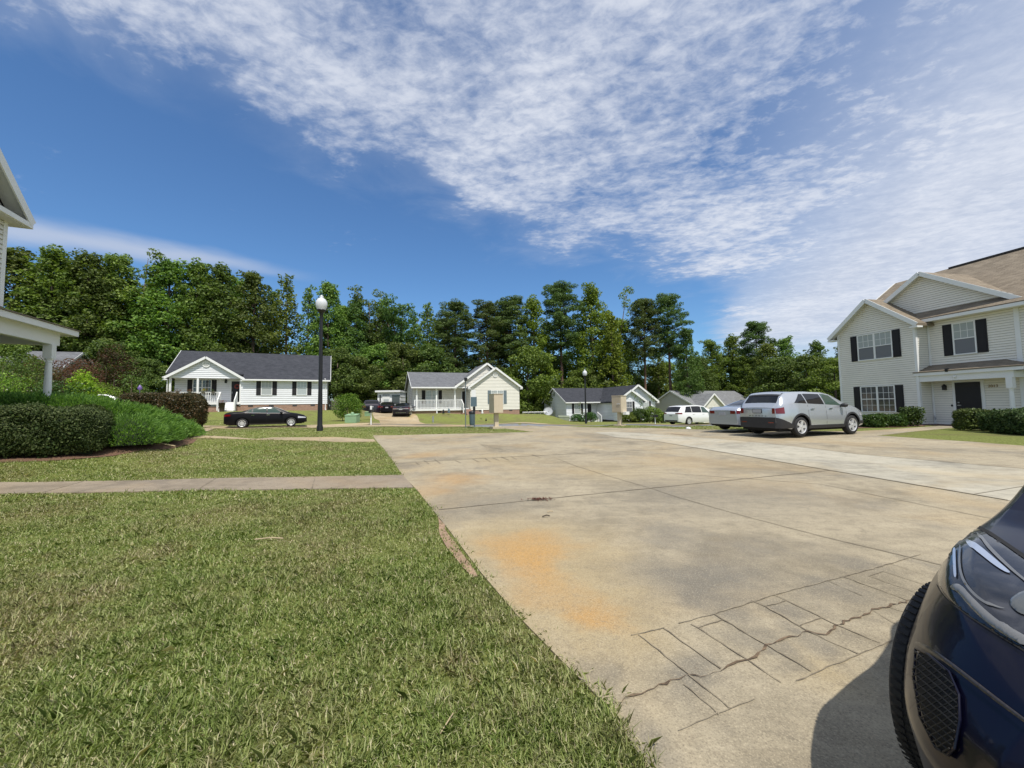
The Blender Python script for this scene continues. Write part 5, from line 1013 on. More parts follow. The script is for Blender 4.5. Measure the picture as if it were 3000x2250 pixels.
def clump(px, Y, ty, rx, n=14, seed=1, by=None, flat=.7, base=None):
    """rounded clusters filling a bush whose top is seen at (px, ty) at distance Y"""
    r_ = random.Random(seed); p = at(px, ty, Y); g0 = H_(p[0], p[1]) if base is None else base; hh = p[2] - g0; out = []
    for i in range(n):
        t = (i + .5) / n; a = i * 2.4 + r_.random(); z = g0 + hh * (.16 + .72 * t); w_ = rx * math.sin(math.pi * (.22 + .66 * t)) ** .7 * r_.uniform(.45, .85); s_ = max(.12, rx * r_.uniform(.32, .5)); sz = min(s_ * flat, hh * .22)
        out.append((p[0] + math.cos(a) * w_, p[1] + math.sin(a) * w_, z, s_, s_, sz))
    out.append((p[0], p[1], g0 + hh - min(rx * .3, hh * .2) * .8, rx * .45, rx * .45, min(rx * .3, hh * .2))); return out
for px, Y, ty, rx, n, lm, per, size, nm, lab in [
    (335, 33, 1010, 1.65, 26, LF_RED, 420, .14, 'small_tree', 'tall reddish-brown crepe myrtle left of the white ranch house'), (225, 30, 1052, 2.1, 22, LF_BUD, 420, .12, 'shrub', 'rounded reddish-brown shrub under the distant grey roof'), (110, 27, 1045, 1.7, 20, LF_RED, 420, .12, 'shrub', 'reddish shrub behind the turned porch column'),
    (45, 24, 1036, 1.6, 22, LF_DARK, 420, .12, 'shrub', 'tall grey-green shrub under the left porch roof'), (12, 21, 1092, 1.2, 18, LF_YEL, 600, .10, 'shrub', 'yellow-green shrub at the left frame edge under the porch'), (242, 24, 1085, .95, 24, LF_GOLD, 900, .10, 'shrub', 'bright golden-green feathery shrub right of the porch column'),
    (185, 23, 1118, 1.5, 18, LF_SHRUB, 700, .10, 'shrub', 'dark green shrub behind the juniper beside the porch column'), (300, 27, 1120, 1.3, 16, LF_YEL, 600, .10, 'shrub', 'low yellow-tinged shrub right of the golden one'), (385, 31, 1090, 1.5, 18, LF_DARK, 200, .12, 'shrub', 'dark shrub below the reddish crepe myrtle'),
    (-40, 26, 1040, 2, 18, LF_DARK, 200, .12, 'shrub', 'dark shrub hidden at far left')]:
    cl = clump(px, Y, ty, rx, n, seed=int(px) + 5); shrub(nm, cl, per, size, lm, lab, 'shrub', group='shrubs of the left gardens')
# feathery tips on the golden shrub come from its narrow upright clusters
shrub('shrub', clump(1021, 34, 1152, 1.25, 26, 3, base=.35), 800, .11, LF_GOLD if False else leaf_mat('leaf_fresh', [(.03, .07, .010), (.07, .14, .016), (.13, .22, .028), (.20, .28, .045)]), 'fresh green bush beside the green utility box on the lawn', group='bushes on the far lawns')
for px, Y, ty, rx, lab, sd in [(1690, 47, 1214, .95, 'clipped dark bush left of the far lamp post', 1), (1728, 46.5, 1208, .95, 'clipped dark bush right of the far lamp post', 2)]: shrub('shrub', clump(px, Y, ty, rx, 16, sd), 900, .12, LF_SHRUB, lab, group='bushes on the far lawns')
for px, Y, ty, rx, lab, sd in [(1840, 42.5, 1208, 1.1, 'dark bush right of the door-faced mailbox unit', 4), (1875, 42.5, 1196, 1.1, 'tall bush under the small gable of the vine house', 5), (1910, 43, 1192, 1.2, 'tall bush under the big gable of the vine house', 6), (1936, 43.5, 1208, .9, 'bush between the small mailbox and the white van', 7)]: shrub('shrub', clump(px, Y, ty, rx, 18, sd), 900, .13, LF_SHRUB if sd % 2 else LF_MID, lab, group='bushes in front of the vine-covered wing')
def vine(pts, Y, lab, per=26, sz=.14):
    cl = []
    for a, b in zip(pts[:-1], pts[1:]):
        n = max(2, int(math.dist(a, b) / 5))
        for k in range(n): p = at(a[0] + (b[0] - a[0]) * k / n, a[1] + (b[1] - a[1]) * k / n, Y); cl.append((p[0] + random.uniform(-.08, .08), p[1], p[2], .22, .12, .2))
    return shrub('vine', cl, 170, sz, LF_MID, lab, 'vine', stem=False)
vine([(1853, 1156), (1865, 1166), (1874, 1176), (1880, 1190), (1884, 1205)], 43.6, 'green vine hanging from the small gable of the right wing'); vine([(1903, 1160), (1913, 1170), (1920, 1176)], 45.2, 'green vine under the right eave of the big gable'); vine([(1697, 1182), (1701, 1195), (1704, 1210), (1700, 1222)], 48.6, 'climbing vine beside the window left of the far lamp')
# hedges of the two-storey house
for a, b, wd, zt_, lab in [((2522, 1252), (2572, 1250), 1.1, None, 'clipped dark hedge left of the pair under the lower window'), ((2578, 1250), (2626, 1248.5), 1.1, None, 'clipped dark hedge right of the pair, under the right shutter')]:
    A, B_ = hit(*a), hit(*b); box_hedge('hedge', A, B_, wd, .50, LF_SHRUB, lab, 9000, .06)
p = hit(2680, 1249); cl = [(p[0] + random.uniform(-.26, .26), p[1] + random.uniform(-.26, .26), H_(*p) + random.uniform(.2, .78), .24, .26, .22) for _ in range(24)]; shrub('shrub', cl, 1300, .085, LF_SHRUB, 'loose leafy shrub at the corner beside the porch walk')
A, B_ = hit(2852, 1260), hit(2890, 1263); box_hedge('hedge', A, B_, 1.3, .80, leaf_mat('leaf_round_hedge', [(.03, .05, .012), (.06, .09, .02), (.10, .13, .035), (.15, .18, .05)], .15, .4), 'rounded olive-green hedge in front of the black door', 9000, .05)
A, B_ = hit(2925, 1265), hit(3130, 1281); box_hedge('hedge', A, B_, 1.4, .80, LF_HEDGE, 'long dark hedge under the porch column at the right edge', 15000, .055)
# ================================================================ VEHICLES
def smooth1(a, k): 
    if k < 1: return a
    ker = np.exp(-np.linspace(-2, 2, 2 * k + 1) ** 2); ker /= ker.sum(); return np.convolve(np.pad(a, k, mode='edge'), ker, 'valid')
def paint(name, c, metal=.0, rough=.28, coat=1.0):
    return mat(name, c, rough, metal, coat=coat, spec=.5)
M_TYRE = mat('tyre_rubber', (.016, .016, .017), .8); M_RIM = mat('alloy', (.66, .66, .67), .35, .45); M_UNDER = mat('underbody', (.008, .008, .009), .9); M_GLASS = mat('car_glass', (.010, .011, .013), .05, spec=.45)
M_GLASSG = mat('car_glass_green', (.045, .075, .062), .05, spec=.6); M_TAIL = mat('tail_lamp', (.15, .004, .006), .15, coat=1); M_HEADL = mat('head_lamp', (.62, .62, .64), .1, .3, coat=1); M_CHROME = mat('chrome', (.72, .72, .74), .10, 1.0); M_CLAD = mat('black_cladding', (.022, .022, .024), .6); M_PLATE = mat('number_plate', (.36, .37, .39), .6); M_GAP = mat('shut_line', (.01, .01, .01), .9)
class Car:
    def __init__(s, name, X, Y, head, L, W, Ht, wr, wx, top, belt, paint_, label, z=None, fine=1, plan=None, gh=.16, sill=.22, clad=False, spokes=5, lean=None, group=None, side=None, tilt=None, track=0.0):
        """local x runs from the rear bumper (0) to the front (L), root is the middle of the car on the ground"""
        s.L, s.W = L, W; s.track = track; z = H_(X, Y) + .02 if z is None else z; s.root = thing(name, (X, Y, z), head, label, 'car', group)
        if tilt: s.root.rotation_euler = (tilt[0], tilt[1], head)
        s.xs = np.unique(np.round(np.concatenate([np.linspace(0, L, 70 * fine), [0.01, .04, L - .04, L - .01]] + [w_ + (wr + .07) * np.cos(np.linspace(0, math.pi, 19)) for w_ in wx]), 4)); s.xs = s.xs[(s.xs >= 0) & (s.xs <= L)]
        f = np.linspace(0, L, 240); s.tx = f; s.tz = smooth1(np.interp(f, *zip(*top)), 5); s.bz = smooth1(np.interp(f, *zip(*belt)), 4); s.bz = np.minimum(s.bz, s.tz - .035)
        s.plan = plan or [(0, .80), (.05, .87), (.16, .93), (.4, .985), (.9, 1), (L - 1.0, 1), (L - .5, .965), (L - .22, .90), (L - .08, .82), (L, .70)]
        s.pl = smooth1(np.interp(f, *zip(*s.plan)), 2 if fine == 1 else 7); s.gh = gh; s.sill = sill; s.wx, s.wr = wx, wr;  s.lean = lean; s.side = side or [(0, .93), (.2, .975), (.45, 1.0), (.62, .995), (.85, .975), (1, .945)]; q_ = np.linspace(0, 1, 60); s.sd = (q_, smooth1(np.interp(q_, *zip(*s.side)), 5))
        NB, NU, NT_ = 12 * fine, 5 * fine, 7; s.NB, s.NU = NB, NU; rows = []
        for x in s.xs: rows.append(s.section(x, NB, NU, NT_))
        G = np.array(rows); s.G = G; nx_, nj = G.shape[:2]; mb = MB()
        for sg in (1, -1):
            b0 = len(mb.v); mb.v += [(p[0], p[1] * sg, p[2]) for r_ in G for p in r_]
            for i in range(nx_ - 1):
                for j in range(nj - 1):
                    q = (b0 + i * nj + j, b0 + (i + 1) * nj + j, b0 + (i + 1) * nj + j + 1, b0 + i * nj + j + 1); mb.f.append(q if sg < 0 else q[::-1]); mb.uv.append([(0, 0)] * 4)
        for i, flip in ((0, False), (nx_ - 1, True)):
            for j in range(nj - 1):
                a, b = G[i][j], G[i][j + 1]; q = [(a[0], a[1], a[2]), (a[0], -a[1], a[2]), (b[0], -b[1], b[2]), (b[0], b[1], b[2])]; mb.face(q[::-1] if flip else q)
        if mb.v:
            bm = bmesh.new(); me = bpy.data.meshes.new('t'); me.from_pydata(mb.v, [], mb.f); bm.from_mesh(me); bmesh.ops.remove_doubles(bm, verts=bm.verts, dist=.0008); bmesh.ops.recalc_face_normals(bm, faces=bm.faces)
            me2 = bpy.data.meshes.new('body'); bm.to_mesh(me2); s.bvh = BVHTree.FromBMesh(bm); bm.free(); bpy.data.meshes.remove(me); me2.materials.append(paint_); me2.polygons.foreach_set('use_smooth', [True] * len(me2.polygons))
            me2.set_sharp_from_angle(angle=R(38)); s.body = bpy.data.objects.new('body', me2); COL.objects.link(s.body); s.body.parent = s.root; s.body.location = (-L / 2, 0, 0)
        MB().box(.25, L - .30, -W / 2 + .30, W / 2 - .30, .20, .75).box(.12, L - .15, -W / 2 + .2, W / 2 - .2, .24, .36).build('underbody', M_UNDER, s.root, loc=(-L / 2, 0, 0))
        for x in wx:
            for sg in (1, -1): s.wheel(x, sg, spokes)
    def tops(s, x): return float(np.interp(x, s.tx, s.tz)), float(np.interp(x, s.tx, s.bz)), float(np.interp(x, s.tx, s.pl))
    def halfw(s, x, z):
        zt, zb, pl = s.tops(x); zn = (z - .2) / max(.1, zb - .2); return s.W / 2 * pl * float(np.interp(zn, *s.sd))
    def section(s, x, NB, NU, NT_):
        zt, zb, pl = s.tops(x); end = .10 * (max(0, 1 - x / .5) + max(0, 1 - (s.L - x) / .6)); z0 = s.sill + end
        for w_ in s.wx:
            d = abs(x - w_); ra = s.wr + .07
            if d < ra: z0 = max(z0, s.wr + math.sqrt(ra * ra - d * d))
        z0 = min(z0, zb - .06); out = []
        def lean(z): return float(np.interp(z, *zip(*s.lean))) * max(0, 1 - (s.L - x) / .7) if s.lean else 0
        for j in range(NB + 1):
            z = z0 + (zb - z0) * j / NB; out.append((x - lean(z), s.halfw(x, z), z))
        yb = out[-1][1]; g = min(1, max(0, (zt - zb - .03) / .5)); yr = yb * (.93 - s.gh * g) if g > 0 else yb * .93; zr = zt - .045 * (.4 + .6 * g) * 1.0; zr = max(zr, zb + .01)
        for j in range(1, NU + 1):
            t = j / NU; bul = .02 * g * math.sin(math.pi * t); y = yb + (yr - yb) * t + bul; z = zb + (zr - zb) * t; out.append((x - lean(z), y, z))
        for j in range(1, NT_ + 1):
            t = j / NT_; y = yr * (1 - t); z = zr + (zt - zr) * (1 - (1 - t) ** 2.4); out.append((x - lean(z), y, z))
        return out
    def spt(s, x, t, kind):
        """point on the car: kind side -> t from belt(0) to roof edge(1); top -> t = y/yr"""
        sec = s.section(x, s.NB, s.NU, 7)
        if kind == 'side':
            q = np.array(sec[s.NB:s.NB + s.NU + 1]); k = t * s.NU; i = min(s.NU - 1, int(k)); return q[i] + (q[i + 1] - q[i]) * (k - i)
        q = np.array(sec[s.NB + s.NU:]); yr = q[0][1]; y = abs(t) * yr; ys = q[::-1, 1]; xx = np.interp(y, ys, q[::-1, 0]); z = np.interp(y, ys, q[::-1, 2]); return np.array([xx, y * (1 if t >= 0 else -1), z])
    def patch(s, name, grid, m_, off=.004, both=False, label=None):
        """grid: rows of surface points, pushed out by off"""
        for sg in ((1, -1) if both else (1,)):
            G = np.array(grid) * [1, sg, 1]; N_ = np.cross(np.gradient(G, axis=0), np.gradient(G, axis=1)); N_ /= np.maximum(np.linalg.norm(N_, axis=2, keepdims=True), 1e-9)
            c = G.reshape(-1, 3).mean(0); ref = np.array([c[0] - s.L / 2, c[1], c[2] - .6]) * [.15, 1, 1];
            if kind_dot(N_, c, s): N_ = -N_
            Q = G + N_ * off; mb = MB(); n0, n1 = Q.shape[:2]; mb.v = [tuple(p) for p in Q.reshape(-1, 3)]
            for i in range(n0 - 1):
                for j in range(n1 - 1): mb.f.append((i * n1 + j, (i + 1) * n1 + j, (i + 1) * n1 + j + 1, i * n1 + j + 1)); mb.uv.append([(0, 0)] * 4)
            o = mb.build(name, m_, s.root, smooth=True, loc=(-s.L / 2, 0, 0))
            if label: o['label'] = label
        return o
    def side_glass(s, x0, x1, m_, t0=.10, t1=.90, both=True, s0=0, s1=0, name='side_window'):
        n = 12; g = []
        for i in range(n + 1):
            f = i / n; r_ = []
            for j in range(5): t = t0 + (t1 - t0) * j / 4; a = x0 + s0 * t; b = x1 + s1 * t; r_.append(s.spt(a + (b - a) * f, t, 'side'))
            g.append(r_)
        s.patch(name, g, m_, .005, both)
    def top_glass(s, x0, x1, m_, w_=.90, name='windscreen', curve=0):
        g = [[s.spt(x0 + (x1 - x0) * i / 8 , -w_ + 2 * w_ * j / 12, 'top') for j in range(13)] for i in range(9)]; return s.patch(name, g, m_, .006)
    def side_patch(s, name, x0, x1, z0, z1, m_, off=.006, both=True, n=8):
        """on the flank below the belt; z0/z1 numbers or functions of x"""
        f0 = z0 if callable(z0) else (lambda x: z0); f1 = z1 if callable(z1) else (lambda x: z1); g = []
        for i in range(n + 1):
            x = x0 + (x1 - x0) * i / n; r_ = []
            for j in range(4):
                z = f0(x) + (f1(x) - f0(x)) * j / 3; ln = float(np.interp(z, *zip(*s.lean))) * max(0, 1 - (s.L - x) / .7) if s.lean else 0; r_.append(np.array([x - ln, s.halfw(x, z), z]))
            g.append(r_)
        return s.patch(name, g, m_, off, both)
    def rear_box(s, name, m_, y0, y1, z0, z1, d=.02, front=False):
        x = s.L if front else 0; q = MB()
        q.box(x - (.0 if front else d), x + (d if front else .0), y0, y1, z0, z1) if not front else q.box(x - .02, x + d, y0, y1, z0, z1); return q.build(name, m_, s.root, loc=(-s.L / 2, 0, 0))
    def wheel(s, x, sg, spokes):
        r_, wd = s.wr, .215; y = s.W / 2 - .015 + s.track; pr = [(r_ * .66, 0), (r_ * .78, .004), (r_ * .93, -.012), (r_ * .985, -.03), (r_, -.055), (r_, -wd + .05), (r_ * .95, -wd + .01), (r_ * .66, -wd)]
        t = MB(); t.lathe([(a, b) for a, b in pr], (0, 0, 0), 40, 'Y')
        if sg < 0: t.v = [(v[0], -v[1], v[2]) for v in t.v]; t.f = [f[::-1] for f in t.f]
        o = t.build('wheel', M_TYRE, s.root, smooth=True, loc=(x - s.L / 2, y * sg, r_)); q = MB(); ys = 1 if sg > 0 else -1
        q.lathe([(r_ * .60, -.02), (r_ * .67, -.006), (r_ * .68, .0), (r_ * .66, .002), (r_ * .60, -.012), (r_ * .58, -.09)], (0, 0, 0), 30, 'Y'); q.lathe([(0, .0), (r_ * .12, -.004), (r_ * .16, -.03)], (0, 0, 0), 14, 'Y')
        for k in range(spokes):
            a = 2 * math.pi * k / spokes; c_, s_ = math.cos(a), math.sin(a); sw_ = .13 if spokes <= 5 else .07
            i0, i1 = r_ * .10, r_ * .64; px_, pz_ = -s_, c_; w0, w1 = r_ * sw_ * 1.2, r_ * sw_
            q.face([(c_ * i0 - px_ * w0, -.012, s_ * i0 - pz_ * w0), (c_ * i1 - px_ * w1, -.008, s_ * i1 - pz_ * w1), (c_ * i1 + px_ * w1, -.008, s_ * i1 + pz_ * w1), (c_ * i0 + px_ * w0, -.012, s_ * i0 + pz_ * w0)])
            for sd in (1, -1): q.face([(c_ * i0 + px_ * w0 * sd, -.012, s_ * i0 + pz_ * w0 * sd), (c_ * i1 + px_ * w1 * sd, -.008, s_ * i1 + pz_ * w1 * sd), (c_ * i1 + px_ * w1 * sd, -.05, s_ * i1 + pz_ * w1 * sd), (c_ * i0 + px_ * w0 * sd, -.05, s_ * i0 + pz_ * w0 * sd)])
        if sg < 0: q.v = [(v[0], -v[1], v[2]) for v in q.v]
        q.build('rim', M_RIM, o); b = MB(); b.lathe([(0, -.11), (r_ * .67, -.11), (r_ * .67, -.10), (0, -.095)], (0, 0, 0), 20, 'Y')
        if sg < 0: b.v = [(v[0], -v[1], v[2]) for v in b.v]
        b.build('brake', M_UNDER, o)
    def mirror(s, x, z, m_, sides=(1, -1)):
        for sg in sides:
            y = s.halfw(x, z) ; q = MB(); n = 10
            q.lathe([(0, -.11), (.055, -.10), (.085, -.05), (.09, .03), (.075, .10), (.0, .12)], (0, 0, 0), 12, 'Y'); q.v = [(v[0] * .95 + x, (v[1] + y + .12) * sg, v[2] * .85 + z + .02) for v in q.v]
            if sg < 0: q.f = [f[::-1] for f in q.f]
            q.beam((x, (y - .05) * sg, z - .03), (x, (y + .08) * sg, z - .01), .05, .04); q.build('mirror', m_, s.root, smooth=True, loc=(-s.L / 2, 0, 0))
    def handles(s, xs_, z, m_):
        for x in xs_:
            for sg in (1, -1): y = s.halfw(x, z) * sg; q = MB().beam((x - .09, y + .02 * sg, z), (x + .09, y + .02 * sg, z + .005), .03, .03); q.build('door_handle', m_, s.root, loc=(-s.L / 2, 0, 0))
    def lines(s, xs_, z0=.32):
        for x in xs_: s.side_patch('shut_line', x - .006, x + .006, z0, lambda xx: s.tops(xx)[1] - .02, M_GAP, .003, n=2)
def kind_dot(N_, c, s):
    nm = N_.reshape(-1, 3).mean(0); out = np.array([0.0, np.sign(c[1]) if abs(c[1]) > s.W * .25 else 0, 1.0 if abs(c[1]) < s.W * .25 else .25])
    if c[0] < .3: out += [-1, 0, 0]
    if c[0] > s.L - .3: out += [1, 0, 0]
    return nm @ out < 0
def sedan(name, X, Y, head, pc, label, L=4.85, W=1.83, z=None, glass=None, tail=M_TAIL, spokes=10, chrome=True, tilt=None):
    top = [(0, .93), (.08, 1.04), (.3, 1.10), (.95, 1.12), (1.35, 1.26), (1.85, 1.41), (2.3, 1.46), (2.75, 1.44), (3.15, 1.30), (3.75, 1.01), (4.3, .92), (4.7, .80), (4.85, .66)]
    belt = [(0, .88), (.5, 1.0), (1.2, 1.02), (2.4, .96), (3.6, .94), (4.4, .84), (4.85, .60)]; k = L / 4.85; top = [(a * k, b) for a, b in top]; belt = [(a * k, b) for a, b in belt]
    c = Car(name, X, Y, head, L, W, 1.46, .325, (1.02 * k, 3.88 * k), top, belt, pc, label, z=z, gh=.20, spokes=spokes, tilt=tilt); g = glass or M_GLASS
    c.top_glass(1.02 * k, 1.80 * k, g, .86, 'rear_window'); c.top_glass(2.82 * k, 3.68 * k, g, .88); c.side_glass(2.46 * k, 3.45 * k, g, .12, .90, s1=-.62); c.side_glass(1.62 * k, 2.38 * k, g, .12, .90, s0=.0); c.side_glass(1.18 * k, 1.54 * k, g, .14, .85, s0=.34)
    c.mirror(3.28 * k, .98, pc); c.handles([1.62 * k, 2.5 * k], .86, M_CHROME if chrome else pc); c.lines([1.5 * k, 2.42 * k, 3.42 * k])
    c.side_patch('tail_lamp', .01, .38, lambda x: .79 + .1 * x, lambda x: .94 - .04 * x, tail, .008); c.rear_box('tail_lamp', tail, .42, .66, .79, .92, .012); c.rear_box('tail_lamp', tail, -.66, -.42, .79, .92, .012)
    c.side_patch('head_lamp', L - .55, L - .06, .60, lambda x: .74 - (x - L + .55) * .16, M_HEADL, .008); c.rear_box('number_plate', M_PLATE, -.16, .16, .72, .85, .022); c.rear_box('grille', M_CLAD, -.5, .5, .32, .58, .012, True)
    if chrome:
        for sg in (1, -1):
            q = MB(); pp = [s_ for s_ in [c.spt(1.15 * k + (3.45 - 1.15) * k * i / 10, .05, 'side') for i in range(11)]]; q.tube([(p_[0], (p_[1] + .008) * sg, p_[2]) for p_ in pp], .011, 5); q.build('window_trim', M_CHROME, c.root, loc=(-L / 2, 0, 0))
    c.side_patch('sill_trim', 1.4 * k, 3.5 * k, .225, .30, M_CLAD, .008); return c
SILVER = paint('silver_paint', (.50, .525, .56), .55, .26); BLACKP = mat('black_paint', (.005, .005, .007), .38, spec=.22); WHITEP = paint('white_paint', (.80, .80, .80), 0, .3); DKBLUE = mat('midnight_blue_paint', (.003, .003, .012), .3, coat=.3, spec=.2); DKPURP = paint('dark_plum_paint', (.018, .012, .020), .3, .25)

def suv(name, X, Y, head, pc, label, L=4.81, W=1.90, z=None, clad=True, tilt=None):
    top = [(0, 1.08), (.05, 1.17), (.13, 1.25), (.36, 1.56), (.52, 1.66), (1.0, 1.70), (1.9, 1.71), (2.6, 1.69), (3.0, 1.60), (3.72, 1.20), (4.1, 1.12), (4.5, 1.02), (4.74, .88), (4.81, .76)]
    belt = [(0, 1.04), (.2, 1.20), (.8, 1.23), (2.0, 1.17), (3.3, 1.11), (3.7, 1.06), (4.2, 1.0), (4.6, .88), (4.81, .7)]
    pl = [(0, .76), (.05, .85), (.14, .92), (.4, .98), (.9, 1), (L - 1.0, 1), (L - .5, .965), (L - .22, .90), (L - .08, .82), (L, .72)]
    c = Car(name, X, Y, head, L, W, 1.7, .37, (1.02, 3.84), top, belt, pc, label, z=z, gh=.22, sill=.30, plan=pl, tilt=tilt)
    c.top_glass(.15, .36, M_GLASS, .88, 'rear_window'); c.top_glass(2.75, 3.6, M_GLASS, .9); c.side_glass(.72, 1.40, M_GLASS, .06, .84, s0=.62); c.side_glass(1.46, 2.35, M_GLASS, .06, .86); c.side_glass(2.42, 3.36, M_GLASSG if clad else M_GLASS, .06, .88, s1=-.52)
    c.mirror(3.25, 1.12, M_CLAD); c.handles([1.62, 2.62], 1.02, M_CHROME); c.lines([1.42, 2.38, 3.5], .45)
    c.patch('spoiler', [[c.spt(.40 + .26 * i / 4, -.95 + 1.9 * j / 8, 'top') for j in range(9)] for i in range(5)], pc, .028); c.patch('spoiler_lip', [[c.spt(.345 + .06 * i / 2, -.9 + 1.8 * j / 8, 'top') for j in range(9)] for i in range(3)], M_CLAD, .02); q = MB(); q.lathe([(.05, 0), (.02, .04), (0, .1)], (.8, 0, 1.68), 8); q.build('aerial', M_CLAD, c.root, loc=(-L / 2, 0, 0))
    c.side_patch('tail_lamp', .012, .25, .87, lambda x: 1.06 + .2 * x, M_TAIL, .008); c.rear_box('tail_lamp', M_TAIL, .60, .70, .87, 1.07, .014); c.rear_box('tail_lamp', M_TAIL, -.70, -.60, .87, 1.07, .014)
    c.rear_box('number_plate', M_PLATE, -.17, .17, .90, 1.03, .026); c.rear_box('plate_frame', M_CLAD, -.19, .19, .885, 1.045, .018)
    if clad:
        c.rear_box('bumper', M_CLAD, -.72, .72, .33, .73, .03); c.side_patch('bumper', .0, .64, lambda x: .33, lambda x: .73 - .26 * x / .6, M_CLAD, .012); c.side_patch('sill_trim', 1.42, 3.42, .305, .42, M_CLAD, .012); c.side_patch('bumper', L - .52, L - .01, .40, .52, M_CLAD, .012)
        for w_ in c.wx:
            for sg in (1, -1):
                g = []
                for k in range(21):
                    a = math.pi * k / 20; r_ = []
                    for rr in (c.wr + .068, c.wr + .135):
                        x = w_ + rr * math.cos(a); z_ = max(.31, c.wr + rr * math.sin(a)); r_.append(np.array([x, c.halfw(x, z_) * sg, z_]))
                    g.append(r_)
                G = np.array(g) + [0, .012 * sg, 0]; q = MB(); q.v = [tuple(p) for p in G.reshape(-1, 3)]
                for k in range(20): q.f.append((k * 2, k * 2 + 1, k * 2 + 3, k * 2 + 2)); q.uv.append([(0, 0)] * 4)
                q.build('wheel_arch_trim', M_CLAD, c.root, loc=(-L / 2, 0, 0))
        c.rear_box('reflector', M_TAIL, -.66, -.45, .52, .56, .035); c.rear_box('reflector', M_TAIL, .45, .66, .52, .56, .035); [c.rear_box('badge_letter', M_CLAD, -.36 + k * .13, -.30 + k * .13, .765, .79, .004) for k in range(6)]
    c.side_patch('head_lamp', L - .50, L - .05, .72, .84, M_HEADL, .008); c.rear_box('grille', M_CLAD, -.6, .6, .45, .72, .012, True); return c
def along(x, y, head, d, lat=0): return x + math.cos(head) * d - math.sin(head) * lat, y + math.sin(head) * d + math.cos(head) * lat
# silver SUV at the right: its right rear tyre stands at (10.69, 14.3)
hd = R(18.5); x, y = along(10.69, 14.3, hd, 4.81 / 2 - 1.02, .93); SUV = suv('suv', x, y, hd, SILVER, 'silver SUV with black lower bumper parked nose-in beside the two-storey house', z=.15)
hd = R(20); p = at(2070, 1200, 18.2); x, y = along(p[0], p[1], hd, 2.42, -.86); SED = sedan('sedan', x, y, hd, paint('silver_blue_paint', (.40, .44, .50), .5, .27), 'silver sedan with red tail lamps between the white van and the silver SUV', z=.17, glass=M_GLASS, spokes=7)
hd = R(24); p = at(1941, 1200, 35.2)
top = [(0, .98), (.05, 1.10), (.16, 1.25), (.40, 1.58), (.6, 1.70), (1.2, 1.76), (2.4, 1.77), (3.1, 1.70), (3.6, 1.48), (4.25, 1.15), (4.8, .98), (5.1, .84), (5.18, .7)]; belt = [(0, .94), (.25, 1.08), (1.0, 1.08), (3.0, 1.03), (4.2, 1.0), (4.9, .86), (5.18, .64)]
x, y = along(p[0], p[1], hd, 2.59, -.95); VAN = Car('minivan', x, y, hd, 5.18, 2.0, 1.77, .345, (1.1, 4.19), top, belt, WHITEP, 'white minivan with dark glass parked beyond the silver sedan', z=H_(15, 34) + .04, gh=.15, spokes=10)
VAN.top_glass(.10, .48, M_GLASS, .98, 'rear_window'); VAN.top_glass(3.2, 4.1, M_GLASS, .9); VAN.side_glass(.62, 1.5, M_GLASS, .05, .86, s0=.4); VAN.side_glass(1.56, 2.7, M_GLASS, .05, .88); VAN.side_glass(2.78, 3.8, M_GLASSG, .05, .88, s1=-.6); VAN.mirror(3.6, 1.06, WHITEP); VAN.handles([1.7, 2.9], .95, WHITEP)
VAN.side_patch('tail_lamp', .01, .36, .97, 1.09, M_TAIL, .008); VAN.rear_box('tail_lamp', M_TAIL, .50, .80, .98, 1.08, .012); VAN.rear_box('tail_lamp', M_TAIL, -.80, -.50, .98, 1.08, .012); VAN.rear_box('number_plate', M_PLATE, -.16, .16, .78, .90, .012); VAN.rear_box('bumper_insert', M_CLAD, -.7, .7, .34, .44, .012)
BLK = sedan('sedan', -17.35, 27.35, R(29), BLACKP, glass=M_GLASSG, label= 'black sedan with bright alloy wheels parked along the street before the white ranch', z=H_(-17.3, 27.3) + .02, spokes=10)
# cars on the cream house's driveway
p = at(1089, 1200, 40.5); hd = R(112); CX1 = suv('suv', *along(p[0], p[1], hd, 2.3, 0), hd, DKPURP, 'dark SUV at the left of the driveway beside the sunroom', z=.62, clad=False)
p = at(1174, 1200, 38.5); hd = R(98); CX2 = sedan('sedan', *along(p[0], p[1], hd, 2.4, 0), hd, DKPURP, 'dark sedan with a pale light bar at the right of the driveway', z=.50, tail=M_TAIL, chrome=False)
CX2.rear_box('light_bar', M_HEADL, -.75, .75, .80, .85, .016); CX2.rear_box('badge', M_CHROME, -.1, .1, .86, .96, .02); CX2.rear_box('bumper_trim', M_CHROME, -.5, .5, .42, .46, .016)
p = at(1133, 1200, 43.5); hd = R(106); sedan('sedan', *along(p[0], p[1], hd, 2.6, 0), hd, BLACKP, 'black sedan parked between and ahead of the two dark driveway cars', z=.70, chrome=False)
p = at(301, 1170, 25.5); sedan('sedan', p[0], p[1], R(30), WHITEP, 'white car whose roof shows above the juniper at left', z=max(H_(p[0], p[1]), 1.18))

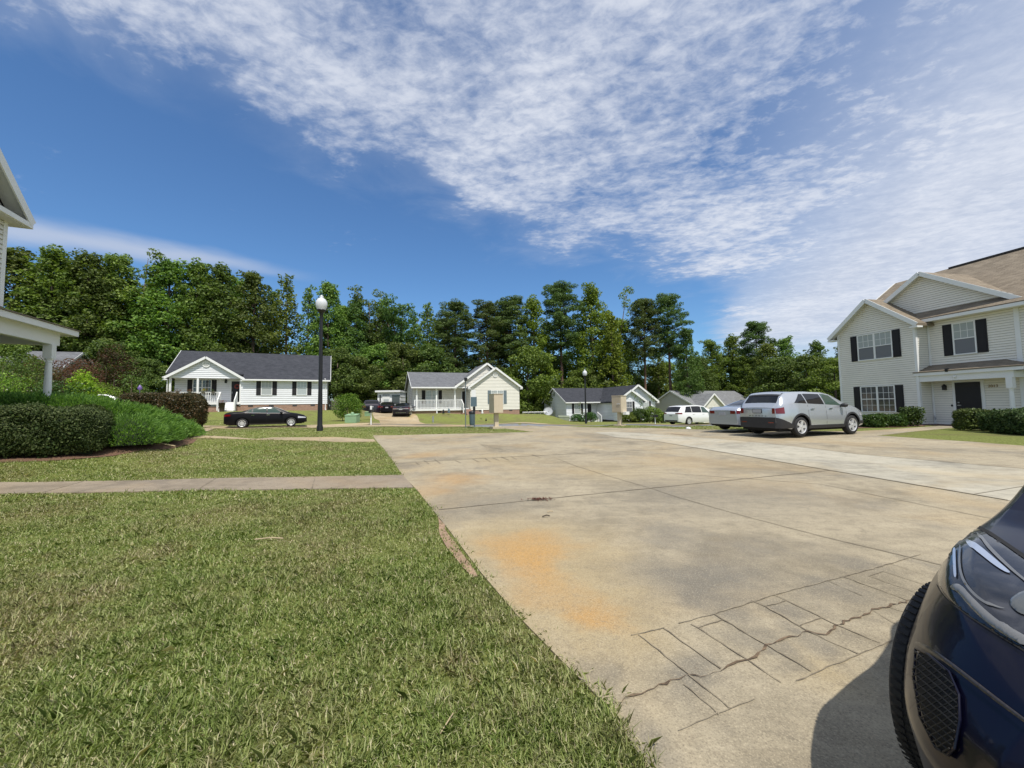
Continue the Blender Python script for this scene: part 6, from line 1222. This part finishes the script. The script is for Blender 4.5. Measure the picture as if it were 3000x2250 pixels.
# ---- the near dark blue crossover at the right edge; we look at its front right corner from 1.4 m
PHI = 25.0; hd = R(PHI + 180); phi = R(PHI); D_ = np.array([math.cos(phi), math.sin(phi)]); N2 = np.array([-math.sin(phi), math.cos(phi)])
Ln = 4.42; WP = np.array([1.655, 1.645]); cxy = D_ * (float(D_ @ WP) - .80 + Ln / 2) + N2 * (float(N2 @ WP) - .925)
top = [(0, 1.0), (.2, 1.15), (.5, 1.5), (.8, 1.6), (2.0, 1.64), (2.6, 1.58), (3.2, 1.08), (3.45, .97), (3.9, .915), (4.15, .88), (4.30, .83), (4.38, .81), (4.42, .74)]
belt = [(0, .95), (.5, 1.05), (3.2, .93), (3.7, .885), (4.05, .84), (4.25, .78), (4.42, .69)]
pl = [(0, .84), (.2, .93), (.6, 1), (3.4, 1), (3.72, .98), (3.95, .935), (4.12, .875), (4.25, .80), (4.35, .71), (4.42, .56)]
NEAR = Car('crossover', cxy[0], cxy[1], hd, Ln, 1.81, 1.64, .345, (.95, Ln - .80), top, belt, DKBLUE, 'dark blue crossover whose front corner fills the lower right of the frame', z=0.012, plan=pl, fine=2, sill=.24, track=.02, lean=[(0, .07), (.25, .05), (.45, .0), (.58, .02), (.7, .09), (.85, .20), (1.0, .32)], side=[(0, .93), (.2, .975), (.45, 1.0), (.60, .985), (.8, .945), (1, .87)])
NEAR.top_glass(2.7, 3.3, M_GLASS, .9); NEAR.mirror(2.9, 1.05, DKBLUE, sides=(1,)); NEAR.side_glass(1.9, 3.1, M_GLASS, .1, .9, s1=-.5); NEAR.side_glass(.7, 1.8, M_GLASS, .1, .9, s0=.4)
Mi = NEAR.root.matrix_world.copy()
NEAR.root.rotation_euler = (0, 0, hd); ca, sa = math.cos(hd), math.sin(hd)
def to_car(p): dx, dy = p[0] - cxy[0], p[1] - cxy[1]; return Vector((dx * ca + dy * sa + Ln / 2, -dx * sa + dy * ca, p[2] - .012))
o_c = to_car(CC)
def on_car(px, py):
    d = ray(px, py); e = to_car(CC + d) - o_c; e.normalize(); loc, nrm, *_r = NEAR.bvh.ray_cast(o_c, e, 8)
    if loc is None: return None
    if nrm.dot(e) > 0: nrm = -nrm
    return loc, nrm
def chaikin(poly, n=2):
    for _ in range(n):
        out = []
        for a, b in zip(poly, poly[1:] + poly[:1]): out += [(a[0] * .75 + b[0] * .25, a[1] * .75 + b[1] * .25), (a[0] * .25 + b[0] * .75, a[1] * .25 + b[1] * .75)]
        poly = out
    return poly
def decal(name, poly, m_, off=.004, step=9, dome=0.0, parent=None, rim=True):
    """a piece lying on the body, outlined as seen, laid on the real surface and given thickness"""
    pts = []; poly = chaikin(poly)
    for a, b in zip(poly, poly[1:] + poly[:1]):
        n = max(1, int(math.dist(a, b) / step)); pts += [(a[0] + (b[0] - a[0]) * k / n, a[1] + (b[1] - a[1]) * k / n) for k in range(n)]
    nb = len(pts); X, Y = np.meshgrid(np.arange(min(p[0] for p in pts), max(p[0] for p in pts), step), np.arange(min(p[1] for p in pts), max(p[1] for p in pts), step)); X, Y = X.ravel() + 1.3, Y.ravel() + 2.1; k = inpoly(X, Y, pts)
    vs, _, fs, *_r = delaunay_2d_cdt([Vector(p) for p in pts + list(zip(X[k], Y[k]))], [(i, (i + 1) % nb) for i in range(nb)], [], 1, 1e-4)
    P3 = []; ok = []
    bd = np.array(pts)
    for v in vs:
        h_ = on_car(v.x, v.y)
        if h_ is None: P3.append(Vector((0, 0, 0))); ok.append(False); continue
        dd = min(1, float(np.min(np.hypot(bd[:, 0] - v.x, bd[:, 1] - v.y))) / 30); P3.append(h_[0] + h_[1] * (off + dome * math.sqrt(dd))); ok.append(True)
    mb = MB(); mb.v = [tuple(p) for p in P3]
    for f in fs:
        if all(ok[i] for i in f) and max((P3[f[i]] - P3[f[i - 1]]).length for i in range(len(f))) < .45: mb.f.append(tuple(f)); mb.uv.append([(0, 0)] * len(f))
    return mb.build(name, m_, parent or NEAR.root, smooth=True, loc=(-Ln / 2, 0, 0) if parent is None else (0, 0, 0))
def lamp_glass_mat():
    m_ = bpy.data.materials.new('lamp_housing'); m_.use_nodes = True; t = NT(m_.node_tree); b = t.n['Principled BSDF']; g = t.new('ShaderNodeNewGeometry')
    t.link(t.ramp(t.noise(g.outputs['Position'], 9, 4, .6, .6), [(.35, (.006, .007, .010)), (.6, (.022, .023, .028)), (.8, (.07, .07, .075))]), b.inputs['Base Color']); b.inputs['Roughness'].default_value = .25; b.inputs['Specular IOR Level'].default_value = .3; b.inputs['Coat Weight'].default_value = .7; b.inputs['Coat Roughness'].default_value = .02; return m_
HL = [(2863, 1546), (2912, 1575), (3000, 1637), (3160, 1750), (3160, 2010), (3000, 1903), (2930, 1862), (2851, 1813), (2806, 1780), (2767, 1744), (2750, 1713), (2749, 1683), (2758, 1647), (2782, 1611), (2821, 1567)]
lens = decal('head_lamp', HL, lamp_glass_mat(), .002, 8, .004)
decal('shut_line', [(2858, 1541), (2866, 1538), (2912, 1566), (3000, 1626), (3160, 1735), (3160, 1752), (3000, 1639), (2912, 1577), (2863, 1549)], M_GAP, .005, 8)
decal('shut_line', [(2749, 1716), (2767, 1748), (2806, 1785), (2851, 1818), (2930, 1868), (3000, 1910), (3160, 2018), (3160, 2010), (3000, 1903), (2930, 1862), (2851, 1813), (2806, 1780), (2767, 1744), (2753, 1715)], M_GAP, .006, 8)
SIL = mat('satin_silver_trim', (.22, .215, .20), .32, .5, coat=.5); CL = mat('highlight_and_drl', (.40, .45, .54), .2, .3, coat=.8)
decal('bumper_crease', [(2686, 1886), (2700, 1884), (2740, 1905), (2800, 1948), (2880, 2010), (2960, 2072), (3120, 2190), (3120, 2202), (2955, 2083), (2870, 2019), (2795, 1960), (2735, 1917), (2700, 1897)], mat('crease_glint', (.035, .027, .022), .35, coat=.5), .007, 6, .003)  # crease strip; its lighter brown paints the light the crease catches
# pieces of the lamp and one painted highlight, standing just proud of its housing
decal('lamp_trim', [(2790, 1726), (2805, 1716), (2826, 1722), (2850, 1750), (2900, 1800), (2960, 1845), (3000, 1868), (3120, 1935), (3120, 1962), (3000, 1896), (2950, 1868), (2890, 1826), (2840, 1775), (2815, 1742), (2798, 1735)], SIL, .010, 8, .006)
decal('running_light', [(2799, 1612), (2806, 1610), (2807, 1640), (2808, 1670), (2810, 1699), (2802, 1699), (2799, 1660), (2798, 1628)], CL, .010, 5)
decal('lamp_highlight', [(2833, 1590), (2842, 1586), (2870, 1604), (2905, 1634), (2935, 1660), (2966, 1687), (2950, 1686), (2915, 1664), (2880, 1636), (2850, 1612)], CL, .010, 6)  # pale wedge painting the highlight across the upper lens
decal('lamp_trim', [(2866, 1566), (2872, 1567), (2890, 1592), (2925, 1630), (2970, 1674), (3000, 1700), (3120, 1800), (3120, 1810), (3000, 1708), (2963, 1678), (2918, 1637), (2884, 1600)], SIL, .010, 6)
decal('lamp_trim', [(2817, 1603), (2822, 1604), (2820, 1650), (2826, 1690), (2845, 1725), (2880, 1760), (2920, 1783), (2955, 1792), (2918, 1788), (2875, 1766), (2839, 1729), (2819, 1693), (2814, 1650)], SIL, .010, 6)
decal('lamp_projector', [(2955, 1770), (2985, 1745), (3020, 1735), (3100, 1760), (3100, 1835), (3020, 1815), (2980, 1802)], mat('projector_glass', (.12, .125, .12), .15, .3, coat=.6), .010, 8, .006)
# lower grille with its net
GP = [(2692, 1905), (2728, 1922), (2789, 1974), (2818, 2040), (2822, 2117), (2806, 2196), (2789, 2216), (2753, 2196), (2707, 2105), (2687, 1989)]
gp = decal('fog_grille', GP, mat('grille_black', (.008, .008, .009), .7), .004, 9)
gm = MB()
def on3(px, py, off): h_ = on_car(px, py); return h_[0] + h_[1] * off if h_ else None
def clipline(a, b):
    n = 40; run = []; res = []
    for k in range(n + 1):
        q = (a[0] + (b[0] - a[0]) * k / n, a[1] + (b[1] - a[1]) * k / n)
        if inpoly(np.array([q[0]]), np.array([q[1]]), GP)[0]:
            p = on3(q[0], q[1], .012)
            if p: run.append(p)
        elif len(run) > 1: res.append(run); run = []
        else: run = []
    if len(run) > 1: res.append(run)
    return res
for k in range(-12, 24):
    for a, b in (((2660, 1900 + k * 22 - 60), (2850, 1900 + k * 22 + 110)), ((2660, 1900 + k * 22 + 40), (2850, 1900 + k * 22 - 60))):
        for r_ in clipline(a, b): gm.tube(r_[::2] if len(r_) > 3 else r_, .0019, 5)
gm.build('grille_net', mat('grille_net', (.009, .009, .010), .6), gp)
fr_ = [on3(*q, .008) for q in GP + GP[:1]]; fr_ = [p for p in fr_ if p]; MB().tube(fr_, .0035, 6).build('grille_frame', DKBLUE, NEAR.root, loc=(-Ln / 2, 0, 0)); gp.location = (-Ln / 2, 0, 0)
# tread grooves of the near front tyre are real ribs
tm = MB(); r0 = NEAR.wr
for k in range(72):
    a = 2 * math.pi * k / 72; c_, s_ = math.cos(a), math.sin(a)
    for y0, y1, sh_ in ((-.195, -.135, .03), (-.125, -.068, -.02), (-.058, -.028, .02)):
        c1, s1 = math.cos(a + .055), math.sin(a + .055); rr = r0 + .0075
        tm.face([(c_ * rr, y0, s_ * rr), (math.cos(a + sh_) * rr, y1, math.sin(a + sh_) * rr), (math.cos(a + .055 + sh_) * rr, y1, math.sin(a + .055 + sh_) * rr), (c1 * rr, y0, s1 * rr)])
        tm.face([(c_ * rr, y0, s_ * rr), (c_ * r0, y0, s_ * r0), (math.cos(a + sh_) * r0, y1, math.sin(a + sh_) * r0), (math.cos(a + sh_) * rr, y1, math.sin(a + sh_) * rr)])
wf = [o for o in NEAR.root.children if o.name.startswith('wheel') and o.location.x > 0]
for o in wf:
    sg = 1 if o.location.y > 0 else -1; me_v = [(v[0], v[1] * sg, v[2]) for v in tm.v]; t2 = MB(); t2.v = me_v; t2.f = tm.f; t2.uv = tm.uv; t2.build('tread', M_TYRE, o)

# ================================================================ STREET FURNITURE AND SMALL THINGS
M_BEIGE = mat('beige_paint', (.56, .475, .35), .55, var=.05, vscale=3); M_GLOBE = mat('milk_glass', (.72, .74, .76), .25, trans=.15); M_GREENB = mat('pale_green_paint', (.24, .38, .22), .6, var=.08); M_POSTG = mat('grey_post', (.16, .19, .20), .5); M_BLUEG = mat('blue_grey_board', (.10, .15, .18), .5)
def street_lamp(px, by, ty, Y, label, dia_px):
    zb = 0; xy = at(px, by, Y); x, y = xy[0], xy[1]; zb = H_(x, y) - .02 if False else xy[2] - .03; t = at(px, ty, Y)[2]; Hh = t - zb; s_ = dia_px / FPX * Y / 2; root = thing('street_lamp', (x, y, zb), 0, label, 'street lamp', 'black street lamps with white globes')
    q = MB(); pr = [(s_ * .52, -.3), (s_ * .52, Hh * .015), (s_ * .42, Hh * .03), (s_ * .40, Hh * .12), (s_ * .34, Hh * .3), (s_ * .29, Hh * .7), (s_ * .27, Hh * .80)]; q.lathe(pr, (0, 0, 0), 16); q.build('pole', M_BLACK, root, smooth=True)
    zg = Hh - s_ * 2.75; q = MB(); q.lathe([(s_ * .27, Hh * .80 - .02), (s_ * .30, zg - s_ * .75), (s_ * .45, zg - s_ * .45), (s_ * .74, zg - s_ * .12), (s_ * .78, zg), (0, zg + .01)], (0, 0, 0), 20); q.build('lamp_holder', M_BLACK, root, smooth=True)
    q = MB(); q.lathe([(s_ * .70, zg), (s_ * .90, zg + s_ * .5), (s_ * 1.0, zg + s_ * 1.0), (s_ * .93, zg + s_ * 1.5), (s_ * .66, zg + s_ * 1.95), (s_ * .36, zg + s_ * 2.12), (s_ * .30, zg + s_ * 2.25), (s_ * .38, zg + s_ * 2.36), (s_ * .22, zg + s_ * 2.55), (0, zg + s_ * 2.75)], (0, 0, 0), 28); q.build('globe', M_GLOBE, root, smooth=True)
street_lamp(937, 1255, 864, 21.0, 'tall black street lamp with a white globe standing near the black sedan', 33)
street_lamp(1717, 1238, 1082, 39.0, 'distant street lamp with a white globe before the house with the satellite dish', 13.5)
def mailbox_unit(px, by, ty, Y, ang, wa, wb, boxb, label, doors, grp='cluster mailboxes'):
    b_ = at(px, by, Y); t = at(px, ty, Y)[2]; zb = b_[2]; root = thing('cluster_mailbox', (b_[0], b_[1], zb), R(ang), label, 'mailbox', grp); z0 = at(px, boxb, Y)[2] - zb; z1 = t - zb
    MB().box(-wa / 2, wa / 2, -wb / 2, wb / 2, z0, z1 - .03).build('cabinet', M_BEIGE, root); MB().box(-wa / 2 - .03, wa / 2 + .03, -wb / 2 - .03, wb / 2 + .03, z1 - .03, z1).build('cabinet_top', M_BEIGE, root)
    MB().box(-.13, .13, -.11, .11, .08, z0).build('pedestal', M_BEIGE, root); MB().box(-.35, .35, -.30, .30, -.12, .08).build('base_plinth', mat('plinth_concrete', (.5, .42, .3), .9), root)
    if doors:    # doors on the face towards -x
        hh = z1 - z0 - .03
        for c in range(2):
            for r_ in range(8 if c == 0 else 4):
                y0 = wb / 2 - .05 - (c + 1) * (wb - .1) / 2 + .01; y1 = y0 + (wb - .1) / 2 - .02; zt = z1 - .06 - r_ * (hh - .06) / 8; q = MB().box(-wa / 2 - .012, -wa / 2, y0, y1, zt - (hh - .06) / 8 + .012, zt); d = q.build('mail_door', mat('door_beige', (.44, .37, .27), .5), root)
                MB().box(-wa / 2 - .018, -wa / 2 - .012, (y0 + y1) / 2 - .012, (y0 + y1) / 2 + .012, zt - .09, zt - .06).build('lock', M_METAL, d)
        y0 = -wb / 2 + .05; y1 = -.01
        for a, b in ((.50, .56), (.30, .48), (.04, .28)): zb_ = z0 + hh * a; MB().box(-wa / 2 - .012, -wa / 2, y0, y1, zb_, z0 + hh * b).build('mail_door', MATS['door_beige'], root)
        MB().box(-wa / 2 - .05, -wa / 2 - .012, y0 + .02, y1 - .02, z0 + hh * .50, z0 + hh * .53).build('slot_hood', M_WHITE, root)
    return root
mailbox_unit(1454, 1253, 1154, 24.8, 25 + 0, .62, .85, 1209, 'beige cluster mailbox seen from behind, standing before the cream house', False)
mailbox_unit(1816, 1247.5, 1159, 28.6, 42, .72, .78, 1208, 'beige cluster mailbox with small numbered doors facing the camera', True)
nb = at(1834, 1209, 28.3); q = MB().box(-.22, .22, -.15, .15, -.12, .1); o = q.build('notice_box', M_WHITE, None, loc=(nb[0], nb[1], nb[2] - .02), rz=R(42)); tag(o, 'small white box hanging under the door-faced cluster mailbox', 'box')
# sign posts
def rect(px0, px1, py0, py1, Y, name, m_, root=None, d=.03, dy=0):
    a = at(px0, py1, Y); b = at(px1, py0, Y); o = MB().box(a[0], b[0], Y + dy, Y + dy + d, a[2], b[2]); return o
def pole_thing(name, px, by, ty, Y, r_, label, cat, m_, parts=()):
    b_ = at(px, by, Y); t = at(px, ty, Y); root = thing(name, (b_[0], b_[1], b_[2]), 0, label, cat); MB().tube([(0, 0, -.3), (t[0] - b_[0], 0, t[2] - b_[2])], r_, 8).build('post', m_, root)
    for (nm, x0, x1, y0, y1, mm, dy, d) in parts:
        a = at(x0, y1, Y); b = at(x1, y0, Y); MB().box(a[0] - b_[0], b[0] - b_[0], dy, dy + d, a[2] - b_[2], b[2] - b_[2]).build(nm, mm, root)
    return root
pole_thing('light_pole', 1364, 1251, 1112, 26.0, .035, 'thin grey pole with a small black box on top before the cream porch', 'pole', M_POSTG, [('lamp_box', 1360.5, 1369, 1107, 1116, M_BLACK, -.12, .24)])
pole_thing('sign_post', 1390, 1251, 1144, 26.0, .04, 'dog waste station post with white notice, blue-grey board and bin', 'sign', M_POSTG, [('notice', 1381.5, 1394, 1142, 1167, M_WHITE, -.06, .02), ('sign_board', 1379.5, 1397, 1163, 1191, M_BLUEG, -.09, .03), ('bag_dispenser', 1386, 1393, 1191, 1206, M_BLACK, -.16, .1)])
bx = at(1384, 1250, 26.0); r_b = thing('waste_bin', (bx[0] - .0, bx[1] - .2, at(1384, 1244.5, 26)[2]), 0, 'blue-grey waste bin hanging on the dog waste post', 'bin'); q = MB(); q.lathe([(.15, 0), (.17, .05), (.19, .75), (.2, .8), (.15, .84), (0, .85)], (0, 0, 0), 18); q.build('bin_body', M_BLUEG, r_b, smooth=True); q = MB(); q.lathe([(.21, .74), (.22, .86), (.16, .92), (0, .93)], (0, 0, 0), 18); q.build('lid', M_BLACK, r_b, smooth=True)
pole_thing('mailbox', 1087, 1242, 1200, 30.5, .05, 'white post by the driveway with a dark mailbox and a white figure on top', 'mailbox', M_WHITE, [('mail_compartment', 1083, 1090.5, 1200, 1209, M_BLACK, -.25, .5), ('finial', 1085, 1089.5, 1189, 1200, M_WHITE, -.06, .12)])
fg = at(1087, 1188, 30.5); 
pole_thing('mailbox', 1919.5, 1243, 1222, 33.5, .045, 'small dark mailbox on a white post left of the white van', 'mailbox', M_WHITE, [('mail_compartment', 1915.5, 1925, 1215, 1222, M_BLACK, -.25, .5)])
pole_thing('marker_post', 1268.5, 1236, 1219, 36.5, .09, 'short grey marker post on the lawn of the cream house', 'post', M_METAL)
def util_box(px0, px1, ty, by, Y, m_, label, lid=True, name='utility_box', cat='utility box'):
    a = at(px0, by, Y); b = at(px1, ty, Y); w_ = b[0] - a[0]; hh = b[2] - a[2]; root = thing(name, ((a[0] + b[0]) / 2, Y, a[2] - .03), 0, label, cat); q = MB(); q.box(-w_ / 2, w_ / 2, 0, w_ * .8, -.2, hh * .72); q.build('cabinet', m_, root); q = MB(); q.slab([(-w_ / 2 - .02, -.03, hh * .72), (w_ / 2 + .02, -.03, hh * .72), (w_ / 2 + .02, w_ * .8, hh * .9), (-w_ / 2 - .02, w_ * .8, hh * .9)], .04); q.build('lid', m_, root)
    if lid: q = MB(); q.lathe([(.12, hh * .8), (.14, hh * .95), (.08, hh * 1.1), (0, hh * 1.12)], (0, w_ * .4, 0), 12); q.build('vent_cap', m_, root)
    return root
util_box(1010, 1044, 1209, 1231, 31.5, M_GREENB, 'pale green utility box on the lawn before the fresh green bush')
util_box(1068, 1083, 1204, 1212, 36, M_GREENB, 'small green box on the lawn by the dark driveway SUV', False)
for i, (a, b) in enumerate([(1637, 1652), (1653, 1668)]):
    util_box(a, b, 1215.5, 1231, 49.4, mat('ac_green', (.26, .29, .21), .6), ['left of the two olive air conditioner units beside the satellite dish', 'right of the two olive air conditioner units beside the satellite dish'][i], False, 'air_conditioner', 'air conditioner')
# satellite dish
dp = at(1607, 1232, 53.5); root = thing('satellite_dish', (dp[0], dp[1], dp[2]), R(-35), 'large grey satellite dish at the side of the vine-covered house', 'satellite dish'); dz = at(1607, 1204, 53.5)[2] - dp[2]
q = MB(); prof = [(.0, .12), (.25, .10), (.5, .05), (.68, .0), (.66, -.02)]; q.lathe(prof, (0, 0, 0), 24, 'Y'); o = q.build('dish', mat('dish_grey', (.42, .44, .46), .5), root, smooth=True); o.location = (0, 0, dz); o.rotation_euler = (R(-25), 0, R(20)); MB().tube([(0, .1, -.2), (0, .1, dz)], .05, 8).build('mast', M_METAL, root); MB().tube([(0, .1, dz - .5), (-.2, -.6, dz), (-.2, -.7, dz + .1)], .025, 6).build('feed_arm', M_METAL, root); MB().box(-.55, -.2, 0, .3, -.1, .7).build('meter_box', M_METAL, root)
# fences
def fence(name, pts, Y0, label, hgt_, m_, gap, slat=.09, cat='fence'):
    root = thing(name, (at(pts[0][0], 1200, Y0)[0], Y0, H_(at(pts[0][0], 1200, Y0)[0], Y0)), 0, label, cat); x0 = at(pts[0][0], 1200, Y0)[0]; x1 = at(pts[1][0], 1200, Y0)[0]; L = x1 - x0; q = MB(); n = int(L / gap)
    for k in range(n + 1): zz_ = H_(x0 + k * gap, Y0) - root.location.z; q.box(k * gap, k * gap + slat, 0, .03, zz_ - .1, zz_ + hgt_)
    q.build('pickets', m_, root); q = MB(); q.box(0, L, .03, .07, .3, .38); q.box(0, L, .03, .07, hgt_ - .35, hgt_ - .27); q.build('rails', m_, root); return root
fence('picket_fence', [(962,), (1010,)], 46, 'weathered wooden picket fence right of the white ranch house', 1.5, mat('grey_wood', (.22, .19, .16), .9, var=.2), .16)
cf = thing('chain_link_fence', (at(1531, 1220, 52)[0], 52, -.6), 0, 'low chain-link fence between the cream house and the white house', 'fence'); Lc = at(1600, 1220, 52)[0] - at(1531, 1220, 52)[0]
for k in range(5): MB().tube([(Lc * k / 4, 0, -.2), (Lc * k / 4, 0, 1.2)], .03, 6).build('post', M_METAL, cf)
q = MB(); q.tube([(0, 0, 1.18), (Lc, 0, 1.18)], .025, 6)
for k in range(34): a = Lc * k / 34; q.tube([(a, 0, .05), (min(Lc, a + .6), 0, 1.15)], .006, 4); q.tube([(min(Lc, a + .6), 0, .05), (a, 0, 1.15)], .006, 4)
q.build('wire_mesh', M_METAL, cf)
# porch planters and ornaments of the white ranch
def pot(u, v, z, r_, hh, fl, label, hs=H1, spread=.22, n=3, flcol=None):
    x, y = local(hs, u, v); root = thing('flower_pot', (x, y, z), 0, label, 'flower pot', 'planters on the white porch'); q = MB(); q.lathe([(r_ * .7, 0), (r_, hh), (r_ * 1.08, hh), (r_ * .9, hh * .93), (0, hh * .9)], (0, 0, 0), 14); q.build('pot', flcol or mat('pot_brown', (.07, .05, .04), .7), root, smooth=True)
    cl = [(random.uniform(-1, 1) * spread * .6, random.uniform(-1, 1) * spread * .6, hh + random.uniform(.02, .18), spread * .7, spread * .7, .14) for _ in range(n)]; V, l = blob_leaves(cl, 520, .07); np_mesh('plant', V, 4, l, fl, root)
FL_Y = leaf_mat('yellow_flowers', [(.5, .38, .03), (.6, .5, .06), (.15, .2, .03), (.65, .55, .12)]); FL_P = leaf_mat('pink_purple_flowers', [(.22, .05, .06), (.12, .03, .12), (.06, .1, .02), (.35, .10, .10)]); FL_R = leaf_mat('salmon_flowers', [(.35, .15, .11), (.25, .12, .08), (.08, .12, .03), (.4, .2, .15)])
pot(4.15, -1.35, 1.3, .26, .85, FL_P, 'tall brown barrel planter with pink flowers beside the porch steps', spread=.32, n=5)
for u, fl, lab in [(2.45, FL_Y, 'planter of yellow flowers hung on the porch rail'), (1.45, FL_R, 'planter of salmon flowers hung on the porch rail'), (.6, FL_R, 'leftmost brownish planter on the porch rail'), (3.2, LF_SHRUB, 'grey green planter at the right end of the porch rail')]: pot(u, -.12, 2.98, .15, .22, fl, lab, spread=.26, flcol=mat('planter_grey', (.3, .27, .25), .7))
pot(1.0, .35, 1.83, .2, .3, LF_GOLD, 'lime green potted plant behind the cream porch rail', hs=H2, spread=.35)
wb = at(1244, 1203, 43.5); wbr = thing('wheelie_bin', (wb[0] - 2.2, wb[1] - .3, .75), 0, 'black wheeled bin between the dark sedan and the cream house wall', 'bin'); q = MB(); q.box(-.3, .3, -.35, .35, 0, 1.0); q.build('bin_body', M_CLAD, wbr); MB().box(-.33, .33, -.38, .38, 1.0, 1.07).build('lid', M_CLAD, wbr)
# purple garden ornament above the reddish hedge, small ornaments by the cream foundation
po = at(410, 1137, 27); root = thing('garden_ornament', (po[0], po[1], po[2] - 1.6), 0, 'small purple ornament showing above the reddish hedge', 'ornament'); q = MB(); q.lathe([(.02, -.9), (.02, 1.45), (.12, 1.5), (.14, 1.60), (.08, 1.74), (0, 1.85)], (0, 0, 0), 12); q.build('ornament_body', mat('purple_glass', (.16, .10, .30), .3), root, smooth=True)
for px, py, Y, m_, lab, s_ in [(1299, 1208, 41, M_BLACK, 'dark garden figure left of centre before the cream foundation', .45), (1315, 1206, 41, M_BLUEG, 'grey-blue garden figure before the cream foundation', .5), (1280, 1209, 41, M_WHITE, 'small white garden ornament before the cream porch', .3), (1413, 1208, 40.5, M_WHITE, 'white garden ornament right of the porch steps', .4), (1424, 1231, 38, M_BLACK, 'small dark ornament standing on the sloping lawn', .28)]:
    p = at(px, py, Y); g0 = p[2] - s_ * .3; root = thing('garden_ornament', (p[0], p[1], g0), 0, lab, 'ornament', 'garden ornaments of the cream house'); q = MB(); q.lathe([(s_ * .25, 0), (s_ * .32, s_ * .2), (s_ * .15, s_ * .5), (s_ * .22, s_ * .75), (s_ * .1, s_ * .95), (0, s_)], (0, 0, 0), 10); q.build('ornament_body', m_, root, smooth=True)
o = MB(); o.lathe([(0, 0), (.14, .0), (.13, .05), (.05, .10), (0, .11)], (0, 0, 0), 10); w0 = hit(2017, 1257.5); o = o.build('stone', M_WHITE, None, loc=(w0[0], w0[1], H_(*w0) + .02)); tag(o, 'small white stone on the concrete edge before the white van', 'stone')
o = MB().tube([(-.5, 0, .05), (.1, .05, .12), (.6, -.05, .05)], .02, 6); w0 = hit(460, 1312); o = o.build('branch', mat('dry_stick', (.42, .33, .2), .8), None, loc=(w0[0], w0[1], H_(*w0))); tag(o, 'dry fallen branch on the mulch at the foot of the juniper', 'branch')
